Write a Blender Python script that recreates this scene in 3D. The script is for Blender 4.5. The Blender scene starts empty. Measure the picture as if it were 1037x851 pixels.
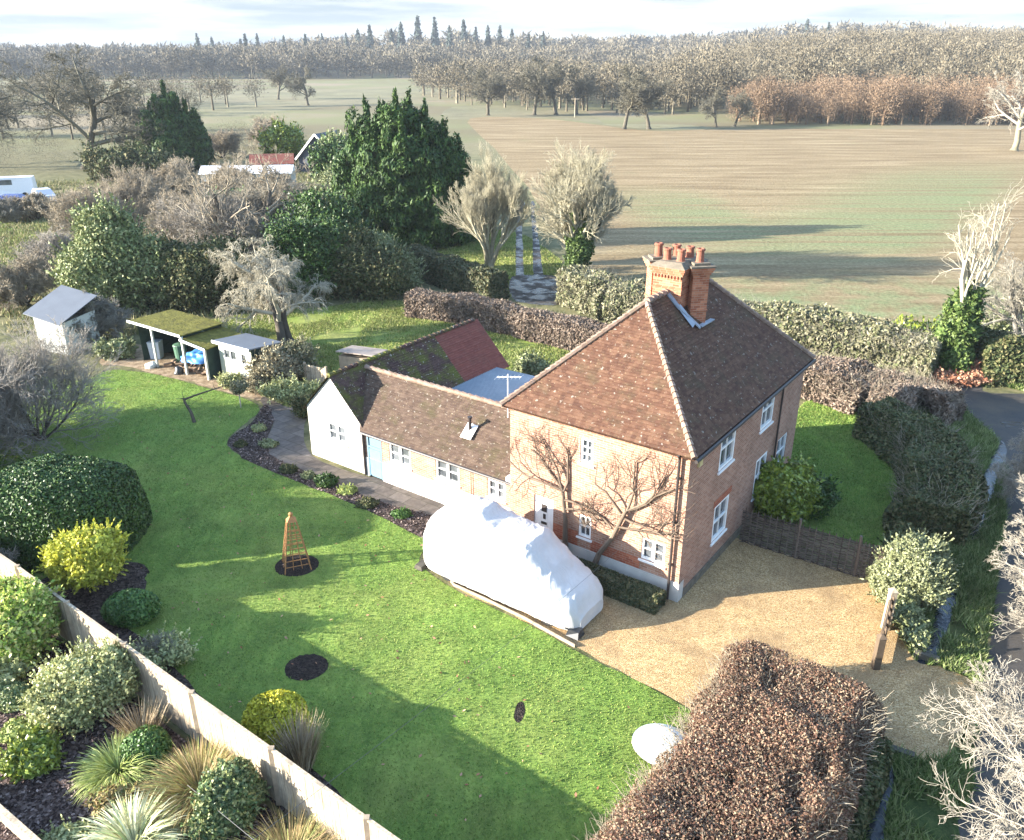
import bpy, math, random
import numpy as np
C = bpy.context.scene.collection
SC = bpy.context.scene
rad = math.radians

# ------------------------------------------------------------------ camera
cam_data = bpy.data.cameras.new('camera')
cam = bpy.data.objects.new('camera', cam_data); C.objects.link(cam)
cam_data.sensor_width = 36.0
cam_data.lens = 36.0 * 841.0 / 1037.0
cam_data.clip_start = 0.1
cam_data.clip_end = 8000.0
cam.location = (0.0, 0.0, 14.69)
cam.rotation_euler = (math.pi / 2 - 0.4152, 0.0, 0.0)
SC.camera = cam

# ------------------------------------------------------------------ light: low winter sun from the left
SUN_ELEV = rad(16.0)
SUN_TRAVEL = (1.0, 0.16)            # ground direction the light travels
SC.view_settings.view_transform = 'Standard'
SC.view_settings.look = 'None'
SC.view_settings.gamma = 1.0
SC.view_settings.exposure = 2.58
SC.view_settings.use_curve_mapping = False
SC.cycles.max_bounces = 6
SC.cycles.diffuse_bounces = 3
SC.cycles.glossy_bounces = 2
SC.cycles.transparent_max_bounces = 6
SC.cycles.volume_bounces = 0
SC.cycles.use_denoising = True

world = bpy.data.worlds.new('World'); SC.world = world
world.use_nodes = True
nt = world.node_tree; N = nt.nodes; LK = nt.links
for n in list(N): N.remove(n)
wo = N.new('ShaderNodeOutputWorld'); bg = N.new('ShaderNodeBackground')
sky = N.new('ShaderNodeTexSky'); sky.sky_type = 'NISHITA'; sky.sun_disc = False
sky.sun_elevation = SUN_ELEV
_l = math.hypot(*SUN_TRAVEL)
sx, sy = -SUN_TRAVEL[0] / _l, -SUN_TRAVEL[1] / _l      # towards the sun
sky.sun_rotation = math.atan2(sx, sy)
sky.air_density = 1.0; sky.dust_density = 0.6; sky.ozone_density = 1.5
sky.altitude = 50
# thin streaks of high cloud: a stretched noise over the direction of view; low down it veils the whole sky
tc = N.new('ShaderNodeTexCoord'); sep = N.new('ShaderNodeSeparateXYZ')
LK.new(tc.outputs['Generated'], sep.inputs[0])
mp = N.new('ShaderNodeMapping'); mp.inputs['Scale'].default_value = (2.2, 2.2, 26.0)
LK.new(tc.outputs['Generated'], mp.inputs[0])
nz = N.new('ShaderNodeTexNoise'); nz.inputs['Scale'].default_value = 2.1
nz.inputs['Detail'].default_value = 7; nz.inputs['Roughness'].default_value = 0.58
LK.new(mp.outputs[0], nz.inputs['Vector'])
cr = N.new('ShaderNodeValToRGB')
cr.color_ramp.elements[0].position = 0.40; cr.color_ramp.elements[0].color = (.40, .53, .68, 1)
cr.color_ramp.elements[1].position = 0.60; cr.color_ramp.elements[1].color = (1.0, 1.03, 1.06, 1)   # sunlit thin cloud, in the sky's own units
LK.new(nz.outputs['Fac'], cr.inputs[0])
hi = N.new('ShaderNodeMapRange')                        # the veil lies low; overhead the sky is clear
hi.inputs['From Min'].default_value = 0.10; hi.inputs['From Max'].default_value = 0.38
hi.inputs['To Min'].default_value = 0.95; hi.inputs['To Max'].default_value = 0.06
LK.new(sep.outputs[2], hi.inputs['Value'])
mx = N.new('ShaderNodeMix'); mx.data_type = 'RGBA'
LK.new(hi.outputs[0], mx.inputs['Factor']); LK.new(sky.outputs[0], mx.inputs['A']); LK.new(cr.outputs[0], mx.inputs['B'])
LK.new(mx.outputs['Result'], bg.inputs[0])
bg.inputs[1].default_value = 0.15
LK.new(bg.outputs[0], wo.inputs[0])

sun_d = bpy.data.lights.new('sun', 'SUN'); sun_d.energy = 4.5; sun_d.angle = rad(0.5)
sun_d.color = (1.0, 0.93, 0.82)
sun = bpy.data.objects.new('sun', sun_d); C.objects.link(sun)
sun.rotation_euler = (math.pi / 2 - SUN_ELEV, 0, math.atan2(SUN_TRAVEL[1], SUN_TRAVEL[0]) - math.pi / 2)
sun.location = (-40, -6, 30)

# ------------------------------------------------------------------ bookkeeping helpers
def tag(o, label=None, cat=None, group=None, kind=None):
    if label: o['label'] = label
    if cat: o['category'] = cat
    if group: o['group'] = group
    if kind: o['kind'] = kind
    return o

def thing(name, label, cat, loc=(0, 0, 0), rz=0.0, group=None):
    o = bpy.data.objects.new(name, None); C.objects.link(o)
    o.empty_display_size = 0.2
    o.location = loc; o.rotation_euler = (0, 0, rz)
    return tag(o, label, cat, group)

def copy_tree(o, parent=None):
    c = o.copy(); C.objects.link(c)
    if parent is not None: c.parent = parent
    for ch in list(o.children): copy_tree(ch, c)
    return c

# ------------------------------------------------------------------ mesh builders
class MB:
    """small hand-built meshes with UVs in metres"""
    def __init__(s): s.v = []; s.f = []; s.uv = []; s.mi = []
    def poly(s, pts, uv=None, mi=0):
        i = len(s.v); s.v += [tuple(p) for p in pts]; s.f.append(tuple(range(i, i + len(pts))))
        s.uv.append(uv if uv else [(p[0] + p[1], p[2]) for p in pts]); s.mi.append(mi)
    def box(s, x0, x1, y0, y1, z0, z1, mi=0):
        p = [(x0, y0, z0), (x1, y0, z0), (x1, y1, z0), (x0, y1, z0), (x0, y0, z1), (x1, y0, z1), (x1, y1, z1), (x0, y1, z1)]
        s.hexa(p, mi)
    def hexa(s, p, mi=0):
        for q in ((0, 3, 2, 1), (4, 5, 6, 7), (0, 1, 5, 4), (1, 2, 6, 5), (2, 3, 7, 6), (3, 0, 4, 7)):
            P = [p[k] for k in q]
            a = math.dist(P[0], P[1]); b = math.dist(P[1], P[2])
            s.poly(P, [(0, 0), (a, 0), (a, b), (0, b)], mi)
    def bar(s, p, q, w, h=None, up=(0, 0, 1), mi=0):
        """a square bar from p to q, w wide, h deep"""
        h = w if h is None else h
        p = np.array(p, float); q = np.array(q, float); d = q - p; d /= np.linalg.norm(d)
        upv = np.array(up, float)
        if abs(d @ upv) > .95: upv = np.array((1., 0, 0))
        a = np.cross(d, upv); a /= np.linalg.norm(a); b = np.cross(a, d)
        P = [p - a * w / 2 - b * h / 2, p + a * w / 2 - b * h / 2, p + a * w / 2 + b * h / 2, p - a * w / 2 + b * h / 2]
        Q = [x + (q - p) for x in P]
        s.hexa(P + Q, mi)
    def tube(s, pts, r, n=8, caps=True, mi=0):
        pts = [np.array(p, float) for p in pts]
        rs = r if hasattr(r, '__len__') else [r] * len(pts)
        rings = []
        for i, p in enumerate(pts):
            d = pts[min(i + 1, len(pts) - 1)] - pts[max(i - 1, 0)]; d /= np.linalg.norm(d) + 1e-9
            up = np.array((0, 0, 1.)) if abs(d[2]) < .9 else np.array((1., 0, 0))
            a = np.cross(d, up); a /= np.linalg.norm(a); b = np.cross(d, a)
            rings.append([tuple(p + rs[i] * (math.cos(2 * math.pi * k / n) * a + math.sin(2 * math.pi * k / n) * b)) for k in range(n)])
        for A, B in zip(rings, rings[1:]):
            for k in range(n): s.poly([A[k], B[k], B[(k + 1) % n], A[(k + 1) % n]], None, mi)
        if caps:
            s.poly(rings[0], None, mi); s.poly(rings[-1][::-1], None, mi)
    def lathe(s, prof, n=20, c=(0, 0, 0), mi=0):
        R = [[(c[0] + r * math.cos(2 * math.pi * k / n), c[1] + r * math.sin(2 * math.pi * k / n), c[2] + z) for k in range(n)] for r, z in prof]
        for A, B in zip(R, R[1:]):
            for k in range(n): s.poly([A[k], A[(k + 1) % n], B[(k + 1) % n], B[k]], None, mi)
        s.poly(R[0][::-1], None, mi); s.poly(R[-1], None, mi)
    def build(s, name, mats, parent=None, smooth=False, bevel=0):
        me = bpy.data.meshes.new(name); me.from_pydata(s.v, [], s.f)
        ul = me.uv_layers.new(name='UVMap')
        ul.data.foreach_set('uv', np.array([c for f in s.uv for c in f], 'f').ravel())
        for m in (mats if isinstance(mats, (list, tuple)) else [mats]): me.materials.append(m)
        me.polygons.foreach_set('material_index', s.mi)
        if smooth: me.polygons.foreach_set('use_smooth', [True] * len(s.f))
        me.update()
        o = bpy.data.objects.new(name, me); C.objects.link(o)
        if parent is not None: o.parent = parent
        return o

class GEO:
    """large meshes from numpy arrays (triangles and quads)"""
    def __init__(s): s.V = []; s.T = []; s.Q = []; s.n = 0
    def add(s, V, F):
        V = np.asarray(V, float).reshape(-1, 3); F = np.asarray(F, int)
        if len(V) == 0 or len(F) == 0: return
        (s.T if F.shape[1] == 3 else s.Q).append(F + s.n); s.V.append(V); s.n += len(V)
    def build(s, name, mats, parent=None, smooth=False):
        V = np.concatenate(s.V); T = np.concatenate(s.T) if s.T else np.zeros((0, 3), int)
        Q = np.concatenate(s.Q) if s.Q else np.zeros((0, 4), int)
        me = bpy.data.meshes.new(name)
        me.vertices.add(len(V)); me.vertices.foreach_set('co', V.astype('f').ravel())
        loops = np.concatenate([T.ravel(), Q.ravel()])
        me.loops.add(len(loops)); me.loops.foreach_set('vertex_index', loops.astype('i'))
        tot = np.concatenate([np.full(len(T), 3), np.full(len(Q), 4)])
        start = np.concatenate([[0], np.cumsum(tot)[:-1]])
        me.polygons.add(len(tot)); me.polygons.foreach_set('loop_start', start.astype('i'))
        if smooth: me.polygons.foreach_set('use_smooth', np.ones(len(tot), bool))
        for m in (mats if isinstance(mats, (list, tuple)) else [mats]): me.materials.append(m)
        me.update(calc_edges=True)
        o = bpy.data.objects.new(name, me); C.objects.link(o)
        if parent is not None: o.parent = parent
        return o

# ------------------------------------------------------------------ materials
def srgb(h):
    c = [int(h[i:i + 2], 16) / 255 for i in (1, 3, 5)]
    return tuple((x / 12.92 if x <= .04045 else ((x + .055) / 1.055) ** 2.4) for x in c)

class NM:
    """a procedural material under construction"""
    def __init__(s, name, rough=.9, spec=.3, coord='Object'):
        s.m = bpy.data.materials.new(name); s.m.use_nodes = True
        s.t = s.m.node_tree; s.b = s.t.nodes['Principled BSDF']
        s.b.inputs['Roughness'].default_value = rough
        s.b.inputs['Specular IOR Level'].default_value = spec
        s.c = s.t.nodes.new('ShaderNodeTexCoord').outputs[coord]
    def n(s, kind, **kw):
        x = s.t.nodes.new(kind)
        for k, v in kw.items(): setattr(x, k, v)
        return x
    def lk(s, a, b): s.t.links.new(a, b)
    def mapped(s, scale=(1, 1, 1), rot=(0, 0, 0), src=None):
        m = s.n('ShaderNodeMapping'); m.inputs['Scale'].default_value = scale; m.inputs['Rotation'].default_value = rot
        s.lk(src or s.c, m.inputs[0]); return m.outputs[0]
    def noise(s, scale, detail=4, rough=.6, vec=None, dist=0):
        x = s.n('ShaderNodeTexNoise'); x.inputs['Scale'].default_value = scale; x.inputs['Detail'].default_value = detail
        x.inputs['Roughness'].default_value = rough; x.inputs['Distortion'].default_value = dist
        s.lk(vec or s.c, x.inputs['Vector']); return x.outputs['Fac']
    def voro(s, scale, vec=None, out='Distance', feature='F1'):
        x = s.n('ShaderNodeTexVoronoi', feature=feature); x.inputs['Scale'].default_value = scale
        s.lk(vec or s.c, x.inputs['Vector']); return x.outputs[out]
    def ramp(s, fac, stops):
        x = s.n('ShaderNodeValToRGB'); e = x.color_ramp.elements
        while len(e) < len(stops): e.new(.5)
        for el, (p, c) in zip(e, stops):
            el.position = p
            el.color = (c, c, c, 1) if isinstance(c, (int, float)) else (*c, 1)
        s.lk(fac, x.inputs[0]); return x.outputs[0]
    def mix(s, f, a, b, mode='MIX'):
        x = s.n('ShaderNodeMix', data_type='RGBA', blend_type=mode)
        for k, val in (('Factor', f), ('A', a), ('B', b)):
            if isinstance(val, (int, float)): x.inputs[k].default_value = val if k == 'Factor' else (val, val, val, 1)
            elif isinstance(val, tuple): x.inputs[k].default_value = (*val, 1)
            else: s.lk(val, x.inputs[k])
        return x.outputs['Result']
    def math(s, op, a, b=0.0):
        x = s.n('ShaderNodeMath', operation=op)
        for i, val in enumerate((a, b)):
            if isinstance(val, (int, float)): x.inputs[i].default_value = val
            else: s.lk(val, x.inputs[i])
        return x.outputs[0]
    def bump(s, h, strength=.5, dist=.02):
        x = s.n('ShaderNodeBump'); x.inputs['Strength'].default_value = strength; x.inputs['Distance'].default_value = dist
        s.lk(h, x.inputs['Height']); s.lk(x.outputs[0], s.b.inputs['Normal']); return x
    def island(s): return s.n('ShaderNodeNewGeometry').outputs['Random Per Island']
    def color(s, c):
        if isinstance(c, tuple): s.b.inputs['Base Color'].default_value = (*c, 1)
        else: s.lk(c, s.b.inputs['Base Color'])
        return s

def leaf_mat(name, cols, rough=.55, spec=.35, trans=.0, patch=1.2, lo=.72, hi=1.25, det=2):
    """foliage or twigs: every leaf its own tone, broad drifts of tone through the plant"""
    k = NM(name, rough, spec)
    n = len(cols)
    c = k.ramp(k.island(), [((i + .5) / n, col) for i, col in enumerate(cols)])
    d = k.ramp(k.noise(patch, det, .68), [(.3, lo), (.7, hi)])
    c2 = k.mix(1.0, c, d, 'MULTIPLY')
    k.color(c2)
    if trans > 0:
        tr = k.n('ShaderNodeBsdfTranslucent'); k.lk(c2, tr.inputs[0])
        ms = k.n('ShaderNodeMixShader'); ms.inputs[0].default_value = trans
        k.lk(k.b.outputs[0], ms.inputs[1]); k.lk(tr.outputs[0], ms.inputs[2])
        k.lk(ms.outputs[0], k.t.nodes['Material Output'].inputs[0])
    return k.m

def plain(name, col, rough=.6, spec=.4, var=.12, scale=6., bump=0, metal=0):
    k = NM(name, rough, spec)
    d = k.ramp(k.noise(scale, 5), [(.25, 1 - var), (.75, 1 + var)])
    k.color(k.mix(1.0, col, d, 'MULTIPLY'))
    k.b.inputs['Metallic'].default_value = metal
    if bump: k.bump(k.noise(scale * 4, 4), bump, .02)
    return k.m

# ------------------------------------------------------------------ plant generators
def rng_of(seed): return np.random.default_rng(seed)
def unit(a): return a / (np.linalg.norm(a, axis=-1, keepdims=True) + 1e-9)

def wobble(P, seed, s=1.0):
    """smooth pseudo noise in -1..1"""
    r = rng_of(seed); o = np.zeros(len(P))
    for k in range(5):
        d = unit(r.normal(size=3)) * s * (1 + .8 * k); o += np.sin(P @ d + r.uniform(0, 6.3)) / (1 + .5 * k)
    return o / 2.2

def leaves(P, Nrm, size, rng, aspect=1.7, loose=.7, along=None, tri=False):
    """one small kite-shaped leaf (or needle spray, or twig) at every point"""
    n = len(P); sz = size * rng.uniform(.6, 1.35, n)[:, None]
    N_ = unit(unit(Nrm) + loose * rng.normal(size=(n, 3)))
    T = rng.normal(size=(n, 3)) if along is None else along + .35 * rng.normal(size=(n, 3))
    T = unit(T - (T * N_).sum(1, keepdims=True) * N_); B = np.cross(N_, T)
    a, b = sz * aspect / 2, sz / 2
    if tri:
        V = np.stack([P - T * a - B * b, P - T * a + B * b, P + T * a], 1)
        return V.reshape(-1, 3), np.arange(n * 3).reshape(-1, 3)
    V = np.stack([P - T * a, P + B * b - T * a * .1, P + T * a, P - B * b - T * a * .1], 1)
    return V.reshape(-1, 3), np.arange(n * 4).reshape(-1, 4)

def blob_points(lobes, n, rng, depth=.25, rough=.12, flat_bottom=True, seed=0):
    """points near the surface of a union of ellipsoids, with outward normals"""
    L = np.array(lobes, float)
    area = (L[:, 3] * L[:, 4] + L[:, 3] * L[:, 5] + L[:, 4] * L[:, 5]); idx = rng.choice(len(L), int(n * 1.6), p=area / area.sum())
    d = unit(rng.normal(size=(len(idx), 3)))
    r = 1 - depth * rng.random(len(idx)) ** 1.6
    c, R = L[idx, :3], L[idx, 3:6]
    r = r * (1 + rough * wobble(c + d * R, seed + 5, 2.5 / max(.3, R.mean())))
    P = c + d * R * r[:, None]
    keep = np.ones(len(P), bool)
    for l in L:
        q = ((P - l[:3]) / l[3:6]); keep &= (q ** 2).sum(1) > (1 - depth * 1.5) ** 2
    if flat_bottom: keep &= P[:, 2] > 0.02
    P, Nn = P[keep][:n], unit(d / R)[keep][:n]
    return P, Nn

def branch_set(rng, start, d, length, K, wob, trop, droop=0.):
    n = len(start); pts = [start]; d = unit(d); step = (length / (K - 1))[:, None]; p = start
    for k in range(K - 1):
        d = unit(d + wob * rng.normal(size=(n, 3)) + np.array([0, 0, trop - droop * k]))
        p = p + d * step; pts.append(p)
    return np.stack(pts, 1)

def tubes(P, r0, r1, sides):
    """tapered tubes along N polylines P (N,K,3)"""
    n, K, _ = P.shape
    D = np.empty_like(P); D[:, 1:-1] = P[:, 2:] - P[:, :-2]; D[:, 0] = P[:, 1] - P[:, 0]; D[:, -1] = P[:, -1] - P[:, -2]
    D = unit(D); up = np.where(np.abs(D[..., 2:3]) < .9, np.array([0, 0, 1.]), np.array([1., 0, 0]))
    A = unit(np.cross(D, up)); B = np.cross(D, A)
    t = np.linspace(0, 1, K)[None, :, None]
    R = (r0[:, None, None] * (1 - t) + r1[:, None, None] * t)
    ang = np.arange(sides) * 2 * math.pi / sides
    V = P[:, :, None] + R[..., None] * (np.cos(ang)[:, None] * A[:, :, None] + np.sin(ang)[:, None] * B[:, :, None])
    i = np.arange(n)[:, None, None] * K * sides; k = np.arange(K - 1)[None, :, None] * sides; s = np.arange(sides)[None, None]
    a = i + k + s; b = i + k + (s + 1) % sides
    F = np.stack([a, b, b + sides, a + sides], -1).reshape(-1, 4)
    return V.reshape(-1, 3), F

def spawn(rng, P, length, n_child, tmin, ratio, angle, spread=.25, tmax=1.0, flat=0.):
    """children along the parents: start, direction, length"""
    n, K, _ = P.shape; m = n * n_child; par = np.repeat(np.arange(n), n_child)
    t = (np.tile(np.arange(n_child), n) + rng.random(m)) / n_child; t = tmin + (tmax - tmin) * t
    f = t * (K - 1); i = np.minimum(f.astype(int), K - 2); w = (f - i)[:, None]
    st = P[par, i] * (1 - w) + P[par, i + 1] * w; T = unit(P[par, i + 1] - P[par, i])
    R = rng.normal(size=(m, 3)); R[:, 2] *= (1 - flat); R = unit(R - (R * T).sum(1, keepdims=True) * T)
    a = np.radians(angle) * (1 + spread * rng.normal(size=m)); d = T * np.cos(a)[:, None] + R * np.sin(a)[:, None]
    ln = length[par] * ratio * (1.15 - .55 * t) * rng.uniform(.7, 1.25, m)
    return st, d, ln, par, t

def bare_tree(name, label, cat, base, height, r0, levels, seed, mats, lean=(0, 0), group=None, trunks=1, trunk_frac=.45, squash=None, trunk_names=('trunk', 'crown'), twig_sides=3, parent=None, dspread=.35, r_twig=.006, wide=1.0):
    """a leafless tree: tapered trunk(s) and branches in levels = [(children, tmin, ratio, angle, wobble, lift, droop)]"""
    rng = rng_of(seed)
    root = thing(name, label, cat, (*base, 0) if len(base) == 2 else base, 0, group)
    st = rng.normal(size=(trunks, 3)) * (r0 * .6 if trunks > 1 else 0); st[:, 2] = 0
    d = np.tile(np.array([lean[0], lean[1], 1.0]), (trunks, 1))
    if trunks > 1: d[:, :2] += rng.normal(size=(trunks, 2)) * dspread
    ln = np.full(trunks, height * trunk_frac) * rng.uniform(.85, 1.1, trunks)
    P = branch_set(rng, st, d, ln, 7, .10, .05)
    rr = np.full(trunks, r0); re = rr * .55
    stages = [(P, rr, re, 7)]
    for li, (nc, tmin, ratio, angle, wob, lift, droop) in enumerate(levels):
        s, dd, ln2, par, t = spawn(rng, P, ln, nc, tmin, ratio, angle)
        pr = (rr[par] * (1 - t) + re[par] * t)
        last = li == len(levels) - 1
        P = branch_set(rng, s, dd, ln2, 4 if last else 5, wob, lift, droop); ln = ln2
        rr = np.maximum(pr * .62, r_twig); re = np.maximum(rr * .4, r_twig * .6)
        stages.append((P, rr, re, twig_sides if li > 0 else 5))
    sc = height / max(np.percentile(q[0][..., 2], 99.7) for q in stages)      # grow to the wanted height
    sxy = sc * wide
    S3 = np.array((sxy, sxy, sc))
    P, rr, re, sd_ = stages[0]; P = P * S3
    g = GEO(); g.add(*tubes(P, rr, re, sd_))
    fl = P[:, :1] + np.array([0, 0, -.02]); fl = np.concatenate([fl, P[:, :1] + (P[:, 1:2] - P[:, :1]) * .35], 1)
    g.add(*tubes(fl, rr * 1.55, rr * 1.0, 7))
    g.build(trunk_names[0], mats[0], root, True)
    g = GEO()
    for P, rr, re, sd_ in stages[1:]:
        P = P * S3; P[..., 2] = np.maximum(P[..., 2], .03); g.add(*tubes(P, rr, re, sd_))
    g.build(trunk_names[1], mats[1] if len(mats) > 1 else mats[0], root, False)
    return root

def clumped(lobes, k, rng):
    out = list(lobes)
    for l in lobes:
        d = unit(rng.normal(size=(k, 3))); d[:, 2] = np.abs(d[:, 2]) * 1.1 - .2; d = unit(d)
        for q in d:
            s = rng.uniform(.30, .52); out.append((l[0] + q[0] * l[3] * .78, l[1] + q[1] * l[4] * .78, l[2] + q[2] * l[5] * .78, l[3] * s, l[4] * s, l[5] * s * rng.uniform(.8, 1.3)))
    return out

def super_points(r3, n, rng, p=3.6, depth=.12, seed=0):
    """points in the shell of a rounded box, for clipped shrubs"""
    d = unit(rng.normal(size=(n, 3))); d[:, 2] = np.abs(d[:, 2]); q = 1 / (np.abs(d) ** p).sum(1) ** (1 / p)
    r = q * (1 - depth * rng.random(n) ** 1.6) * (1 + .03 * wobble(d * 3, seed, 2.)); P = d * np.array(r3) * r[:, None]
    return P, unit(np.sign(d) * np.abs(d * q[:, None]) ** (p - 1) / np.array(r3))

def shrub(name, label, cat, base, lobes, n, size, mat, seed, group=None, stem=None, aspect=1.7, loose=.7, depth=.3, rough=.14, along=None, stems=4, clumps=7, shoots=-1, box=None):
    """leafy shrub: lobes are (x, y, z, rx, ry, rz) about its base"""
    rng = rng_of(seed); root = thing(name, label, cat, (base[0], base[1], 0), 0, group)
    L0 = lobes; L0r = float(np.mean(np.array(lobes)[:, 3])); shoots = (shoots if shoots >= 0 else (n // 22 if rough > .07 else 0))
    if clumps and rough > .07: lobes = clumped(lobes, clumps, rng)
    P, Nn = blob_points(lobes, n, rng, depth, rough, seed=seed)
    if box is not None: P, Nn = super_points(box, n, rng, seed=seed)
    g = GEO(); g.add(*leaves(P, Nn, size, rng, aspect, loose, along))
    if shoots:                                             # shoots that stick out and break the outline
        m = shoots; Ps, Ns = blob_points(lobes, m, rng, .05, rough, seed=seed + 3); m = len(Ps)
        dr = unit(Ns + np.array((0, 0, .6)) + .4 * rng.normal(size=(m, 3))); ln = (L0r * rng.uniform(.08, .46, m))[:, None]
        tt = np.linspace(0, 1, 7)[None, :, None]; Q = (Ps[:, None] + dr[:, None] * ln[:, None] * tt).reshape(-1, 3)
        g.add(*leaves(Q, rng.normal(size=Q.shape), size * .85, rng, aspect, .9, np.repeat(dr, 7, 0)))
    # inner growth keeps the heart of the shrub closed
    L = np.array(L0, float); Lc = L.copy(); Lc[:, 3:] *= .74
    P2, N2 = blob_points(Lc, max(200, n // 4), rng, .3, .1, seed=seed + 1)
    if box is not None: P2, N2 = super_points([.85 * q for q in box], n // 3, rng, seed=seed + 1)
    g.add(*leaves(P2, N2, size * 1.9, rng, 1.2, .5))
    g.build('foliage', mat, root)
    if stem is not None:
        top = L[:, :3].mean(0); k = stems
        st = rng.normal(size=(k, 3)) * .08; st[:, 2] = 0
        d = (L[rng.integers(0, len(L), k), :3] - st); d[:, 2] = np.maximum(d[:, 2], .3)
        Pb = branch_set(rng, st, d, np.linalg.norm(d, axis=1), 5, .12, 0)
        g = GEO(); g.add(*tubes(Pb, np.full(k, .05), np.full(k, .015), 5)); g.build('stem', stem, root)
    return root

def hedge_geo(path, w, h, n, size, rng, aspect=1.7, loose=.8, depth=.3, round_=.35, rough=.12, up=0., ends=True, hvar=.06, seed=3, gaps=0.):
    """clipped hedge along a path: leaves through the outer shell of a rounded box, closed heart"""
    P = np.array(path, float); seg = np.linalg.norm(P[1:] - P[:-1], axis=1); cum = np.concatenate([[0], np.cumsum(seg)]); Lt = cum[-1]
    def at(s):
        i = np.clip(np.searchsorted(cum, s, 'right') - 1, 0, len(seg) - 1); t = (s - cum[i]) / seg[i]
        c = P[i] * (1 - t)[:, None] + P[i + 1] * t[:, None]; d = unit(P[i + 1] - P[i]); return c, np.stack([-d[:, 1], d[:, 0]], 1), d
    g = GEO()
    for shell, frac, sz in ((1.0, 1.0, size), (.72, .3, size * 2.0)):
        m = int(n * frac); s = rng.uniform(-.0, Lt, m)
        per = 2 * h + w; q = rng.uniform(0, per, m)
        x = np.where(q < h, -w / 2, np.where(q < h + w, q - h - w / 2, w / 2)); z = np.where(q < h, q, np.where(q < h + w, h, per - q))
        nx = np.where(q < h, -1., np.where(q < h + w, 0, 1.)); nz = np.where((q >= h) & (q < h + w), 1., 0.)
        if ends:
            e = rng.random(m) < (w * h * 2) / (w * h * 2 + per * Lt)
            x = np.where(e, rng.uniform(-w / 2, w / 2, m), x); z = np.where(e, rng.uniform(0, h, m), z)
            s = np.where(e, rng.integers(0, 2, m) * Lt, s); nx = np.where(e, 0, nx); nz = np.where(e, 0, nz)
        else: e = np.zeros(m, bool)
        # round the shoulders
        u_, v_ = x / (w / 2), np.maximum(0, (z / h - (1 - round_)) / round_)
        rr_ = np.sqrt(np.clip(np.abs(u_), 0, 1) ** 2 + 0); k = np.where((np.abs(u_) > 1 - round_) & (v_ > 0), 1 - .18 * np.minimum((np.abs(u_) - 1 + round_) / round_, v_), 1)
        x, z = x * k, z * (k * .5 + .5)
        c, nrm2, dr = at(s); Q = np.concatenate([c, np.zeros((m, 1))], 1)
        wv = wobble(np.concatenate([Q[:, :2] * 1.0, z[:, None] + x[:, None]], 1), seed, 1.6)
        hv = 1 + hvar * wobble(np.concatenate([Q[:, :2], np.zeros((m, 1))], 1), seed + 9, .9)
        dep = (1 - depth * rng.random(m) ** 1.7) * shell * (1 + rough * wv)
        pos = np.concatenate([c + nrm2 * (x * dep)[:, None] + dr * (np.where(e, np.sign(s - .01), 0) * (dep - 1) * .5)[:, None], (z * (.35 + .65 * dep) * hv)[:, None]], 1)
        Nn = np.concatenate([nrm2 * nx[:, None] + dr * np.where(e, np.sign(s - .01), 0)[:, None], (nz + .15)[:, None]], 1)
        if gaps and shell == 1.0:                         # thin places where the twigs show
            kp = wobble(pos, seed + 21, 2.6) + .6 * wobble(pos, seed + 22, 6.) > -gaps + rng.normal(size=m) * .25; pos, Nn = pos[kp], Nn[kp]
        al = None if up == 0 else unit(Nn + np.array([0, 0, up])) 
        g.add(*leaves(pos, Nn, sz, rng, aspect if shell == 1 else 1.2, loose, al if shell == 1 else None))
    return g

def hedge(name, label, path, w, h, n, size, mat, seed, cat='hedge', group=None, twigs=0, twig_mat=None, twig_len=.4, **kw):
    rng = rng_of(seed); g = hedge_geo(path, w, h, n, size, rng, seed=seed, **kw)
    if not twigs:
        o = g.build(name, mat); return tag(o, label, cat, group)
    root = thing(name, label, cat, (path[0][0], path[0][1], 0), 0, group)
    o = g.build('foliage', mat, root); o.location = (-path[0][0], -path[0][1], 0)
    g = hedge_geo(path, w * .92, h * .92, twigs, .02, rng, seed=seed, **{**kw, 'depth': .35})
    # twigs: thin tubes growing out of the shell
    P = np.array(path, float); m = twigs
    seg = np.linalg.norm(P[1:] - P[:-1], axis=1); i = rng.choice(len(seg), m, p=seg / seg.sum()); t = rng.random(m)[:, None]
    c = P[i] * (1 - t) + P[i + 1] * t; d = unit(P[i + 1] - P[i]); nr = np.stack([-d[:, 1], d[:, 0]], 1)
    xx = rng.uniform(-.5, .5, m) * w; hh = h * rng.uniform(.25, 1.0, m)
    st = np.concatenate([c + nr * xx[:, None], (hh * .9)[:, None]], 1)
    side = np.abs(xx / w * 2); dirs = np.concatenate([nr * (np.sign(xx) * side * .8)[:, None], np.full((m, 1), .8)], 1) + rng.normal(size=(m, 3)) * .45
    pb = branch_set(rng, st, dirs, twig_len * rng.uniform(.5, 1.4, m), 4, .18, .05)
    g = GEO(); g.add(*tubes(pb, np.full(m, .008), np.full(m, .003), 3))
    o = g.build('twigs', twig_mat or mat, root); o.location = (-path[0][0], -path[0][1], 0)
    return root

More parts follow.
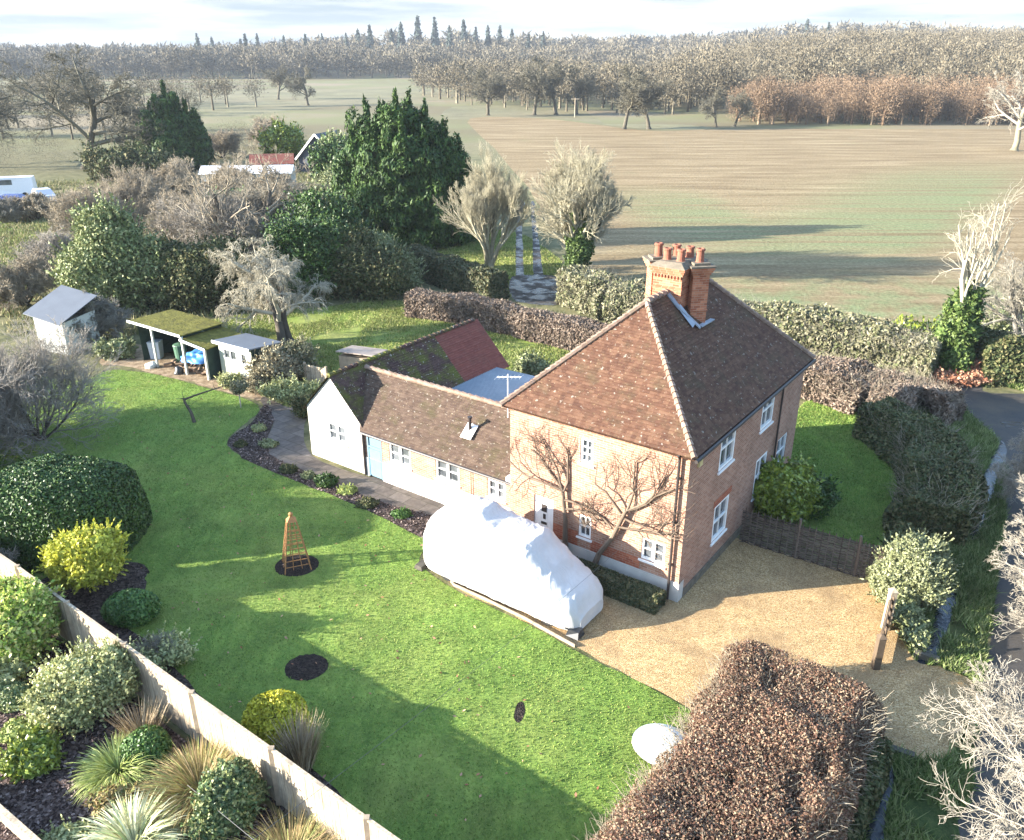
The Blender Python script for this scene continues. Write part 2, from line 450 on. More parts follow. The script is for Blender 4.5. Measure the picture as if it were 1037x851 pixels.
def blades(name, label, cat, base, n, length, width, spread, mat, seed, group=None, droop=1.1, clump=.25, mat2=None, parent=None, pname='blades'):
    """arching grass-like leaves from one crown"""
    rng = rng_of(seed); root = thing(name, label, cat, (*base, 0), 0, group)
    a = rng.uniform(0, 2 * math.pi, n); tilt = spread * np.sqrt(rng.random(n)); L = length * rng.uniform(.6, 1.15, n)
    out = np.stack([np.cos(a), np.sin(a), np.zeros(n)], 1); st = out * (clump * rng.random(n))[:, None]
    K = 6; side = np.stack([-np.sin(a), np.cos(a), np.zeros(n)], 1) + .3 * rng.normal(size=(n, 3)); side = unit(side)
    p = st; th = tilt.copy(); pts = [p]
    for k in range(K - 1):
        d = out * np.sin(th)[:, None] + np.array([0, 0, 1.]) * np.cos(th)[:, None]; p = p + d * (L / (K - 1))[:, None]; pts.append(p); th = th + droop / (K - 1) * rng.uniform(.6, 1.4, n) * (1.2 if k > 1 else .7)
    P = np.stack(pts, 1); P[:, :, 2] = np.maximum(P[:, :, 2], .015)
    w = width * np.array([.7, 1, 1, .85, .55, .08])[None, :, None] * rng.uniform(.7, 1.3, n)[:, None, None] / 2
    V = np.stack([P - side[:, None] * w, P + side[:, None] * w], 2).reshape(-1, 3)
    i = np.arange(n)[:, None] * K * 2; k = np.arange(K - 1)[None] * 2; b = i + k
    F = np.stack([b, b + 1, b + 3, b + 2], -1).reshape(-1, 4)
    g = GEO(); g.add(V, F); g.build(pname, mat, root)
    return root

# ------------------------------------------------------------------ the ground
def sstep(a, b, x): t = np.clip((x - a) / (b - a), 0, 1); return t * t * (3 - 2 * t)
def gz(x, y):
    """height of the land: level round the house, rising to wooded ridges"""
    x = np.asarray(x, float); y = np.asarray(y, float)
    right = sstep(.12, .36, x / np.maximum(y, 1)) * sstep(195, 420, y) * 11
    far = sstep(430, 1100, y) * (9 + 4 * np.sin(x / 260.)) + sstep(900, 2600, y) * 9
    knoll = 11 * np.exp(-((x + 90) / 210.) ** 2 - ((y - 860) / 170.) ** 2) + 2.5 * np.exp(-((x - 330) / 160.) ** 2 - ((y - 900) / 170.) ** 2)
    return np.maximum(right, 0) + far + np.where(y > 400, knoll, 0)

def grass_mat(name, c_dark, c_mid, c_light, dry, dry_amt=.25, fine=60., broad=.35, bump=.5):
    k = NM(name, .85, .2)
    f1 = k.noise(fine, 6, .75); f2 = k.noise(fine * .22, 5, .7); b = k.noise(broad, 4, .6, dist=.6)
    st = k.noise(1.0, 5, .6, k.mapped((3.2, .9, 1), (0, 0, .5)))
    m = k.math('ADD', k.math('MULTIPLY', f1, .40), k.math('ADD', k.math('MULTIPLY', f2, .30), k.math('MULTIPLY', st, .30)))
    c = k.ramp(m, [(.36, c_dark), (.50, c_mid), (.64, c_light)])
    c = k.mix(k.ramp(b, [(.45, 0.), (.72, dry_amt)]), c, dry)
    d = k.ramp(k.noise(broad * 2.3, 6, .7), [(.3, .68), (.7, 1.24)])
    c = k.mix(1.0, c, d, 'MULTIPLY')
    k.color(c); k.bump(k.math('ADD', f1, f2), bump, .05)
    return k.m

M = {}
M['lawn'] = grass_mat('lawn_grass', (.066, .128, .024), (.148, .232, .042), (.255, .340, .066), (.29, .30, .08), .5, 45, .30, .9)
M['paddock'] = grass_mat('paddock_grass', (.07, .105, .018), (.16, .21, .036), (.27, .30, .075), (.31, .28, .11), .5, 30, .25, .9)
M['rough'] = grass_mat('rough_grass', (.045, .055, .020), (.095, .100, .040), (.17, .155, .075), (.20, .165, .095), .8, 12, .12, .9)
M['verge'] = grass_mat('verge_grass', (.025, .045, .012), (.055, .085, .022), (.11, .125, .04), (.14, .115, .06), .6, 30, .5, .9)
M['meadow'] = grass_mat('meadow_grass', (.115, .10, .05), (.16, .145, .075), (.20, .18, .095), (.21, .165, .10), .6, 1.2, .02, .3)

def land_mat():
    k = NM('open_land', .9, .15)
    c = k.ramp(k.noise(.9, 6, .7), [(.35, (.060, .062, .026)), (.5, (.12, .115, .052)), (.65, (.19, .165, .085))])
    far = k.ramp(k.noise(.012, 3, .5), [(.42, (.14, .115, .062)), (.52, (.155, .15, .07)), (.6, (.20, .16, .10))])
    y = k.n('ShaderNodeSeparateXYZ'); k.lk(k.c, y.inputs[0])
    c = k.mix(k.ramp(k.math('MULTIPLY', y.outputs[1], 1 / 400.), [(.2, 0.), (.5, 1.)]), c, far)
    k.color(c); k.bump(k.noise(3., 5, .7), .6, .08)
    return k.m

def terrain():
    xs = np.concatenate([np.linspace(-1800, -420, 18), np.arange(-400, 401, 20.), np.linspace(420, 1800, 18)])
    ys = np.concatenate([np.arange(-60, 700, 20.), np.linspace(720, 2100, 30)])
    X, Y = np.meshgrid(xs, ys); Z = gz(X, Y)
    V = np.stack([X, Y, Z], -1).reshape(-1, 3); nx, ny = len(xs), len(ys)
    i = np.arange(ny - 1)[:, None] * nx + np.arange(nx - 1)[None]
    g = GEO(); g.add(V, np.stack([i, i + 1, i + 1 + nx, i + nx], -1).reshape(-1, 4))
    return tag(g.build('terrain', land_mat(), None, True), kind='structure')
terrain()

def outline(pts, sub=6, jit=0.0, seed=1, tens=.5):
    """closed smooth outline through the given points"""
    P = np.array(pts, float); n = len(P); out = []
    r = rng_of(seed)
    for i in range(n):
        a, b, c, d = P[i - 1], P[i], P[(i + 1) % n], P[(i + 2) % n]
        for s in range(sub):
            t = s / sub
            out.append(tens * ((2 * b) + (c - a) * t + (2 * a - 5 * b + 4 * c - d) * t * t + (3 * b - a - 3 * c + d) * t ** 3))
    out = np.array(out)
    if jit: out += r.normal(size=out.shape) * jit
    return out

def sheet(name, pts, z, m, sub=6, jit=.015, seed=1, kind='structure'):
    O_ = outline(pts, sub, jit, seed) if sub > 1 else np.array(pts, float)
    b = MB(); b.poly([(x, y, z) for x, y in O_])
    o = b.build(name, m); tag(o, kind=kind)
    a = sum(O_[i][0] * O_[(i + 1) % len(O_)][1] - O_[(i + 1) % len(O_)][0] * O_[i][1] for i in range(len(O_)))
    if a < 0: o.data.flip_normals()
    return o

# --- the drilled field beyond the lane
def field_mat():
    k = NM('drilled_field', .95, .1)
    row = k.mapped((1, 1, 1), (0, 0, -rad(54.3)))              # x now runs along the drills
    w = k.n('ShaderNodeTexWave', wave_type='BANDS', bands_direction='Y'); w.inputs['Scale'].default_value = .33
    w.inputs['Distortion'].default_value = .5; w.inputs['Detail'].default_value = 3; w.inputs['Detail Scale'].default_value = .5
    k.lk(row, w.inputs['Vector'])
    streak = k.noise(1.0, 5, .65, k.mapped((.04, 1.6, 1), (0, 0, -rad(54.3))))
    streak2 = k.noise(1.0, 6, .72, k.mapped((.055, .42, 1), (0, 0, -rad(3))))
    streak3 = k.noise(1.0, 5, .65, k.mapped((.04, 1.5, 1), (0, 0, -rad(98))))
    fine = k.noise(3.2, 6, .78)
    s = k.n('ShaderNodeSeparateXYZ'); k.lk(row, s.inputs[0]); sy = k.n('ShaderNodeSeparateXYZ'); k.lk(k.c, sy.inputs[0])
    streak = k.noise(1.0, 4, .6, k.mapped((.03, .95, 1), (0, 0, -rad(54.3))))
    slant = k.math('MULTIPLY', k.ramp(k.math('ADD', k.math('MULTIPLY', s.outputs[1], 1 / 100.), .3), [(.46, 1.), (.60, 0.)]), k.ramp(k.math('MULTIPLY', sy.outputs[1], 1 / 200.), [(.32, 0.), (.36, 1.), (.54, 1.), (.70, 0.)]))
    lines = k.mix(slant, streak2, streak)
    earth = k.ramp(k.math('ADD', k.math('MULTIPLY', fine, .46), k.math('MULTIPLY', lines, .54)), [(.38, (.115, .078, .040)), (.5, (.215, .157, .086)), (.62, (.335, .262, .155))])
    green = k.ramp(fine, [(.38, (.10, .125, .055)), (.62, (.22, .25, .12))])
    sx_ = k.n('ShaderNodeSeparateXYZ'); k.lk(k.c, sx_.inputs[0]); Yv = k.math('MULTIPLY', sx_.outputs[1], 1 / 200.)
    # two greener fans of drill rows that meet the headland
    s = k.n('ShaderNodeSeparateXYZ'); k.lk(row, s.inputs[0])
    band = k.ramp(k.math('ADD', k.math('MULTIPLY', s.outputs[1], 1 / 100.), .3), [(.39, 0.), (.44, 1.), (.53, .8), (.60, .15), (.7, 0.)])
    near = k.ramp(Yv, [(.30, 0.), (.35, 1.), (.52, .95), (.66, 0.)])
    g = k.math('MULTIPLY', k.math('MULTIPLY', band, near), k.ramp(streak, [(.40, .15), (.56, 1.)]))
    s3 = k.n('ShaderNodeSeparateXYZ'); k.lk(k.mapped((1, 1, 1), (0, 0, -rad(98))), s3.inputs[0])
    b3 = k.ramp(k.math('ADD', k.math('MULTIPLY', s3.outputs[1], 1 / 60.), .9883), [(.36, 0.), (.44, 1.), (.54, .9), (.64, 0.)])
    n3 = k.ramp(Yv, [(.33, 0.), (.37, 1.), (.46, .9), (.53, 0.)])
    g = k.math('MAXIMUM', g, k.math('MULTIPLY', k.math('MULTIPLY', b3, n3), k.ramp(streak3, [(.40, .1), (.58, .9)])))
    head = k.ramp(Yv, [(.266, .9), (.288, .45), (.305, .0)])   # grass margin along the hedge
    g = k.math('MAXIMUM', g, k.math('MULTIPLY', head, k.ramp(k.noise(.35, 5, .65), [(.40, .1), (.58, 1.)])))
    g = k.math('MAXIMUM', g, k.ramp(k.noise(.05, 6, .7, dist=.8), [(.60, 0.), (.78, .35)]))
    c = k.mix(g, earth, green)
    c = k.mix(k.math('MULTIPLY', k.math('MULTIPLY', k.ramp(streak, [(.5, 0.), (.62, .55)]), k.ramp(k.math('ADD', k.math('MULTIPLY', s.outputs[1], 1 / 100.), .3), [(.25, .9), (.45, .3), (.6, 0.)])), k.ramp(Yv, [(.3, .8), (.62, 0.)])), c, (.105, .072, .046))
    k.color(c); k.bump(k.math('ADD', fine, streak), .8, .12)
    return k.m
sheet('ploughed_field', [(-10.46, 219.70), (-3.12, 148.46), (1.96, 102.63), (2.94, 85.04), (4.23, 69.10), (5.54, 57.61), (8.08, 52.25), (11.24, 50.44), (15.83, 49.15), (20.06, 47.53), (24.46, 45.62), (48, 48), (95, 60), (140, 120), (135, 190), (96, 193), (79.24, 195.00), (57.93, 189.64), (42.43, 187.07), (27.33, 184.56), (10.06, 216.29)], .006, field_mat(), 4, .2)

# --- far meadows
sheet('pale_meadow', [(-15.39, 216.29), (10.21, 219.70), (27.87, 188.35), (52.23, 192.28), (61.89, 219.70), (46.48, 242.61), (24.12, 265.58), (0.46, 275.99), (-17.64, 270.69)], .004, M['meadow'], 3, 0)
sheet('far_meadow', [(-204.81, 465.90), (-130.57, 342.87), (-75.78, 226.86), (-64.09, 251.32), (-39.44, 299.42), (-13.97, 327.08), (-48.60, 498.21), (-139.00, 578.21), (-224.22, 602.33)], .004, M['meadow'], 3, 0)
sheet('left_meadow', [(-33.74, 47.13), (-32.63, 53.69), (-32.33, 60.52), (-35.74, 71.09), (-44.01, 81.75), (-51.95, 85.61), (-54.83, 77.73)], .008, M['paddock'], 4, .1)

# --- garden ground
sheet('paddock_grass', [(-17.96, 46.18), (-12.10, 36.89), (-8.73, 33.92), (-4.33, 33.92), (0.07, 36.26), (4.02, 38.89), (6.56, 43.17), (2.40, 46.75), (-2.96, 49.58), (-7.60, 52.49), (-12.39, 50.88), (-17.33, 48.74)], .008, M['paddock'], 4, .05)
sheet('lawn', [(-34, 44), (-22.29, 38.20), (-20.38, 39.60), (-17.70, 38.89), (-14.92, 37.28), (-12.31, 35.65), (-11.39, 34.48), (-11.55, 33.06), (-11.81, 31.14), (-10.69, 29.58), (-8.55, 27.90), (-6.19, 26.30), (-4.38, 24.84), (-2.83, 23.56), (-2.91, 22.16), (-1.73, 20.74), (0.32, 19.17), (1.64, 17.98), (3.08, 16.83), (4.42, 15.64), (6.0, 13.4), (4.6, 9.5), (3, 6), (0.6, 7.6), (-2.2, 10.6), (-7.4, 14.75), (-14.2, 20.0), (-22, 28)], .010, M['lawn'], 5, .02)
sheet('side_lawn', [(8.08, 26.30), (10.76, 29.94), (13.26, 35.06), (15.42, 36.26), (16.54, 32.85), (16.49, 29.06), (14.89, 25.24), (13.18, 22.96), (11.83, 23.20), (10.08, 24.25)], .010, M['lawn'], 5, .03)
sheet('lane_verge', [(6.68, 11.40), (9.08, 11.40), (10.05, 13.32), (10.85, 14.90), (13.26, 18.74), (15.68, 22.73), (18.01, 26.66), (20.05, 30.86), (20.23, 33.38), (20.50, 36.02), (19.12, 36.76), (16.77, 33.92), (15.54, 28.22), (12.26, 20.59), (9.77, 16.75), (7.24, 13.59), (5.54, 11.62)], .008, M['verge'], 5, .05)

def soil_mat(name='garden_soil', a=(.020, .013, .010), b=(.060, .042, .034), c=(.13, .10, .085), chip=14.):
    k = NM(name, .95, .15)
    v = k.voro(chip, out='Color'); s = k.n('ShaderNodeSeparateXYZ'); k.lk(v, s.inputs[0])
    f = k.math('ADD', k.math('MULTIPLY', s.outputs[0], .55), k.math('MULTIPLY', k.noise(5., 5, .7), .45))
    k.color(k.ramp(f, [(.25, a), (.55, b), (.85, c)]))
    k.bump(k.math('ADD', k.voro(chip), k.noise(20., 4)), .9, .05)
    return k.m
M['soil'] = soil_mat()
M['mulch'] = soil_mat('bark_mulch', (.022, .014, .012), (.075, .050, .042), (.19, .145, .125), 16.)
M['dark_mulch'] = soil_mat('dark_mulch', (.010, .007, .006), (.025, .018, .015), (.05, .04, .032), 22.)
sheet('flower_bed', [(-14.4, 19.9), (-7.45, 14.6), (-2.2, 10.55), (-1.2, 7), (-6, 6), (-14, 8), (-22, 14), (-20, 22)], .012, M['mulch'], 1)
sheet('border_bed', [(-11.32, 35.06), (-11.33, 33.06), (-11.77, 31.14), (-10.65, 29.58), (-8.55, 27.90), (-6.19, 26.30), (-4.38, 24.84), (-2.79, 23.56), (-2.46, 24.77), (-3.41, 25.38), (-4.73, 26.08), (-6.80, 27.58), (-8.39, 28.80), (-9.50, 29.67), (-10.15, 31.05), (-10.43, 33.38)], .014, M['soil'], 4, .03)
sheet('obelisk_bed', [( -6.75 + .68 * math.cos(a * .5236), 22.0 + .62 * math.sin(a * .5236)) for a in range(12)], .016, M['dark_mulch'], 4, .012)
sheet('empty_round_bed', [( -5.38 + .56 * math.cos(a * .5236), 17.27 + .52 * math.sin(a * .5236)) for a in range(12)], .016, M['dark_mulch'], 4, .015)
sheet('shrub_bed', [(-14.68, 20.59), (-13.69, 21.89), (-11.79, 22.16), (-11.16, 21.35), (-11.04, 20.34), (-11.56, 19.54), (-9.94, 18.31), (-8.30, 16.75), (-6.69, 15.22), (-5.24, 14.60), (-3.85, 13.32), (-2.36, 11.85), (-2.3, 10.75), (-7.4, 14.8), (-14, 19.9)], .015, M['soil'], 4, .03)
sheet('bare_patch', [(0.13, 15.94), (0.28, 15.97), (0.32, 15.64), (0.18, 15.31), (0.04, 15.44)], .015, M['dark_mulch'], 4, .01)

def gravel_mat():
    k = NM('gravel', .9, .25)
    v = k.n('ShaderNodeTexVoronoi'); v.inputs['Scale'].default_value = 42.; k.lk(k.c, v.inputs['Vector'])
    s = k.n('ShaderNodeSeparateXYZ'); k.lk(v.outputs['Color'], s.inputs[0])
    c = k.ramp(s.outputs[0], [(.05, (.22, .14, .060)), (.35, (.385, .25, .112)), (.7, (.49, .33, .158)), (.95, (.60, .45, .25))])
    c = k.mix(k.ramp(k.noise(.45, 5, .65, dist=.7), [(.42, 0.), (.68, .85)]), c, (.25, .165, .085))
    c = k.mix(1., c, k.ramp(k.noise(2.2, 5, .7), [(.3, .78), (.7, 1.15)]), 'MULTIPLY')
    k.color(c); k.bump(v.outputs['Distance'], .8, .03)
    return k.m
M['gravel'] = gravel_mat()
sheet('gravel_drive', [(-2.47, 25.72), (-2.62, 22.73), (-1.74, 20.89), (0.32, 19.31), (1.70, 18.07), (3.09, 16.90), (4.46, 15.64), (6.2, 13.2), (8.6, 15.0), (10.0, 17.6), (10.9, 19.3), (11.03, 21.20), (9.22, 22.39), (7.50, 23.56), (6.9, 23.6), (4.4, 20.9), (0.6, 23.3)], .012, M['gravel'], 4, .03)
sheet('gravel_apron', [(9.7, 17.6), (10.9, 19.0), (10.64, 17.59), (11.37, 17.20), (11.75, 16.68), (11.47, 15.97), (10.66, 14.99), (9.83, 14.21), (9.15, 14.21), (8.37, 14.69), (8.47, 15.54), (9.14, 16.75)], .013, M['gravel'], 4, .03)
def dirt_mat():
    k = NM('bare_earth', .95, .1)
    k.color(k.ramp(k.noise(2.5, 6, .7), [(.32, (.11, .075, .045)), (.5, (.24, .175, .11)), (.68, (.36, .28, .19))])); k.bump(k.noise(14., 5), .6, .05); return k.m
M['dirt'] = dirt_mat()
sheet('yard_earth', [(-21.45, 40.63), (-19.66, 40.04), (-17.40, 38.75), (-15.01, 37.54), (-12.34, 35.77), (-11.61, 35.77), (-12.21, 37.28), (-14.00, 37.80), (-15.86, 40.04), (-17.69, 41.55), (-20.04, 43.50), (-21.67, 43.50)], .014, M['dirt'], 4, .06)

def paving_mat():
    k = NM('paving', .85, .25)
    b = k.n('ShaderNodeTexBrick'); b.inputs['Scale'].default_value = 1.0; b.offset = .5
    b.inputs['Brick Width'].default_value = .75; b.inputs['Row Height'].default_value = .55; b.inputs['Mortar Size'].default_value = .012
    b.inputs['Color1'].default_value = (.085, .070, .060, 1); b.inputs['Color2'].default_value = (.135, .113, .097, 1); b.inputs['Mortar'].default_value = (.05, .045, .03, 1)
    k.lk(k.mapped((1, 1, 1), (0, 0, .627)), b.inputs['Vector'])
    c = k.mix(1., b.outputs['Color'], k.ramp(k.noise(3., 5, .7), [(.3, .62), (.7, 1.2)]), 'MULTIPLY')
    c = k.mix(k.ramp(k.noise(.8, 4, .6), [(.5, 0.), (.75, .5)]), c, (.16, .125, .08))
    k.color(c); k.bump(b.outputs['Fac'], -.4, .01); return k.m
sheet('paved_path', [(-11.93, 36.26), (-10.47, 33.38), (-10.17, 31.14), (-9.51, 29.58), (-8.37, 28.72), (-6.78, 27.50), (-4.72, 26.01), (-2.67, 24.77), (-2.2, 25.6), (-5.0, 27.8), (-5.66, 28.06), (-7.98, 29.76), (-8.96, 32.64), (-9.10, 35.65), (-10.22, 36.51)], .013, paving_mat(), 4, .01)

def tarmac_mat():
    k = NM('tarmac', .75, .35)
    c = k.ramp(k.noise(40., 5, .8), [(.3, (.024, .023, .024)), (.7, (.058, .055, .053))])
    c = k.mix(k.ramp(k.noise(.5, 5, .65), [(.42, 0.), (.66, .8)]), c, (.085, .068, .048))
    k.color(c); k.bump(k.noise(60., 3), .4, .01); return k.m
M['tarmac'] = tarmac_mat()
sheet('lane', [(19.53, 37.15), (20.68, 36.39), (20.41, 33.49), (19.94, 30.67), (18.05, 26.66), (15.71, 22.73), (13.32, 18.74), (11.13, 15.22), (10.05, 13.32), (9.08, 11.40), (10.6, 6), (14.2, 6), (15.0, 16), (19.5, 22), (24, 29), (30, 33), (42, 36), (42, 39.5), (24.18, 36.39), (22.65, 37.67), (21.16, 38.07), (19.82, 37.80)], .011, M['tarmac'], 4, .03)
k = NM('still_water', .12, .4); k.color(k.ramp(k.noise(2., 4), [(.3, (.012, .016, .024)), (.7, (.03, .034, .04))])); k.bump(k.noise(5., 4), .5, .04)
M['water'] = k.m
sheet('stream', [(7.07, 11.80), (7.74, 12.93), (8.23, 13.73), (8.32, 14.21), (8.54, 14.10), (8.46, 13.59), (7.92, 12.76), (7.37, 11.76)], .012, M['water'], 4, .03)
sheet('stream_bend', [(10.60, 17.43), (11.37, 18.31), (12.65, 20.34), (13.04, 20.79), (13.24, 20.59), (12.76, 19.72), (11.81, 18.40), (11.10, 17.51)], .012, M['water'], 4, .04)
sheet('ditch_water', [(15.11, 23.62), (16.27, 25.58), (17.47, 27.43), (19.00, 29.49), (20.28, 31.14), (19.77, 29.76), (18.34, 27.82), (17.28, 26.30), (16.13, 24.57), (15.44, 23.62)], .012, M['water'], 4, .06)
sheet('lane_puddle', [(21.23, 33.06), (22.06, 33.16), (22.00, 32.74), (21.29, 32.53)], .015, M['water'], 4, .04)
k = NM('mud_track', .95, .35); k.lk(k.ramp(k.noise(.9, 4, .6), [(.44, .12), (.56, .9)]), k.b.inputs['Roughness']); k.color(k.ramp(k.noise(3., 5), [(.35, (.022, .018, .015)), (.65, (.055, .045, .036))])); k.bump(k.noise(8., 4), .6, .06)
M['mud'] = k.m
sheet('track_mouth', [(-0.03, 53.20), (1.67, 51.56), (3.41, 52.02), (3.58, 56.25), (2.96, 59.03), (0.11, 59.03)], .011, M['mud'], 4, .1)
sheet('wheel_rut', [(0.24, 57.61), (0.80, 57.61), (0.95, 69.10), (0.92, 82.82), (1.34, 91.74), (0.91, 91.74), (0.42, 80.20)], .013, M['mud'], 4, .05)
sheet('wheel_rut', [(1.50, 57.61), (2.20, 57.61), (2.34, 69.10), (2.28, 82.82), (2.39, 91.09), (2.07, 91.09), (1.78, 73.18)], .013, M['mud'], 4, .05)
sheet('orchard_grass', [(-9.58, 71.09), (-4.39, 76.78), (1.01, 74.05), (4.12, 60.52), (2.72, 53.69), (-0.23, 53.69), (-3.38, 57.61), (-7.63, 64.72)], .009, M['paddock'], 4, .1)

# ------------------------------------------------------------------ the cottage (local x = to the right along the front, y = depth)
def brick_mat():
    k = NM('red_brick', .9, .2, 'UV')
    b = k.n('ShaderNodeTexBrick'); b.inputs['Scale'].default_value = 1.; b.offset = .5
    b.inputs['Brick Width'].default_value = .225; b.inputs['Row Height'].default_value = .075; b.inputs['Mortar Size'].default_value = .009
    b.inputs['Mortar Smooth'].default_value = .2; b.inputs['Bias'].default_value = -.1
    b.inputs['Color1'].default_value = (.25, .117, .074, 1); b.inputs['Color2'].default_value = (.37, .203, .134, 1); b.inputs['Mortar'].default_value = (.35, .275, .215, 1)
    k.lk(k.c, b.inputs['Vector'])
    c = k.mix(1., b.outputs['Color'], k.ramp(k.noise(1.1, 5, .65), [(.3, .80), (.7, 1.15)]), 'MULTIPLY')
    c = k.mix(k.ramp(k.noise(2.4, 5, .7), [(.52, 0.), (.75, .5)]), c, (.40, .26, .185))
    k.color(c); k.bump(b.outputs['Fac'], -.5, .012); return k.m
def brick2(name, c1, c2, mortar):
    k = NM(name, .9, .2, 'UV')
    b = k.n('ShaderNodeTexBrick'); b.inputs['Scale'].default_value = 1.
    b.inputs['Brick Width'].default_value = .225; b.inputs['Row Height'].default_value = .075; b.inputs['Mortar Size'].default_value = .007
    b.inputs['Color1'].default_value = (*c1, 1); b.inputs['Color2'].default_value = (*c2, 1); b.inputs['Mortar'].default_value = (*mortar, 1)
    k.lk(k.c, b.inputs['Vector'])
    k.color(k.mix(1., b.outputs['Color'], k.ramp(k.noise(3., 5, .65), [(.3, .75), (.7, 1.2)]), 'MULTIPLY')); k.bump(b.outputs['Fac'], -.4, .01); return k.m
M['brick'] = brick_mat()
M['brick_red'] = brick2('red_brick_band', (.25, .065, .035), (.36, .115, .06), (.30, .18, .12))
M['brick_chim'] = brick2('chimney_brick', (.27, .085, .045), (.45, .185, .10), (.34, .22, .15))
def tile_mat(name, c1, c2, c3, moss, moss_amt, lichen=.5):
    k = NM(name, .85, .25, 'UV')
    b = k.n('ShaderNodeTexBrick'); b.inputs['Scale'].default_value = 1.; b.offset = .5
    b.inputs['Brick Width'].default_value = .165; b.inputs['Row Height'].default_value = .1; b.inputs['Mortar Size'].default_value = .004
    b.inputs['Color1'].default_value = (0, 0, 0, 1); b.inputs['Color2'].default_value = (1, 1, 1, 1); b.inputs['Mortar'].default_value = (0, 0, 0, 1)
    k.lk(k.c, b.inputs['Vector'])
    w = k.n('ShaderNodeTexWhiteNoise', noise_dimensions='2D')
    sn = k.n('ShaderNodeVectorMath', operation='SNAP'); sn.inputs[1].default_value = (.165, .1, 1); k.lk(k.c, sn.inputs[0]); k.lk(sn.outputs[0], w.inputs['Vector'])
    c = k.ramp(k.math('ADD', k.math('MULTIPLY', w.outputs['Value'], .24), k.math('MULTIPLY', k.noise(4., 7, .8), .76)), [(.28, c1), (.5, c2), (.72, c3)])
    c = k.mix(k.ramp(k.noise(.9, 6, .72), [(.45 if moss_amt >= 1 else .50, 0.), (.60 if moss_amt >= 1 else .68, moss_amt)]), c, moss)
    sp = k.noise(7.5, 3, .55)
    c = k.mix(k.ramp(sp, [(.63, 0.), (.68, lichen)]), c, (.34, .32, .27))
    c = k.mix(k.ramp(k.noise(15., 3, .55), [(.63, 0.), (.68, lichen * .8)]), c, (.30, .235, .12))
    k.color(c); k.bump(k.math('SUBTRACT', k.noise(30., 3), b.outputs['Fac']), .35, .012); return k.m
M['tile'] = tile_mat('clay_tile', (.050, .022, .014), (.092, .044, .026), (.145, .080, .048), (.070, .058, .030), .6)
M['tile_old'] = tile_mat('weathered_tile', (.045, .028, .020), (.078, .050, .035), (.12, .083, .058), (.052, .046, .017), .8)
M['tile_moss'] = tile_mat('mossy_tile', (.042, .024, .022), (.070, .040, .034), (.10, .062, .050), (.095, .105, .018), 1., 1.)
M['tile_new'] = tile_mat('newer_red_tile', (.15, .046, .034), (.19, .062, .045), (.22, .08, .056), (.13, .07, .05), .5, .1)
M['tile_hip'] = tile_mat('hip_tile', (.15, .095, .07), (.23, .155, .115), (.32, .235, .18), (.13, .11, .06), .5)
M['white'] = plain('white_paint', (.78, .77, .74), .5, .4, .05)
M['limewash'] = plain('white_render', (.46, .435, .39), .9, .2, .26, 1.1, .2)
M['blue_door'] = plain('pale_blue_paint', (.12, .20, .25), .5, .4, .06)
M['grey_door'] = plain('pale_grey_paint', (.66, .72, .74), .5, .4, .05)
M['dark'] = plain('dark_interior', (.02, .02, .022), .8, .2)
M['lead'] = plain('lead_flashing', (.27, .30, .34), .5, .5, .2, 5.)
M['metal_blk'] = plain('dark_pipe', (.035, .028, .026), .5, .4)
M['stone'] = plain('pale_stone', (.15, .125, .092), .9, .2, .4, 5., .2)
M['pot'] = plain('terracotta', (.24, .095, .06), .8, .2, .25, 6.)
M['oak'] = plain('weathered_wood', (.30, .235, .165), .9, .2, .3, 4., .2)
k = NM('window_glass', .08, .7); k.color(k.ramp(k.noise(1.3, 3), [(.35, (.035, .04, .045)), (.65, (.13, .14, .15))])); M['glass'] = k.m
k = NM('blue_grey_sheet', .45, .45)
k.color(k.ramp(k.noise(1.2, 4), [(.3, (.20, .255, .30)), (.7, (.28, .335, .38))])); M['blue_sheet'] = k.m

def hp(a, b, z): return (-a, b, z)
HX, HY, HR = 4.825, 20.108, -0.627
house = thing('cottage', 'red brick cottage with a hipped tiled roof, tall chimneys and a low whitewashed wing', 'house', (HX, HY, 0), HR)

def wall(mb, p0, p1, z0, z1, holes, nrm, mi=0, reveal=.10, rmi=None):
    """wall sheet from p0 to p1 with window openings (s0, s1, z0, z1); reveals go in by `reveal`"""
    p0, p1 = np.array(p0, float), np.array(p1, float); Lw = np.linalg.norm(p1 - p0); d = (p1 - p0) / Lw; nrm = np.array(nrm, float)
    S = sorted({0, Lw, *[h[0] for h in holes], *[h[1] for h in holes]}); Z = sorted({z0, z1, *[h[2] for h in holes], *[h[3] for h in holes]})
    pt = lambda s, z, dep=0: (*(p0 + d * s - nrm * dep), z)
    flip = np.cross([*d, 0], [0, 0, 1])[:2] @ nrm < 0
    def put(P, uv, m):
        if flip: P, uv = P[::-1], uv[::-1]
        mb.poly(P, uv, m)
    for a, b in zip(S, S[1:]):
        for c, e in zip(Z, Z[1:]):
            if any(h[0] - 1e-6 <= a and b <= h[1] + 1e-6 and h[2] - 1e-6 <= c and e <= h[3] + 1e-6 for h in holes): continue
            put([pt(a, c), pt(b, c), pt(b, e), pt(a, e)], [(a, c), (b, c), (b, e), (a, e)], mi)
    r = mi if rmi is None else rmi
    for a, b, c, e in [h[:4] for h in holes]:
        for A, B in (((a, c), (a, e)), ((a, e), (b, e)), ((b, e), (b, c)), ((b, c), (a, c))):
            put([pt(*A), pt(*B), pt(*B, reveal), pt(*A, reveal)], [(0, 0), (0, 1), (reveal, 1), (reveal, 0)], r)

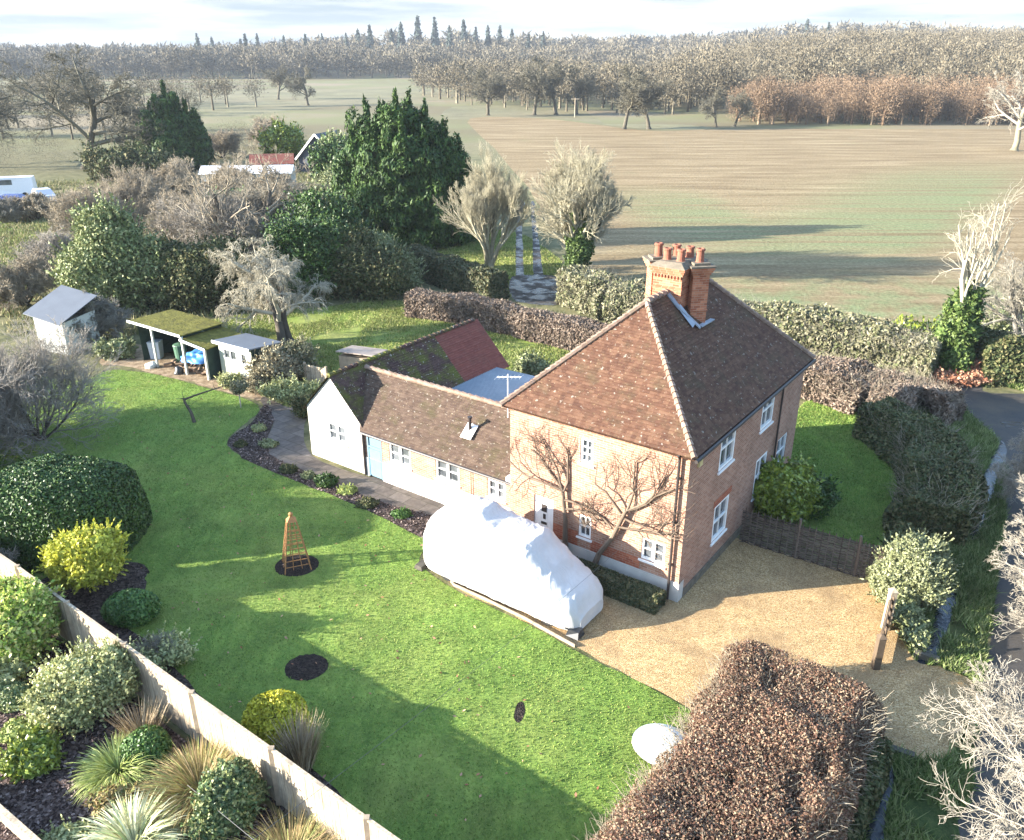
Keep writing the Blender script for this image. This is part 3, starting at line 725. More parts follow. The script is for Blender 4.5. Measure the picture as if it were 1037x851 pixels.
def sash(parent, p0, d, nrm, s0, s1, z0, z1, cols=2, rows=2, dep=.07, f=.065, name='window', casements=1, sill=True, label=None):
    """white timber window standing in an opening, one pane sheet behind its glazing bars"""
    p0, d, nrm = np.array(p0, float), np.array(d, float), np.array(nrm, float)
    pt = lambda s, z, e: np.array((*(p0 + d * s - nrm * e), z))
    mb = MB()
    def rail(sa, sb, za, zb, e0, e1):
        P = [pt(sa, za, e1), pt(sb, za, e1), pt(sb, za, e0), pt(sa, za, e0), pt(sa, zb, e1), pt(sb, zb, e1), pt(sb, zb, e0), pt(sa, zb, e0)]
        mb.hexa(P)
    e0, e1 = dep - .045, dep + .03
    rail(s0 - .015, s1 + .015, z1 - f, z1 + .015, e0, e1); rail(s0 - .015, s1 + .015, z0 - .015, z0 + f, e0, e1)
    rail(s0 - .015, s0 + f, z0 + f, z1 - f, e0, e1); rail(s1 - f, s1 + .015, z0 + f, z1 - f, e0, e1)
    W_ = (s1 - s0) / casements
    for c in range(1, casements): rail(s0 + W_ * c - f * .8, s0 + W_ * c + f * .8, z0 + f, z1 - f, e0 + .006, e1)
    for c in range(casements):
        a, b = s0 + W_ * c + f, s0 + W_ * (c + 1) - f
        for q in range(1, cols): x = a + (b - a) * q / cols; rail(x - .014, x + .014, z0 + f, z1 - f, e0 + .02, e1 - .012)
        for q in range(1, rows):
            z = z0 + f + (z1 - z0 - 2 * f) * q / rows; t = .028 if (casements == 1 and q == rows // 2 and rows > 1) else .014
            rail(a, b, z - t, z + t, e0 + .014, e1 - .014)
    if sill: rail(s0 - .06, s1 + .06, z0 - .075, z0 - .018, -.05, dep)
    o = mb.build(name, M['white'], parent)
    g = MB(); g.poly([tuple(pt(s0 + .02, z0 + .02, dep + .02)), tuple(pt(s1 - .02, z0 + .02, dep + .02)), tuple(pt(s1 - .02, z1 - .02, dep + .02)), tuple(pt(s0 + .02, z1 - .02, dep + .02))])
    g.build('pane', M['glass'], o)
    return o

W_, L_, EH = 6.03, 9.57, 4.86
# openings measured along each wall from its right-hand or near end
front = [(.50, 1.26, 1.04, 1.76), (2.98, 3.42, 1.04, 1.80), (4.36, 5.09, .02, 1.95), (3.02, 3.46, 3.58, 4.38)]
right = [(2.18, 3.30, 3.36, 4.70), (2.24, 3.36, .86, 2.14), (5.52, 6.62, 3.44, 4.72), (5.60, 6.60, .9, 2.34), (7.66, 8.66, .05, 2.30)]
mb = MB()
fr = [(a, b, c, e) for a, b, c, e in front]
wall(mb, hp(0, 0, 0)[:2], hp(W_, 0, 0)[:2], .64, EH, [(a, b, max(c, .64), e) for a, b, c, e in front], (0, -1), 0)
wall(mb, hp(0, 0, 0)[:2], hp(0, L_, 0)[:2], .26, EH, [(a, b, max(c, .26), e) for a, b, c, e in right], (1, 0), 0)
wall(mb, hp(0, L_, 0)[:2], hp(W_, L_, 0)[:2], 0, EH, [], (0, 1), 0)
wall(mb, hp(W_, 0, 0)[:2], hp(W_, L_, 0)[:2], 0, EH, [], (-1, 0), 0)
mb.build('wall', M['brick'], house)
# base courses: white on the front, pale footing on the side
mb = MB(); wall(mb, (0.028, -.028), (-W_ + .0, -.028), 0, .64, [(4.36 + .028, 5.09 + .028, 0, .64)], (0, -1)); mb.poly([(.028, -.028, .64), (0, 0, .645), (-4.36, 0, .645), (-4.36, -.028, .64)]); mb.poly([(-5.09, -.028, .64), (-5.09, 0, .645), (-W_, 0, .645), (-W_, -.028, .64)])
mb.poly([(.028, -.028, 0), (.028, .3, 0), (.028, .3, .64), (.028, -.028, .64)]); mb.build('plinth', M['limewash'], house)
mb = MB(); mb.box(-.02, .05, .302, L_, 0, .255); mb.build('footing', M['stone'], house)
mb = MB(); mb.box(-2.97, -1.28, -.012, -.0005, .66, 1.02); mb.box(-4.34, -3.44, -.012, -.0005, .66, 1.16); mb.build('brick_band', M['brick_red'], house)
# flat arches over the windows on the side, and a soldier course
for a, b, c, e in right[:2]: mb = MB(); mb.box(.0005, .014, a - .12, b + .12, e + .002, min(e + .24, EH - .02)); mb.build('lintel', M['brick_red'], house)
d_f, n_f = (-1, 0), (0, -1)
sash(house, (0, 0), d_f, n_f, *front[0], cols=1, rows=2, casements=2, label='x'); sash(house, (0, 0), d_f, n_f, *front[1], cols=2, rows=2); sash(house, (0, 0), d_f, n_f, *front[3], cols=2, rows=3)
for i, h in enumerate(right[:4]): sash(house, (0, 0), (0, 1), (1, 0), *h, cols=2, rows=2, dep=.05, f=.085)
sash(house, (0, 0), (0, 1), (1, 0), *right[4], cols=2, rows=4, sill=False)
# front door, white, with dark strap hinges, latch and small lights
mb = MB(); mb.box(-5.09, -4.36, .04, .09, .02, 1.95)
for q in range(1, 6): mb.box(-5.09 + q * .1217 - .004, -5.09 + q * .1217 + .004, .034, .0395, .04, 1.93)
fd = mb.build('door', M['white'], house); fd['label'] = 'white boarded front door with black ironmongery'
for x0_, x1_, z0_, z1_, nm_ in ((-4.82, -4.62, 1.42, 1.68, 'door_light'), (-4.76, -4.66, 1.16, 1.34, 'knocker'), (-4.83, -4.62, .96, 1.05, 'letter_plate')): mb = MB(); mb.box(x0_, x1_, .024, .0335, z0_, z1_); mb.build(nm_, M['metal_blk'], fd)

# --- tiled roofs, laid course by course
def tiled(mb, e0, e1, t0, t1, gauge=.10, lift=.022, mi=0, seed=0, u0=0., thick=.06, mi_fn=None):
    e0, e1, t0, t1 = [np.array(p, float) for p in (e0, e1, t0, t1)]
    n = np.cross(e1 - e0, (t0 + t1) / 2 - (e0 + e1) / 2); n /= np.linalg.norm(n)
    if n[2] < 0: n = -n
    Ls = np.linalg.norm((t0 + t1) / 2 - (e0 + e1) / 2); N_ = max(2, int(round(Ls / gauge))); r = rng_of(seed)
    ux = (e1 - e0) / np.linalg.norm(e1 - e0)
    cols = 9; sag = .03
    def P(s, t, up):
        A = e0 + (t0 - e0) * t; B = e1 + (t1 - e1) * t
        x = A + (B - A) * s
        return x + n * (up - sag * math.sin(math.pi * min(1, max(0, t))) * math.sin(math.pi * s))
    for i in range(N_):
        ta, tb = i / N_, (i + 1) / N_
        for c in range(cols):
            sa, sb = c / cols, (c + 1) / cols
            l0 = lift * (1 + .3 * math.sin(i * 2.1 + c)) 
            q = [P(sa, ta, l0), P(sb, ta, l0), P(sb, tb, .004), P(sa, tb, .004)]
            uv = [(float((p - e0) @ ux) + u0, (i + (0.02 if k < 2 else .98)) * gauge) for k, p in enumerate(q)]
            m_ = mi_fn(float((q[0] - e0) @ ux), ta) if mi_fn else mi
            mb.poly([tuple(p) for p in q], uv, m_)
            f = [P(sa, ta, -.004 if i else -thick), P(sb, ta, -.004 if i else -thick), P(sb, ta, l0), P(sa, ta, l0)]
            mb.poly([tuple(p) for p in f], [(u[0], i * gauge + .01) for u in (uv[0], uv[1], uv[1], uv[0])], m_)

def hip_row(mb, p, q, r=.085, step=.19):
    p, q = np.array(p, float), np.array(q, float); L = np.linalg.norm(q - p); n = int(L / step); d = (q - p) / L
    for i in range(n):
        a = p + d * (i * step); b = p + d * ((i + 1) * step + .05)
        mb.tube([a - np.array((0, 0, .0)), b + np.array((0, 0, -.012))], [r * 1.18, r * .78], 7)

OV = .20; ZE = 4.80; S_ = 2.80; HRZ = 7.90
E = [hp(-OV, -OV, ZE), hp(W_ + OV, -OV, ZE), hp(W_ + OV, L_ + OV, ZE), hp(-OV, L_ + OV, ZE)]
A1, A2 = hp(W_ / 2, S_, HRZ), hp(W_ / 2, L_ - S_, HRZ)
mb = MB()
tiled(mb, E[1], E[0], A1, A1, seed=1); tiled(mb, E[0], E[3], A1, A2, seed=2); tiled(mb, E[3], E[2], A2, A2, seed=3); tiled(mb, E[2], E[1], A2, A1, seed=4)
mb.poly([hp(-OV, -OV, ZE - .06), hp(-OV, L_ + OV, ZE - .06), hp(W_ + OV, L_ + OV, ZE - .06), hp(W_ + OV, -OV, ZE - .06)])
roof = mb.build('roof', M['tile'], house)
mb = MB()
for e, a in ((E[0], A1), (E[1], A1), (E[2], A2), (E[3], A2)): hip_row(mb, np.array(e) + (0, 0, .03), np.array(a) + (0, 0, .03))
hip_row(mb, np.array(A1) + (0, 0, .03), np.array(A2) + (0, 0, .03), .10, .3)
mb.build('hip_tiles', M['tile_hip'], roof)
# gutter and downpipes
def gutter(p, q, name='gutter', r=.055):
    mb = MB(); mb.tube([p, q], r, 8); return mb.build(name, M['metal_blk'], house)
gutter(hp(-OV - .05, -OV, ZE - .07), hp(-OV - .05, L_ + OV, ZE - .07))
mb = MB(); mb.tube([hp(.27, -.09, EH - .1), hp(.27, -.09, .05)], .042, 8); mb.tube([hp(.27, -OV, ZE - .02), hp(.27, -.09, EH - .22)], .042, 8)
for z in (1.2, 2.6, 4.0): mb.box(-.34, -.20, -.1, -.002, z, z + .05)
mb.build('downpipe', M['metal_blk'], house)
mb = MB(); mb.tube([(.07, 7.2, ZE - .08), (.07, 7.2, .1)], .035, 8); mb.build('downpipe', M['metal_blk'], house)
# alarm box under the eaves
mb = MB(); mb.box(.002, .07, .52, .74, 4.22, 4.5); ab = mb.build('alarm_box', plain('cream_plastic', (.55, .45, .22), .4), house)

# --- the chimney: a corbelled block on the ridge between two shafts set cornerwise
def shaft(mb, c, s, z0, z1, rot, mi=0):
    co = [(c[0] + s / 2 * math.sqrt(2) * math.cos(rot + math.pi / 4 + k * math.pi / 2), c[1] + s / 2 * math.sqrt(2) * math.sin(rot + math.pi / 4 + k * math.pi / 2)) for k in range(4)]
    for k in range(4):
        a, b = co[k], co[(k + 1) % 4]; w = math.dist(a, b)
        mb.poly([(*a, z0), (*b, z0), (*b, z1), (*a, z1)], [(k * w, z0), (k * w + w, z0), (k * w + w, z1), (k * w, z1)], mi)
    mb.poly([(*p, z1) for p in co], None, mi); mb.poly([(*p, z0) for p in co[::-1]], None, mi)
CB0, CB1, CA0, CA1 = 4.15, 5.65, 2.55, 3.52
chim = MB(); chim.box(-CA1, -CA0, CB0, CB1, 6.7, 8.46)
SH = [(hp(2.33, 4.86, 0)), (hp(3.74, 4.86, 0))]
for c in SH: shaft(chim, c, .52, 6.2, 8.66, math.pi / 4)
# string course and oversailing courses
chim.box(-CA1 - .02, -CA0 + .02, CB0 - .025, CB1 + .025, 8.02, 8.07)
for c in SH: shaft(chim, c, .57, 7.32 if c is SH[0] else 7.5, 7.37 if c is SH[0] else 7.55, math.pi / 4)
for q, (w, z) in enumerate(((.04, 8.461), (.08, 8.54), (.12, 8.62))):
    chim.box(-CA1 - w, -CA0 + w, CB0 - w, CB1 + w, z, z + .076)
    for c in SH: shaft(chim, c, .52 + 2 * w - .003 * q, z + .002, z + .0755, math.pi / 4)
nd = 9
for i in range(nd):
    x = -CA1 + (i + .25) * (CA1 - CA0) / nd; chim.box(x, x + .055, CB0 - .038, CB0 - .001, 8.36, 8.455)
ch = chim.build('chimney', M['brick_chim'], roof)
cap = MB(); cap.hexa([(-CA1 - .13, CB0 - .13, 8.70), (-CA0 + .13, CB0 - .13, 8.70), (-CA0 + .13, CB1 + .13, 8.70), (-CA1 - .13, CB1 + .13, 8.70), (-CA1 + .1, CB0 + .1, 8.84), (-CA0 - .1, CB0 + .1, 8.84), (-CA0 - .1, CB1 - .1, 8.84), (-CA1 + .1, CB1 - .1, 8.84)])
for c in SH: shaft(cap, c, .80, 8.701, 8.755, math.pi / 4); shaft(cap, c, .52, 8.756, 8.83, math.pi / 4)
cap.build('cap', M['stone'], ch)
for x, y, z, hgt in ((SH[1][0], SH[1][1], 8.82, .42), (-3.28, 4.55, 8.83, .36), (-2.82, 4.55, 8.83, .38), (-3.28, 5.2, 8.83, .36), (-2.82, 5.2, 8.83, .36), (SH[0][0], SH[0][1], 8.82, .42)):
    p = MB(); p.lathe([(.15, 0), (.125, .04), (.115, hgt * .8), (.145, hgt * .84), (.145, hgt * .95), (.12, hgt), (.085, hgt), (.085, hgt - .12)], 14, (x, y, z)); p.build('chimney_pot', M['pot'], ch, True)
fl = MB()
rz = lambda a: ZE + (HRZ - ZE) * (a + OV) / (W_ / 2 + OV)
fl.poly([hp(2.0, 4.02, rz(2.0) + .06), hp(3.0, 4.02, rz(3.0) + .06), hp(3.0, 4.2, rz(3.0) + .14), hp(2.0, 4.2, rz(2.0) + .14)])
fl.bar(hp(1.93, 4.42, rz(1.93) + .05), hp(2.6, 4.1, rz(2.6) + .06), .26, .035); fl.bar(hp(2.5, 4.1, rz(2.5) + .07), hp(3.03, 4.1, rz(3.02) + .06), .16, .05)
fl.bar(hp(3.5, 4.1, rz(2.52) + .06), hp(3.0, 4.1, rz(3.0) + .06), .16, .05); fl.bar(hp(1.95, 4.45, rz(1.95) + .05), hp(1.95, 5.4, rz(1.95) + .05), .16, .035)
fl.build('flashing', M['lead'], ch)

# --- low wing running left from the house
wf, wh = .42, 1.98
wing = [(6.55, 7.28, 1.0, 1.66), (8.52, 9.58, .98, 1.76), (10.78, 11.82, .96, 1.72), (12.2, 12.95, .04, 1.66)]
gab = [(14.08, 15.08, .98, 1.72)]
mb = MB()
wall(mb, (-W_, wf), (-13.14, wf), .80, wh, [(a - W_, b - W_, max(c, .80), e) for a, b, c, e in wing], (0, -1))
wall(mb, (-W_, 3.85), (-13.14, 3.85), 0, wh, [], (0, 1))
mb.build('wing_wall', M['brick'], house)
mb = MB(); wall(mb, (-W_, wf - .02), (-13.14, wf - .02), 0, .80, [(12.2 - W_, 12.95 - W_, 0, .80)], (0, -1)); mb.poly([(-W_, wf - .02, .80), (-W_, wf, .803), (-12.2, wf, .803), (-12.2, wf - .02, .80)]); mb.build('white_dado', M['limewash'], house)
G0, G1, GM, GE, GZ = 13.14, 16.17, 14.65, 2.14, 3.66
mb = MB(); gf = wf + .01
wall(mb, (-G0, gf), (-G1, gf), 0, GE, [(a - G0, b - G0, c, e) for a, b, c, e in gab], (0, -1))
mb.poly([(-G0, gf, GE), (-G1, gf, GE), (-GM, gf, GZ)])
wall(mb, (-G0, gf), (-G0, 9.2), 0, GE, [], (1, 0)); wall(mb, (-G1, gf), (-G1, 9.2), 0, GE, [], (-1, 0))
wall(mb, (-G0, 9.2), (-G1, 9.2), 0, GE, [], (0, 1)); mb.poly([(-G0, 9.2, GE), (-G1, 9.2, GE), (-GM, 9.2, GZ)])
mb.build('gable_wall', M['limewash'], house)
sash(house, (0, wf), d_f, n_f, *wing[0], cols=1, rows=2, casements=2); sash(house, (0, wf), d_f, n_f, *wing[1], cols=1, rows=2, casements=2); sash(house, (0, wf), d_f, n_f, *wing[2], cols=1, rows=2, casements=2)
sash(house, (0, gf), d_f, n_f, *gab[0], cols=1, rows=2, casements=2)
mb = MB(); mb.box(-12.95, -12.2, wf + .03, wf + .08, .04, 1.66); mb.box(-12.95, -12.88, wf - .01, wf + .0295, .04, 1.66); mb.box(-12.27, -12.2, wf - .01, wf + .0295, .04, 1.66); mb.box(-12.879, -12.271, wf - .01, wf + .0295, 1.24, 1.32)
bd = mb.build('door', M['blue_door'], house); bd['label'] = 'pale blue side door of the low wing'
mb = MB(); mb.box(-12.86, -12.29, wf + .0, wf + .0285, .1, 1.2); mb.build('door_panel', plain('panel_blue', (.135, .245, .32), .4), bd)
wr_b, wr_z = 2.12, 3.56
mb = MB()
tiled(mb, hp(13.05, wf - .22, wh - .06), hp(W_ + .01, wf - .22, wh - .06), hp(14.6, wr_b, wr_z), hp(W_ + .01, wr_b, wr_z), seed=11)
tiled(mb, hp(W_ + .01, 2 * wr_b - wf + .2, wh - .06), hp(13.05, 2 * wr_b - wf + .2, wh - .06), hp(W_ + .01, wr_b, wr_z), hp(14.6, wr_b, wr_z), seed=12)
wrf = mb.build('wing_roof', M['tile_old'], house)
mb = MB(); hip_row(mb, hp(14.5, wr_b, wr_z + .02), hp(W_ + .01, wr_b, wr_z + .02), .09, .3); mb.build('ridge_tiles', M['tile_hip'], wrf)
mb = MB(); slope = (GZ - GE) / (GM - G0)
eo = .12
pick = lambda s, t: 1 if s > 5.6 else 0
tiled(mb, hp(G0 - .30, gf - eo, GE - slope * .30), hp(G0 - .30, 9.3, GE - slope * .30), hp(GM, gf - eo, GZ + .06), hp(GM, 9.3, GZ + .06), seed=13, mi_fn=pick)
tiled(mb, hp(G1 + .16, 9.3, GE - slope * .14), hp(G1 + .16, gf - eo, GE - slope * .14), hp(GM, 9.3, GZ + .06), hp(GM, gf - eo, GZ + .06), seed=14)
grf = mb.build('gable_roof', [M['tile_moss'], M['tile_new']], house); grf['label'] = 'dark mossy gable roof with a patch of newer red tiles at the far end'
mb = MB(); hip_row(mb, hp(GM, gf - .1, GZ + .08), hp(GM, 9.3, GZ + .08), .085, .3); mb.build('ridge_tiles', M['tile_moss'], grf)
# the shallow ribbed sheet roof filling the angle behind the wing
mb = MB(); x0, x1, y0, y1 = -12.9, -W_ - .02, 3.6, 8.4
n = 46
for i in range(n):
    ya, yb = y0 + (y1 - y0) * i / n, y0 + (y1 - y0) * (i + 1) / n; r = (yb - ya) * .22
    z = 2.02
    mb.poly([(x0, ya, z), (x1, ya, z + .12), (x1, yb - r, z + .12), (x0, yb - r, z)]); mb.poly([(x0, yb - r, z), (x1, yb - r, z + .12), (x1, yb - r / 2, z + .15), (x0, yb - r / 2, z + .03)]); mb.poly([(x0, yb - r / 2, z + .03), (x1, yb - r / 2, z + .15), (x1, yb, z + .12), (x0, yb, z)])
mb.build('sheet_roof', M['blue_sheet'], house)
mb = MB(); wall(mb, (-W_, 8.3), (-12.9, 8.3), 0, 2.0, [], (0, 1)); mb.build('rear_wall', M['limewash'], house)
# flue on the wing roof
mb = MB(); mb.tube([hp(8.58, 1.15, 2.7), hp(8.58, 1.15, 3.28)], .055, 10); mb.tube([hp(8.58, 1.15, 3.26), hp(8.58, 1.15, 3.32)], .085, 10); fo = mb.build('flue', M['metal_blk'], wrf)
mb = MB(); mb.hexa([hp(8.82, .88, 2.60), hp(8.36, .88, 2.60), hp(8.36, 1.34, 2.97), hp(8.82, 1.34, 2.97), hp(8.72, .98, 2.74), hp(8.46, .98, 2.74), hp(8.46, 1.3, 2.99), hp(8.72, 1.3, 2.99)]); mb.build('flue_base', M['white'], fo)
# wing gutter pipes
mb = MB(); mb.tube([hp(13.09, wf - .06, wh - .05), hp(13.09, wf - .06, .03)], .045, 8); mb.build('downpipe', M['metal_blk'], house)
mb = MB(); mb.tube([hp(7.95, wf - .05, wh - .05), hp(7.95, wf - .05, .85)], .012, 6); mb.build('cable', M['metal_blk'], house)
gutter(hp(13.0, wf - .26, wh - .08), hp(W_ + .02, wf - .26, wh - .08))
# aerial clamped to the corner of the house
mb = MB(); ax, ay = -W_ - .12, .05
mb.tube([(ax, ay, 4.3), (ax, ay, 5.75)], .02, 6); mb.tube([(ax - .35, ay - .1, 5.6), (ax + .4, ay + .15, 5.7)], .014, 5)
for t in np.linspace(0, 1, 7): mb.tube([(ax - .35 + .75 * t - .05, ay - .1 + .25 * t + .18, 5.6 + .1 * t), (ax - .35 + .75 * t + .05, ay - .1 + .25 * t - .18, 5.6 + .1 * t)], .008, 4)
mb.build('aerial', plain('grey_metal', (.6, .6, .6), .4), house)
# white bracket and pipe at the eaves junction
mb = MB(); mb.box(-W_ - .25, -W_ - .01, .10, .30, 2.0, 2.16); mb.build('rainwater_head', M['white'], house)

# ------------------------------------------------------------------ the covered camper van
def house_to_world(a, b, z=0.0):
    c, s = math.cos(HR), math.sin(HR); x, y = -a, b
    return (HX + c * x - s * y, HY + s * x + c * y, z)
k = NM('white_cover_cloth', .8, .2)
k.color(k.ramp(k.noise(1.5, 4), [(.3, (.46, .445, .42)), (.7, (.57, .555, .53))])); k.bump(k.noise(1.6, 5, .55, k.mapped((1, 1, .5)), 1.2), .45, .10); M['cover'] = k.m
M['rubber'] = plain('tyre_rubber', (.02, .02, .02), .7, .3)
M['black_plastic'] = plain('black_plastic', (.025, .027, .03), .4, .5)

van = thing('camper_van', 'camper van parked on gravel under a fitted white cloth cover', 'camper van', house_to_world(4.35, -2.28), HR)
def cover_mesh():
    # profile of the cover along its length, from the tail (left) to the nose; x grows towards the nose
    X = np.array([-2.72, -2.66, -2.5, -2.2, -1.7, -1.1, -.6, -.2, .1, .5, .9, 1.05, 1.3, 1.7, 2.1, 2.45, 2.68, 2.80, 2.84])
    T = np.array([1.2, 1.75, 2.02, 2.14, 2.20, 2.24, 2.24, 2.22, 2.20, 2.17, 2.12, 2.03, 1.82, 1.52, 1.26, 1.08, .86, .60, .42])
    Wd = np.array([.78, .86, .93, .97, .99, 1.0, 1.0, 1.0, 1.0, 1.0, 1.0, 1.0, .99, .98, .96, .92, .82, .66, .50])
    B = np.array([.16, .10, .07, .05, .04, .06, .07, .06, .05, .05, .05, .05, .04, .03, .03, .03, .04, .06, .10])
    xs = np.linspace(-2.72, 2.84, 150); Tt, Ww, Bb = np.interp(xs, X, T), np.interp(xs, X, Wd), np.interp(xs, X, B)
    ker = np.ones(7) / 7
    sm = lambda a: np.convolve(np.pad(a, 3, 'edge'), ker, 'valid')
    Tt, Ww = sm(Tt), sm(Ww); m = 96
    V = np.zeros((len(xs), m, 3))
    for i, x in enumerate(xs):
        th = np.linspace(math.radians(-90), math.radians(270), m, endpoint=False)
        p = 4.2 if x < .95 else 3.2
        c, s = np.cos(th), np.sin(th)
        yy = np.sign(c) * np.abs(c) ** (2 / p) * Ww[i]
        zz = np.sign(s) * np.abs(s) ** (2 / p); yy = np.where(s < 0, np.sign(c) * np.abs(c) ** (2 / 11.) * Ww[i], yy)
        zc = (Tt[i] + Bb[i]) / 2; z = zc + zz * (Tt[i] - Bb[i]) / 2
        # sides lean in towards the roof
        yy = yy * (1 - .13 * np.clip((z - 1.1) / 1.1, 0, 1))
        V[i, :, 0] = x; V[i, :, 1] = yy; V[i, :, 2] = z
    # raised roof box under the cover towards the tail, cloth pulled over its corners
    bx = sstep(-2.5, -2.0, V[..., 0]) * (1 - sstep(-1.0, -.55, V[..., 0])); by = 1 - sstep(.35, .75, np.abs(V[..., 1] - .15))
    V[..., 2] += .20 * bx * by * (V[..., 2] > 1.8)
    # sag of the cloth between the box and the windscreen ridge
    sg = sstep(-.7, -.2, V[..., 0]) * (1 - sstep(.5, 1.0, V[..., 0])) * (1 - sstep(.5, .85, np.abs(V[..., 1]))) * (V[..., 2] > 1.8)
    V[..., 2] -= .06 * sg
    # folds: drawn diagonally down the sides and from the roof corners
    P = V.reshape(-1, 3); f1 = wobble(P * np.array([1.0, .6, .55]), 4, 5.2); f2 = wobble(P * np.array([1.6, 1.0, .35]), 8, 7.5)
    d = np.zeros_like(P); d[:, 1] = np.sign(P[:, 1]); d[:, 2] = .5
    fold = np.abs(np.sin(3.1 * (P[:, 0] + .8 * P[:, 2]) + 1.4 * f1)) ** 3
    fold2 = np.abs(np.sin(2.2 * (P[:, 0] - 1.1 * P[:, 2]) + 1.8 * f2 + 1.0)) ** 5
    P = P + d * (.016 * f1 + .011 * f2 + .022 * fold * (P[:, 2] < 2.1) + .024 * fold2)[:, None]
    for xc in (-1.45, -.1, 1.0):                           # sewn seams across the cover
        P = P + d * (.014 * np.exp(-((P[:, 0] - xc) / .022) ** 2))[:, None]
    n = len(xs); i = np.arange(n - 1)[:, None] * m; j = np.arange(m)[None]
    F = np.stack([i + j, i + (j + 1) % m, i + m + (j + 1) % m, i + m + j], -1).reshape(-1, 4)
    g = GEO(); V2 = P; g.add(V2, F)
    for e, base in ((0, 0), (1, (n - 1) * m)):
        c = V2[base:base + m].mean(0); tri = np.stack([np.arange(m), (np.arange(m) + 1) % m, np.full(m, m)], 1)
        if e == 0: tri = tri[:, [1, 0, 2]]
        g.add(np.concatenate([V2[base:base + m], c[None]]), tri)
    return g
cov = cover_mesh().build('cover', M['cover'], van, True)
mb = MB()
for y in (-.80,):
    mb.poly([(-1.75, .15 - .35, 2.458), (-1.05, .15 - .35, 2.458), (-1.05, .5, 2.458), (-1.75, .5, 2.458)])
# dark straps holding the cover down
mb = MB(); mb.tube([(2.55, -.98, .30), (2.70, -.72, .08), (2.62, -.55, .05)], .022, 6)
mb.build('strap', M['black_plastic'], van)
for x in (-1.78, 1.86):
    for y in (-.78, .78):
        w = MB(); n = 22
        prof = [(.16, -.1), (.29, -.105), (.325, -.07), (.33, 0), (.325, .07), (.29, .105), (.16, .1)]
        R = [[(x + r * math.cos(2 * math.pi * q / n), y + e, .33 + r * math.sin(2 * math.pi * q / n)) for q in range(n)] for r, e in prof]
        for A, Bq in zip(R, R[1:]):
            for q in range(n): w.poly([A[q], A[(q + 1) % n], Bq[(q + 1) % n], Bq[q]])
        o = w.build('wheel', M['rubber'], van, True)
        h = MB(); h.poly([(x + .17 * math.cos(2 * math.pi * q / n), y - .08, .33 + .17 * math.sin(2 * math.pi * q / n)) for q in range(n)]); h.build('rim', plain('steel_rim', (.45, .45, .46), .35, .5) if 'rim' not in M else M['rim'], o)
mb = MB(); mb.hexa([(2.55, -.95, .03), (2.95, -.95, .03), (2.95, -.6, .03), (2.55, -.6, .03), (2.6, -.9, .22), (2.9, -.85, .20), (2.9, -.62, .22), (2.6, -.62, .24)])
ws = mb.build('weight_bag', M['black_plastic']); ws.location = house_to_world(4.35, -2.28); ws.rotation_euler = (0, 0, HR); tag(ws, 'black bag weighing down the nose of the white van cover', 'bag')
mb = MB(); mb.hexa([(-3.05, -.95, .0), (-2.72, -.95, .0), (-2.72, -.55, .0), (-3.05, -.55, .0), (-3.0, -.92, .16), (-2.76, -.92, .14), (-2.76, -.58, .16), (-3.0, -.58, .18)])
ws = mb.build('edging_stone', plain('dark_stone', (.07, .062, .05), .9, .2, .3, 5.)); ws.location = house_to_world(4.35, -2.28); ws.rotation_euler = (0, 0, HR); tag(ws, 'dark stone block at the tail end of the covered van', 'stone')
# timber edge boards between the lawn and the gravel
mb = MB(); pts = [(-2.59, 22.39), (-1.74, 20.89), (-0.68, 20.10), (0.32, 19.31), (1.70, 18.07)]
for p, q in zip(pts, pts[1:]): mb.bar((*p, .045), (*q, .045), .03, .11)
tag(mb.build('lawn_edging', M['oak']), 'low timber edging along the lawn beside the covered van', 'edging')

# ------------------------------------------------------------------ obelisk
ob = thing('plant_obelisk', 'rust brown wooden obelisk trellis standing in a round soil bed', 'obelisk', (-6.75, 22.0, .016), .35)
rust = plain('rust_brown_wood', (.30, .15, .06), .8, .2, .25, 8.)
HB, HT, HO = .40, .13, 1.62
for sx_, sy_ in ((-1, -1), (1, -1), (1, 1), (-1, 1)):
    m_ = MB(); m_.bar((sx_ * HB, sy_ * HB, 0), (sx_ * HT, sy_ * HT, HO), .034); m_.build('leg', rust, ob)
lat = MB()
for q in range(1, 9):
    z = HO * q / 8.6 + .01; w = HB + (HT - HB) * q / 8.6
    for a, b in (((-w, -w), (w, -w)), ((w, -w), (w, w)), ((w, w), (-w, w)), ((-w, w), (-w, -w))): lat.bar((*a, z), (*b, z), .019)
for sx_, sy_, ax_ in ((0, -1, 0), (0, 1, 0), (1, 0, 1), (-1, 0, 1)):
    for o_ in (-.33, .33):
        f = lambda w: ((o_ * w, sy_ * w) if ax_ == 0 else (sx_ * w, o_ * w))
        lat.bar((*f(HB), .1), (*f(HT), HO), .018)
lat.build('lattice', rust, ob)
t = MB(); t.hexa([(-.15, -.15, HO), (.15, -.15, HO), (.15, .15, HO), (-.15, .15, HO), (-.03, -.03, HO + .16), (.03, -.03, HO + .16), (.03, .03, HO + .16), (-.03, .03, HO + .16)]); t.lathe([(.02, 0), (.07, .05), (.07, .1), (.0, .15)], 10, (0, 0, HO + .15)); t.build('finial', rust, ob)

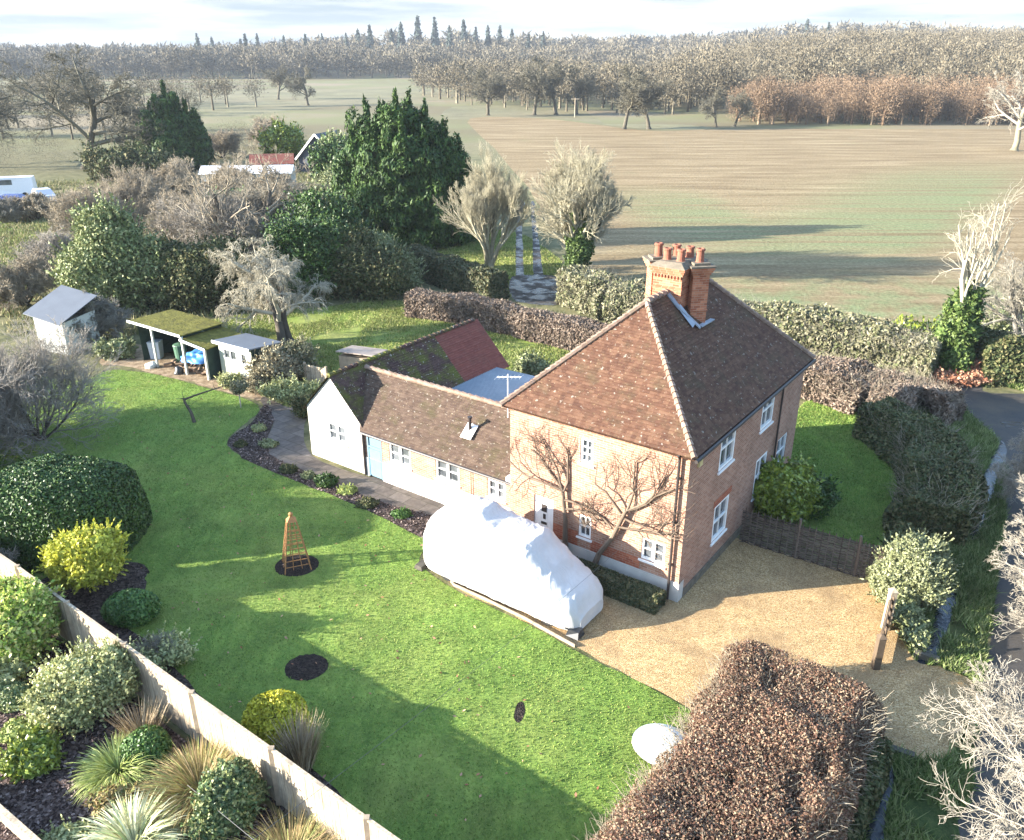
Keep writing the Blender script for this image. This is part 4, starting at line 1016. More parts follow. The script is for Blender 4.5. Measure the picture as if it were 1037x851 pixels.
# ------------------------------------------------------------------ round white cover on the lawn
dc = thing('round_cover', 'white domed plastic cover lying on the lawn against the brown beech hedge', 'cover', (3.5, 14.5, 0), 0)
k = NM('milky_plastic', .35, .5); k.color(k.ramp(k.noise(3., 4), [(.3, (.62, .68, .66)), (.7, (.76, .80, .78))])); M['milky'] = k.m
m_ = MB(); m_.lathe([(.70, .0), (.72, .03), (.70, .07), (.66, .085), (.6, .13), (.45, .2), (.25, .25), (.08, .265)], 40); o = m_.build('dome', M['milky'], dc, True)
m_ = MB(); m_.lathe([(.695, .035), (.735, .035), (.735, .055), (.695, .055)], 40); m_.build('rim', plain('grey_rim', (.45, .47, .46), .5), dc)
dc.rotation_euler = (rad(-5), rad(4), 0); dc.location = (3.5, 14.5, .06)

# ------------------------------------------------------------------ close-boarded garden fence
k = NM('pale_fence_board', .9, .2)
gr = k.noise(2.2, 6, .65, k.mapped((8, 8, .6)))
c = k.ramp(gr, [(.3, (.20, .155, .11)), (.5, (.40, .32, .225)), (.72, (.56, .47, .35))])
c = k.mix(k.ramp(k.noise(1.3, 5, .7), [(.5, 0.), (.68, .75)]), c, (.16, .135, .10))
k.color(c); k.bump(gr, .4, .01); M['fence_board'] = k.m
fence = thing('garden_fence', 'pale weathered close boarded fence between the planted bed and the lawn', 'fence', (0, 0, 0))
FP = [(-18.3, 22.9), (-16.1, 21.25), (-13.85, 19.62), (-11.65, 17.95), (-9.43, 16.28), (-7.2, 14.6), (-4.97, 12.95), (-2.73, 11.25), (-.5, 9.6), (1.75, 7.95)]
FHt = 1.55
for i, (p, q) in enumerate(zip(FP, FP[1:])):
    p_, q_ = np.array(p), np.array(q); d = (q_ - p_) / np.linalg.norm(q_ - p_); n_ = np.array([d[1], -d[0]]); L = np.linalg.norm(q_ - p_); r = rng_of(i)
    pn = MB(); nb = 22
    for bI in range(nb):
        s0, s1 = .06 + (L - .12) * bI / nb, .06 + (L - .12) * (bI + 1) / nb + .012; a, b2 = p_ + d * s0, p_ + d * s1
        e0, e1 = r.uniform(0, .004) + .004 * (bI % 2), .016 + .006 * (bI % 2); dz = r.normal() * .012
        pn.hexa([(*(a - n_ * e0), .04), (*(b2 - n_ * e0), .04), (*(b2 + n_ * e1), .04), (*(a + n_ * e1), .04), (*(a - n_ * e0), FHt + dz - .04), (*(b2 - n_ * e0), FHt + dz - .04), (*(b2 + n_ * e1), FHt + dz - .04), (*(a + n_ * e1), FHt + dz - .04)])
    pn.build('board_panel', M['fence_board'], fence)
    cp = MB(); cp.bar((*(p_ + d * .05), FHt + .0), (*(q_ - d * .05), FHt + .0), .075, .04); cp.build('top_rail', M['fence_board'], fence)
for p in FP:
    m_ = MB(); m_.hexa([(p[0] - .055, p[1] - .055, 0), (p[0] + .055, p[1] - .055, 0), (p[0] + .055, p[1] + .055, 0), (p[0] - .055, p[1] + .055, 0), (p[0] - .055, p[1] - .055, FHt + .05), (p[0] + .055, p[1] - .055, FHt + .05), (p[0] + .055, p[1] + .055, FHt + .05), (p[0] - .055, p[1] + .055, FHt + .05)]); m_.build('post', M['oak'], fence)
# the second fence cutting the bottom left corner
fence2 = thing('boundary_fence', 'short run of pale fence cutting across the bottom left corner beside the mulched bed', 'fence', (0, 0, 0))
a, b = np.array((-11.9, 13.32)), np.array((-8.3, 10.93)); d = (b - a) / np.linalg.norm(b - a); n_ = np.array([d[1], -d[0]]); L = np.linalg.norm(b - a)
pn = MB()
for bI in range(34):
    s0, s1 = L * bI / 34, L * (bI + 1) / 34 + .01; p, q = a + d * s0, a + d * s1; e = .004 * (bI % 2)
    pn.hexa([(*(p - n_ * e), .03), (*(q - n_ * e), .03), (*(q + n_ * (.018 + e)), .03), (*(p + n_ * (.018 + e)), .03), (*(p - n_ * e), .46), (*(q - n_ * e), .46), (*(q + n_ * (.018 + e)), .46), (*(p + n_ * (.018 + e)), .46)])
pn.build('board_panel', M['fence_board'], fence2)
m_ = MB(); m_.bar((*a, .485), (*b, .485), .11, .045); m_.build('top_rail', M['fence_board'], fence2)

# ------------------------------------------------------------------ woven hurdle fence
k = NM('woven_hazel', .9, .2); w_ = k.noise(9., 5, .7); k.color(k.ramp(k.math('ADD', k.math('MULTIPLY', w_, .5), k.math('MULTIPLY', k.island(), .5)), [(.3, (.040, .027, .021)), (.5, (.085, .062, .050)), (.7, (.15, .12, .095))])); M['hazel'] = k.m
hf = thing('woven_fence', 'dark woven hazel hurdle fence beside the gravel drive', 'fence', (0, 0, 0))
HP_ = [(7.48, 23.42), (9.0, 22.42), (10.5, 21.42), (11.3, 20.9)]
HH = 1.22
for i, (p, q) in enumerate(zip(HP_, HP_[1:])):
    p_, q_ = np.array(p), np.array(q); d = (q_ - p_) / np.linalg.norm(q_ - p_); n_ = np.array([d[1], -d[0]]); L = np.linalg.norm(q_ - p_); g = GEO(); r = rng_of(40 + i)
    nst = 9; rows = 44
    ts = np.linspace(0, L, nst * 4 + 1)
    for row in range(rows):
        z = .03 + (HH - .06) * row / rows + r.normal() * .006
        off = .026 * np.cos(ts / L * nst * math.pi + (row % 2) * math.pi)
        P = np.stack([p_[0] + d[0] * ts + n_[0] * off, p_[1] + d[1] * ts + n_[1] * off, z + .008 * r.normal(size=len(ts)) + .01 * np.sin(ts * 2 + row)], 1)[None]
        g.add(*tubes(P, np.array([.015]), np.array([.012]), 5))
    g.build('weave', M['hazel'], hf)
    st = GEO(); tt = (np.arange(nst) + .5) / nst * L; b0 = np.stack([p_[0] + d[0] * tt, p_[1] + d[1] * tt, np.zeros(nst)], 1); b1 = b0 + np.array([0, 0, HH + .07])
    st.add(*tubes(np.stack([b0, b1], 1), np.full(nst, .017), np.full(nst, .015), 6)); st.build('stakes', M['hazel'], hf)
for p in HP_[1:]:
    m_ = MB(); m_.tube([(*p, 0), (*p, HH + .22)], .045, 8); m_.build('post', M['hazel'], hf)

# ------------------------------------------------------------------ drive gate, standing open
gt = thing('drive_gate', 'brown timber drive gate standing open beside the pale shrub', 'gate', (0, 0, 0))
ga, gb = np.array((9.55, 17.35)), np.array((10.35, 18.75))
gd = (gb - ga) / np.linalg.norm(gb - ga); gl = np.linalg.norm(gb - ga)
gm = plain('brown_gate_wood', (.10, .072, .048), .85, .2, .25, 5.)
m_ = MB()
for z in (.2, .40, .60, .80, 1.04): m_.bar((*ga, z), (*gb, z), .045, .10 if z < 1 else .13)
for s in (.02, .5, .98): m_.bar((*(ga + gd * gl * s + np.array((gd[1], -gd[0])) * .05), .14), (*(ga + gd * gl * s + np.array((gd[1], -gd[0])) * .05), 1.2), .09, .03)
m_.build('bars', gm, gt)
m_ = MB(); m_.bar((*(ga + gd * .1 - np.array((gd[1], -gd[0])) * .05), .2), (*(gb - gd * .1 - np.array((gd[1], -gd[0])) * .05), 1.1), .03, .09); m_.build('brace', gm, gt)
for s, hgt in ((gl + .12, 1.28), (-.12, 1.0)):
    p = ga + gd * s; m_ = MB(); m_.box(p[0] - .09, p[0] + .09, p[1] - .09, p[1] + .09, 0, hgt); m_.hexa([(p[0] - .11, p[1] - .11, hgt + .001), (p[0] + .11, p[1] - .11, hgt + .001), (p[0] + .11, p[1] + .11, hgt + .001), (p[0] - .11, p[1] + .11, hgt + .001), (p[0] - .03, p[1] - .03, hgt + .09), (p[0] + .03, p[1] - .03, hgt + .09), (p[0] + .03, p[1] + .03, hgt + .09), (p[0] - .03, p[1] + .03, hgt + .09)]); m_.build('post', M['fence_board'] if s > 0 else gm, gt)
# culvert headwalls under the apron
hwm = plain('mossy_concrete', (.085, .078, .062), .9, .2, .3, 4., .3)
for nm_, p, q, lb in (('upper', (10.71, 17.74), (11.22, 17.43), 'low concrete culvert edge at the top of the gravel apron'), ('lower', (8.29, 14.60), (9.12, 14.15), 'low concrete culvert edge at the bottom of the gravel apron')):
    m_ = MB(); m_.bar((*p, .0), (*q, .0), .16, .36); tag(m_.build('culvert_headwall', hwm), lb, 'culvert')

# ------------------------------------------------------------------ sheds
def roof_sheet(parent, pts, thick, m, name='roof'):
    b = MB(); lo = [(p[0], p[1], p[2] - thick) for p in pts]; b.hexa(lo + [tuple(p) for p in pts]); return b.build(name, m, parent)
M['grey_roof'] = plain('grey_roof_sheet', (.105, .115, .13), .6, .4, .12, 1.5)
k = NM('mossy_roof_felt', .95, .15); k.color(k.ramp(k.noise(3.0, 6, .75), [(.32, (.06, .052, .02)), (.5, (.12, .11, .022)), (.68, (.18, .16, .04))])); k.bump(k.noise(9., 5), .8, .05); M['moss_roof'] = k.m
def boards(name, c, var=.2):
    k = NM(name, .8, .25); z = k.n('ShaderNodeSeparateXYZ'); k.lk(k.c, z.inputs[0])
    w = k.math('FRACT', k.math('MULTIPLY', z.outputs[2], 1 / .14))
    k.color(k.mix(1., c, k.ramp(k.noise(4., 5, .7), [(.3, 1 - var), (.7, 1 + var)]), 'MULTIPLY')); k.bump(w, .8, .02); return k.m
M['sage'] = boards('pale_sage_boards', (.40, .42, .35), .12); M['green_board'] = boards('dark_green_boards', (.030, .055, .045))
M['white_board'] = boards('white_boards', (.48, .49, .45), .12)

# small potting shed
ps = thing('garden_shed', 'small pale sage garden shed with a flat grey roof beside the path', 'shed', (-14.3, 38.45, 0), math.atan2(-1.25, 1.95))
w, dp, h0, h1 = 2.32, 1.75, 1.92, 1.74
mb = MB(); wall(mb, (0, 0), (w, 0), 0, h0, [(.35, 1.25, 1.12, 1.62), (1.55, 1.95, 1.02, 1.6)], (0, -1), 0, .06); mb.build('front_wall', M['sage'], ps)
mb = MB(); mb.poly([(w, 0, 0), (w, dp, 0), (w, dp, h1), (w, 0, h0)]); mb.poly([(0, dp, 0), (0, 0, 0), (0, 0, h0), (0, dp, h1)]); mb.poly([(w, dp, 0), (0, dp, 0), (0, dp, h1), (w, dp, h1)]); mb.build('side_wall', M['green_board'], ps)
roof_sheet(ps, [(-.14, -.22, h0 + .09), (w + .14, -.22, h0 + .09), (w + .14, dp + .12, h1 + .07), (-.14, dp + .12, h1 + .07)], .06, M['grey_roof'])
mb = MB(); mb.box(-.15, w + .15, -.25, -.221, h0 - .04, h0 + .105); mb.build('fascia', M['white'], ps)
sash(ps, (0, 0), (1, 0), (0, -1), .35, 1.25, 1.12, 1.62, cols=1, rows=1, casements=2, dep=.03, f=.03, sill=False); sash(ps, (0, 0), (1, 0), (0, -1), 1.55, 1.95, 1.02, 1.6, cols=1, rows=1, dep=.04, f=.04, sill=False)

# open two-bay log shelter
ls = thing('log_shelter', 'open fronted two bay log shelter with moss covered roofs and pale posts', 'shelter', (-19.07, 40.79, 0), math.atan2(-2.0, 3.55))
b1, b2, dp = 3.4, 1.5, 2.4
roof_sheet(ls, [(-.35, -.35, 2.28), (b1 + .05, -.35, 2.08), (b1 + .05, dp, 2.0), (-.35, dp, 2.2)], .05, M['moss_roof'])
roof_sheet(ls, [(b1 - .1, -.3, 1.86), (b1 + b2 + .12, -.3, 1.62), (b1 + b2 + .12, dp, 1.56), (b1 - .1, dp, 1.8)], .05, M['moss_roof'])
mb = MB(); mb.bar((-.37, -.37, 2.26), (b1 + .06, -.37, 2.06), .03, .12); mb.bar((b1 - .1, -.32, 1.84), (b1 + b2 + .13, -.32, 1.60), .03, .12); mb.build('fascia', M['white'], ls)
for x, h in ((1.2, 2.12), (b1 - .03, 2.0), (b1 + b2, 1.56)):
    mb = MB(); mb.box(x - .05, x + .05, -.27, -.17, 0, h); mb.build('post', M['white_board'], ls)
mb = MB(); mb.poly([(-.25, dp - .1, 0), (b1 + b2, dp - .1, 0), (b1 + b2, dp - .1, 1.5), (b1, dp - .1, 1.72), (b1, dp - .1, 1.95), (-.25, dp - .1, 2.12)]); mb.build('back_wall', M['green_board'], ls)
mb = MB(); mb.poly([(b1 + b2 + .02, -.16, 0), (b1 + b2 + .02, dp - .1, 0), (b1 + b2 + .02, dp - .1, 1.5), (b1 + b2 + .02, -.16, 1.54)]); mb.build('side_wall', M['green_board'], ls); mb = MB(); mb.poly([(-.25, dp - .1, 0), (-.25, .1, 0), (-.25, .1, 2.15), (-.25, dp - .1, 2.1)]); mb.build('side_wall', M['green_board'], ls)
def in_shelter(x, y, z=0):
    c, s = math.cos(ls.rotation_euler.z), math.sin(ls.rotation_euler.z); return (ls.location.x + c * x - s * y, ls.location.y + s * x + c * y, z)
# crumpled blue sheet over logs, bin, pile of logs
r = rng_of(77)
def lump(name, label, cat, loc, rx, ry, rz, m, amp=.25, seed=1, freq=3.):
    n, mm = 26, 40; th = np.linspace(0, math.pi / 2, n)[:, None]; ph = np.linspace(0, 2 * math.pi, mm, endpoint=False)[None]
    V = np.stack([np.sin(th) * np.cos(ph), np.sin(th) * np.sin(ph), np.cos(th) * np.ones_like(ph)], -1).reshape(-1, 3)
    V = V * np.array([rx, ry, rz]); q = 1 + amp * wobble(V, seed, freq) ; V = V * q[:, None]; V[:, 2] = np.maximum(V[:, 2], 0)
    i = np.arange(n - 1)[:, None] * mm; j = np.arange(mm)[None]
    g = GEO(); g.add(V, np.stack([i + j, i + mm + j, i + mm + (j + 1) % mm, i + (j + 1) % mm], -1).reshape(-1, 4)); o = g.build(name, m, None, False); o.location = loc
    return tag(o, label, cat)
lump('tarpaulin', 'crumpled blue tarpaulin heaped on logs inside the open shelter', 'tarpaulin', in_shelter(3.3, .8, .45), .85, .55, .45, plain('blue_tarp', (.06, .22, .55), .5, .5, .3, 3.), .3, 3, 7.)
lg = GEO()
for q in range(46):
    x = r.uniform(1.4, 4.6); y = r.uniform(.0, .9); z = r.uniform(.05, .45) * (1 - .3 * abs(x - 3.2)); c = np.array(in_shelter(x, y, z)); d = unit(r.normal(size=3) * (1, 1, .2)) * .2
    lg.add(*tubes(np.stack([c - d, c + d])[None], np.array([.07]), np.array([.06]), 7))
tag(lg.build('log_pile', plain('split_log', (.22, .15, .10), .9, .2, .35, 3.)), 'tumbled pile of cut logs on the floor of the open shelter', 'logs')
bn = MB(); p = in_shelter(1.7, .9); bn.lathe([(.27, 0), (.33, .9), (.35, .95), (.33, 1.0), (.05, 1.06)], 16, p); tag(bn.build('water_butt', plain('dull_green_plastic', (.06, .13, .085), .5), None, True), 'dull green plastic butt in the middle of the open shelter', 'water butt')
bn = MB(); p = in_shelter(-.02, .75); bn.hexa([(p[0] - .25, p[1] - .25, 0), (p[0] + .25, p[1] - .25, 0), (p[0] + .25, p[1] + .25, 0), (p[0] - .25, p[1] + .25, 0), (p[0] - .3, p[1] - .3, .95), (p[0] + .3, p[1] - .3, .95), (p[0] + .3, p[1] + .3, .95), (p[0] - .3, p[1] + .3, .95)]); tag(bn.build('storage_bin', plain('pale_plastic', (.45, .5, .56), .5)), 'pale grey bin at the left end of the open shelter', 'bin')
lump('rubble_sack', 'white sack slumped at the foot of a shelter post', 'sack', in_shelter(.9, -.4), .28, .22, .3, M['white_board'], .3, 6, 8.)
lump('black_bucket', 'dark rounded sack at the foot of the middle shelter post', 'sack', in_shelter(2.9, -.35), .26, .22, .34, M['black_plastic'], .25, 9, 8.)

# larger grey-roofed shed at the far left
bs = thing('grey_roofed_shed', 'white walled shed with a large pale grey roof sheet at the far left', 'shed', (-25.55, 42.75, 0), math.atan2(-1.1, 2.4))
roof_sheet(bs, [(-.25, -.35, 2.12), (2.40, -.35, 1.80), (2.40, 2.25, 2.75), (-.25, 2.25, 3.05)], .05, M['grey_roof'])
mb = MB(); mb.poly([(0, 0, 0), (2.15, 0, 0), (2.15, 0, 1.8), (0, 0, 2.05)]); mb.poly([(2.15, 0, 0), (2.15, 2.1, 0), (2.15, 2.1, 1.95), (2.15, 0, 1.75)]); mb.poly([(0, 2.1, 0), (0, 0, 0), (0, 0, 2.05), (0, 2.1, 2.85)]); mb.poly([(2.15, 2.1, 0), (0, 2.1, 0), (0, 2.1, 2.85), (2.15, 2.1, 2.6)]); mb.build('wall', M['white_board'], bs)

# low brown-roofed garden store behind the wing, and the scrap of timber fence by the gable
gs = thing('garden_store', 'low garden store with a weathered brown board roof behind the mossy gable roof', 'shed', (-8.6, 39.0, 0), -.35)
roof_sheet(gs, [(-.1, -.1, 1.25), (1.95, -.1, 1.25), (1.95, 1.5, 1.05), (-.1, 1.5, 1.05)], .05, plain('weathered_roof_board', (.27, .22, .185), .9, .2, .25, 3.))
mb = MB(); mb.box(0, 1.85, 0, 1.4, 0, .99); mb.build('wall', M['oak'], gs)
fp = thing('timber_gate', 'small pale timber garden gate behind the left end of the white gable', 'gate', (-9.83, 37.28, 0), -.5)
mb = MB()
for q in range(8): mb.box(q * .145, q * .145 + .13, -.012, .012, .05, 1.15 + .01 * (q % 2))
mb.box(0, 1.15, .013, .05, .25, .34); mb.box(0, 1.15, .013, .05, .85, .94); mb.build('boards', M['fence_board'], fp)
for x in (-.07, 1.22):
    mb = MB(); mb.box(x - .05, x + .05, -.05, .05, 0, 1.25); mb.build('post', M['oak'], fp)

# ------------------------------------------------------------------ buildings and vehicles half hidden beyond the garden
mh = thing('mobile_home', 'long low building with a bright white roof beyond the brown thicket', 'building', (*(-35.89, 98.74), 0), .1)
mh.scale = (.68, .8, .85)
mb = MB(); mb.box(0, 15, 0, 5, 0, 2.4); mb.build('wall', plain('cream_wall', (.55, .52, .46), .8), mh)
mb = MB()
mb.hexa([(-.3, -.3, 2.4), (15.3, -.3, 2.4), (15.3, 5.3, 2.4), (-.3, 5.3, 2.4), (-.3, 2.3, 3.2), (15.3, 2.3, 3.2), (15.3, 2.7, 3.2), (-.3, 2.7, 3.2)]); mb.build('roof', plain('white_roof', (.72, .73, .75), .5), mh)
for x in (2, 5, 9, 12): wn = MB(); wn.box(x, x + 1.2, -.03, -.002, 1.0, 1.9); wn.build('window', M['glass'], mh)
rb = thing('brick_outbuilding', 'small building with an orange tiled roof right of the white roofed one', 'building', (*(-34.33, 113.25), 0), .2)
rb.scale = (.6, .6, .55)
mb = MB(); mb.box(0, 9, 0, 6, 0, 2.6); mb.build('wall', M['brick_red'], rb)
mb = MB(); P_ = [(-.3, -.3, 2.55), (9.3, -.3, 2.55), (9.3, 6.3, 2.55), (-.3, 6.3, 2.55)]; R0, R1 = (-.3, 3, 4.6), (9.3, 3, 4.6)
tiled(mb, P_[0], P_[1], R0, R1, gauge=.3, seed=3); tiled(mb, P_[2], P_[3], R1, R0, gauge=.3, seed=4); mb.build('roof', M['tile_new'], rb)
hs = thing('far_house', 'small house with a dark steep gabled roof among the trees beside the conifer', 'house', (*(-28.40, 115.23), 0), -.25); hs.scale = (.78, .78, .78)
mb = MB(); mb.box(0, 7, 0, 8, 0, 2.8); mb.poly([(0, 0, 2.8), (7, 0, 2.8), (3.5, 0, 6.4)]); mb.poly([(7, 8, 2.8), (0, 8, 2.8), (3.5, 8, 6.4)]); mb.build('wall', plain('dark_boarding', (.05, .055, .075), .7), hs)
slate = plain('dark_slate', (.05, .055, .075), .6, .4, .2, 2.)
for s in (0, 1):
    x0, x1 = (-.5, 3.5) if s == 0 else (7.5, 3.5)
    b_ = MB(); q = [(x0, -.4, 2.4), (x0, 8.4, 2.4), (x1, 8.4, 6.55), (x1, -.4, 6.55)]; b_.hexa([(p[0], p[1], p[2] - .12) for p in q] + q); b_.build('roof', slate, hs)
b_ = MB(); b_.bar((-.45, -.42, 2.35), (3.5, -.42, 6.5), .05, .3); b_.bar((7.45, -.42, 2.35), (3.5, -.42, 6.5), .05, .3); b_.build('bargeboard', M['white'], hs)
for x in (1.2, 4.4): b_ = MB(); b_.box(x, x + 1.2, -.03, -.002, .9, 2.2); b_.build('window', M['glass'], hs)

def car(name, label, cat, loc, rz, body, L=4.3, Wc=1.75, H=1.45, van_=False):
    o = thing(name, label, cat, loc, rz)
    prof = [(0, .35), (.05, .75), (.9, .95), (1.5, H), (3.1, H), (4.0, .98), (4.28, .9), (4.3, .35)] if not van_ else [(0, .35), (0, H * .55), (.5, H * .62), (1.0, H), (4.25, H), (4.3, H * .6), (4.3, .35)]
    b_ = MB(); n = len(prof)
    def lay(y, ins): return [(x * L / 4.3 - L / 2, y * (1 - (.16 if z > 1.0 else 0)), z) for x, z in prof]
    A, B_ = lay(-Wc / 2, 0), lay(Wc / 2, 0)
    for q in range(n): b_.poly([A[q], A[(q + 1) % n], B_[(q + 1) % n], B_[q]][::-1])
    b_.poly(A); b_.poly(B_[::-1]); b_.build('body', body, o)
    for y in (-1, 1):
        w_ = MB(); z0 = H * .66; x0, x1 = (-L * .22, L * .22) if not van_ else (-L * .36, L * .1)
        w_.box(x0, x1, y * Wc / 2 * .865 - .01, y * Wc / 2 * .865 + .01, z0, H * .9); w_.build('side_window', M['glass'], o)
    for x in (-L * .31, L * .31):
        for y in (-1, 1):
            w_ = MB(); w_.tube([(x, y * (Wc / 2 - .2), .31), (x, y * (Wc / 2 + .01), .31)], .31, 14); w_.build('wheel', M['rubber'], o)
    return o
car('silver_car', 'silver car parked beyond the big conifer, left of the willow', 'car', (*(-5.92, 89.81), 0), .5, plain('silver_paint', (.62, .63, .65), .25, .6, .03))
car('white_van', 'white van parked at the far left edge near the bare oak', 'van', (*(-55.99, 95.12), 0), .3, plain('white_van_paint', (.72, .72, .72), .3, .5, .03), 5.2, 1.9, 2.2, True)
car('blue_car', 'dark blue car parked below the white van at the far left', 'car', (*(-51.71, 87.36), 0), .1, plain('blue_paint', (.03, .05, .20), .25, .6, .03))
car('grey_car', 'pale grey car parked right of the blue car at the far left', 'car', (*(-50.60, 91.74), 0), -.9, plain('grey_paint', (.42, .43, .47), .25, .6, .03))
car('white_panel_van', 'white panel van standing below the dark conifer on the left', 'van', (*(-48.53, 113.25), 0), 1.3, plain('bright_van_paint', (.75, .75, .75), .3, .5, .03), 5.0, 1.9, 2.1, True)
ld = car('lane_trailer', 'small pale vehicle half hidden under the dark hedge on the right of the lane', 'vehicle', (25.6, 41.6, 0), .4, plain('dusty_paint', (.35, .36, .36), .4, .4), 3.2, 1.5, 1.2)
# field pole with a cross arm
pl = thing('utility_pole', 'slim pale pole with a cross arm in front of the parkland trees', 'pole', (*(15.87, 223.23), 0))
mb = MB(); mb.tube([(0, 0, 0), (0, 0, 4.6)], [.12, .09], 8); mb.build('pole', M['fence_board'], pl); mb = MB(); mb.box(-1.0, 1.0, -.07, .07, 4.25, 4.42); mb.build('cross_arm', M['fence_board'], pl)
# post and rail fence on the bank by the dark hedge
pr = thing('rail_fence', 'short grey post and rail fence in front of the dark hedge behind the paddock', 'fence', (0, 0, 0))
a, b = np.array((-7.42, 62.72)), np.array((-3.96, 57.89)); 
for q in range(4):
    p = a + (b - a) * q / 3; mb = MB(); mb.box(p[0] - .06, p[0] + .06, p[1] - .06, p[1] + .06, 0, 1.15); mb.build('post', M['oak'], pr)
for z in (.5, 1.0): mb = MB(); mb.bar((*a, z), (*b, z), .05, .12); mb.build('rail', M['fence_board'], pr)
# overhead wire from the cottage front down past the camera, and one over the bed
def wire(name, label, p, q, sag, r=.012):
    t = np.linspace(0, 1, 24)[:, None]; P = np.array(p) * (1 - t) + np.array(q) * t; P[:, 2] -= sag * 4 * (t * (1 - t))[:, 0]
    g = GEO(); g.add(*tubes(P[None], np.array([r]), np.array([r]), 5)); return tag(g.build(name, plain(name + '_rubber', (.07, .07, .07), .5)), label, 'cable')
wire('overhead_cable', 'thin overhead cable running from the cottage front out across the lawn', house_to_world(.9, -.02, 2.6), (-3.6, 6.0, 6.5), .25, .0035)
wire('overhead_wire', 'thin pale wire slanting over the planted bed at the bottom left', (*(-6.69, 12.63), .9), (*(-3.25, 9.90), 1.2), .02, .006)

# ------------------------------------------------------------------ plant materials
LM = {}
LM['yew'] = leaf_mat('dark_evergreen', [(0.027, 0.054, 0.011), (0.042, 0.082, 0.014), (0.062, 0.110, 0.019)], .5, .3, .0, .8)
LM['conifer'] = leaf_mat('conifer_sprays', [(0.020, 0.048, 0.010), (0.035, 0.072, 0.013), (0.058, 0.102, 0.018)], .6, .25, .1, .5)
LM['holly'] = leaf_mat('holly_leaves', [(0.110, 0.145, 0.051), (0.169, 0.205, 0.072), (0.279, 0.290, 0.131)], .55, .25, .1)
LM['laurel'] = leaf_mat('laurel_leaves', [(0.103, 0.147, 0.020), (0.173, 0.224, 0.027), (0.275, 0.310, 0.043)], .35, .5, .12)
LM['gold'] = leaf_mat('golden_leaves', [(0.286, 0.303, 0.030), (0.429, 0.427, 0.045), (0.572, 0.550, 0.089)], .5, .35, .2)
LM['goldcon'] = leaf_mat('golden_conifer', [(0.299, 0.299, 0.023), (0.478, 0.448, 0.034), (0.628, 0.568, 0.057)], .6, .3, .15)
LM['lime'] = leaf_mat('yellow_green_leaves', [(0.176, 0.287, 0.047), (0.333, 0.442, 0.078), (0.491, 0.552, 0.140), (0.527, 0.486, 0.187)], .5, .35, .2)
LM['silver'] = leaf_mat('grey_green_leaves', [(0.194, 0.221, 0.088), (0.312, 0.337, 0.136), (0.505, 0.491, 0.230)], .5, .35, .15)
LM['blue'] = leaf_mat('blue_green_leaves', [(0.074, 0.128, 0.044), (0.133, 0.186, 0.070), (0.296, 0.313, 0.127)], .45, .4, .15)
LM['box'] = leaf_mat('box_leaves', [(0.042, 0.098, 0.020), (0.070, 0.140, 0.028), (0.112, 0.196, 0.042)], .5, .35, .12)
LM['darkbox'] = leaf_mat('dark_hedge_leaves', [(0.040, 0.052, 0.021), (0.069, 0.075, 0.031), (0.122, 0.108, 0.051)], .6, .3, .1)
LM['ivy'] = leaf_mat('ivy_leaves', [(0.039, 0.070, 0.016), (0.069, 0.112, 0.025), (0.131, 0.175, 0.050)], .55, .25, .1)
LM['beech'] = leaf_mat('dead_beech_leaves', [(0.088, 0.045, 0.028), (0.152, 0.072, 0.045), (0.192, 0.113, 0.074), (0.298, 0.187, 0.120), (0.298, 0.205, 0.129), (0.276, 0.219, 0.143)], .7, .25, .2, .7)
LM['hawthorn'] = leaf_mat('clipped_twig_hedge', [(0.120, 0.086, 0.064), (0.180, 0.135, 0.101), (0.247, 0.195, 0.150)], .8, .2, .1, .8)
LM['pale_hedge'] = leaf_mat('pale_wild_hedge', [(0.136, 0.132, 0.068), (0.216, 0.200, 0.120), (0.288, 0.264, 0.176), (0.112, 0.128, 0.056)], .8, .2, .12, .6)
LM['bramble'] = leaf_mat('bramble_tangle', [(0.159, 0.129, 0.076), (0.250, 0.213, 0.132), (0.333, 0.304, 0.201)], .8, .2, .1, .5)
LM['olive'] = leaf_mat('olive_shrub', [(0.119, 0.140, 0.056), (0.182, 0.210, 0.091), (0.280, 0.294, 0.154)], .6, .3, .12)
LM['dark_wild'] = leaf_mat('shaded_wild_hedge', [(0.045, 0.060, 0.022), (0.075, 0.088, 0.031), (0.135, 0.122, 0.054)], .7, .25, .1, .6)
LM['paleshrub'] = leaf_mat('pale_feathery_shrub', [(0.168, 0.184, 0.080), (0.248, 0.264, 0.128), (0.320, 0.328, 0.184)], .6, .3, .2)
LM['bronze'] = leaf_mat('bronze_grass', [(0.209, 0.162, 0.057), (0.314, 0.247, 0.095), (0.380, 0.257, 0.133), (0.247, 0.285, 0.085)], .7, .3, .2, 2.)
LM['pampas'] = leaf_mat('cream_variegated_blades', [(0.510, 0.489, 0.267), (0.673, 0.645, 0.379), (0.306, 0.371, 0.138), (0.734, 0.704, 0.452)], .5, .35, .2, 2.)
LM['straw'] = leaf_mat('dry_straw_stems', [(0.216, 0.152, 0.080), (0.336, 0.256, 0.152), (0.440, 0.360, 0.240)], .8, .25, .1)
LM['sedge'] = leaf_mat('green_sedge', [(0.194, 0.239, 0.059), (0.299, 0.359, 0.094), (0.448, 0.478, 0.164)], .6, .3, .15, 2.)
LM['redleaf'] = leaf_mat('fallen_russet_leaves', [(.25, .10, .055), (.36, .17, .10), (.42, .25, .16)], .8, .2, .1)
LM['verge'] = leaf_mat('verge_tufts', [(0.077, 0.119, 0.031), (0.140, 0.196, 0.056), (0.266, 0.294, 0.126)], .7, .2, .2)
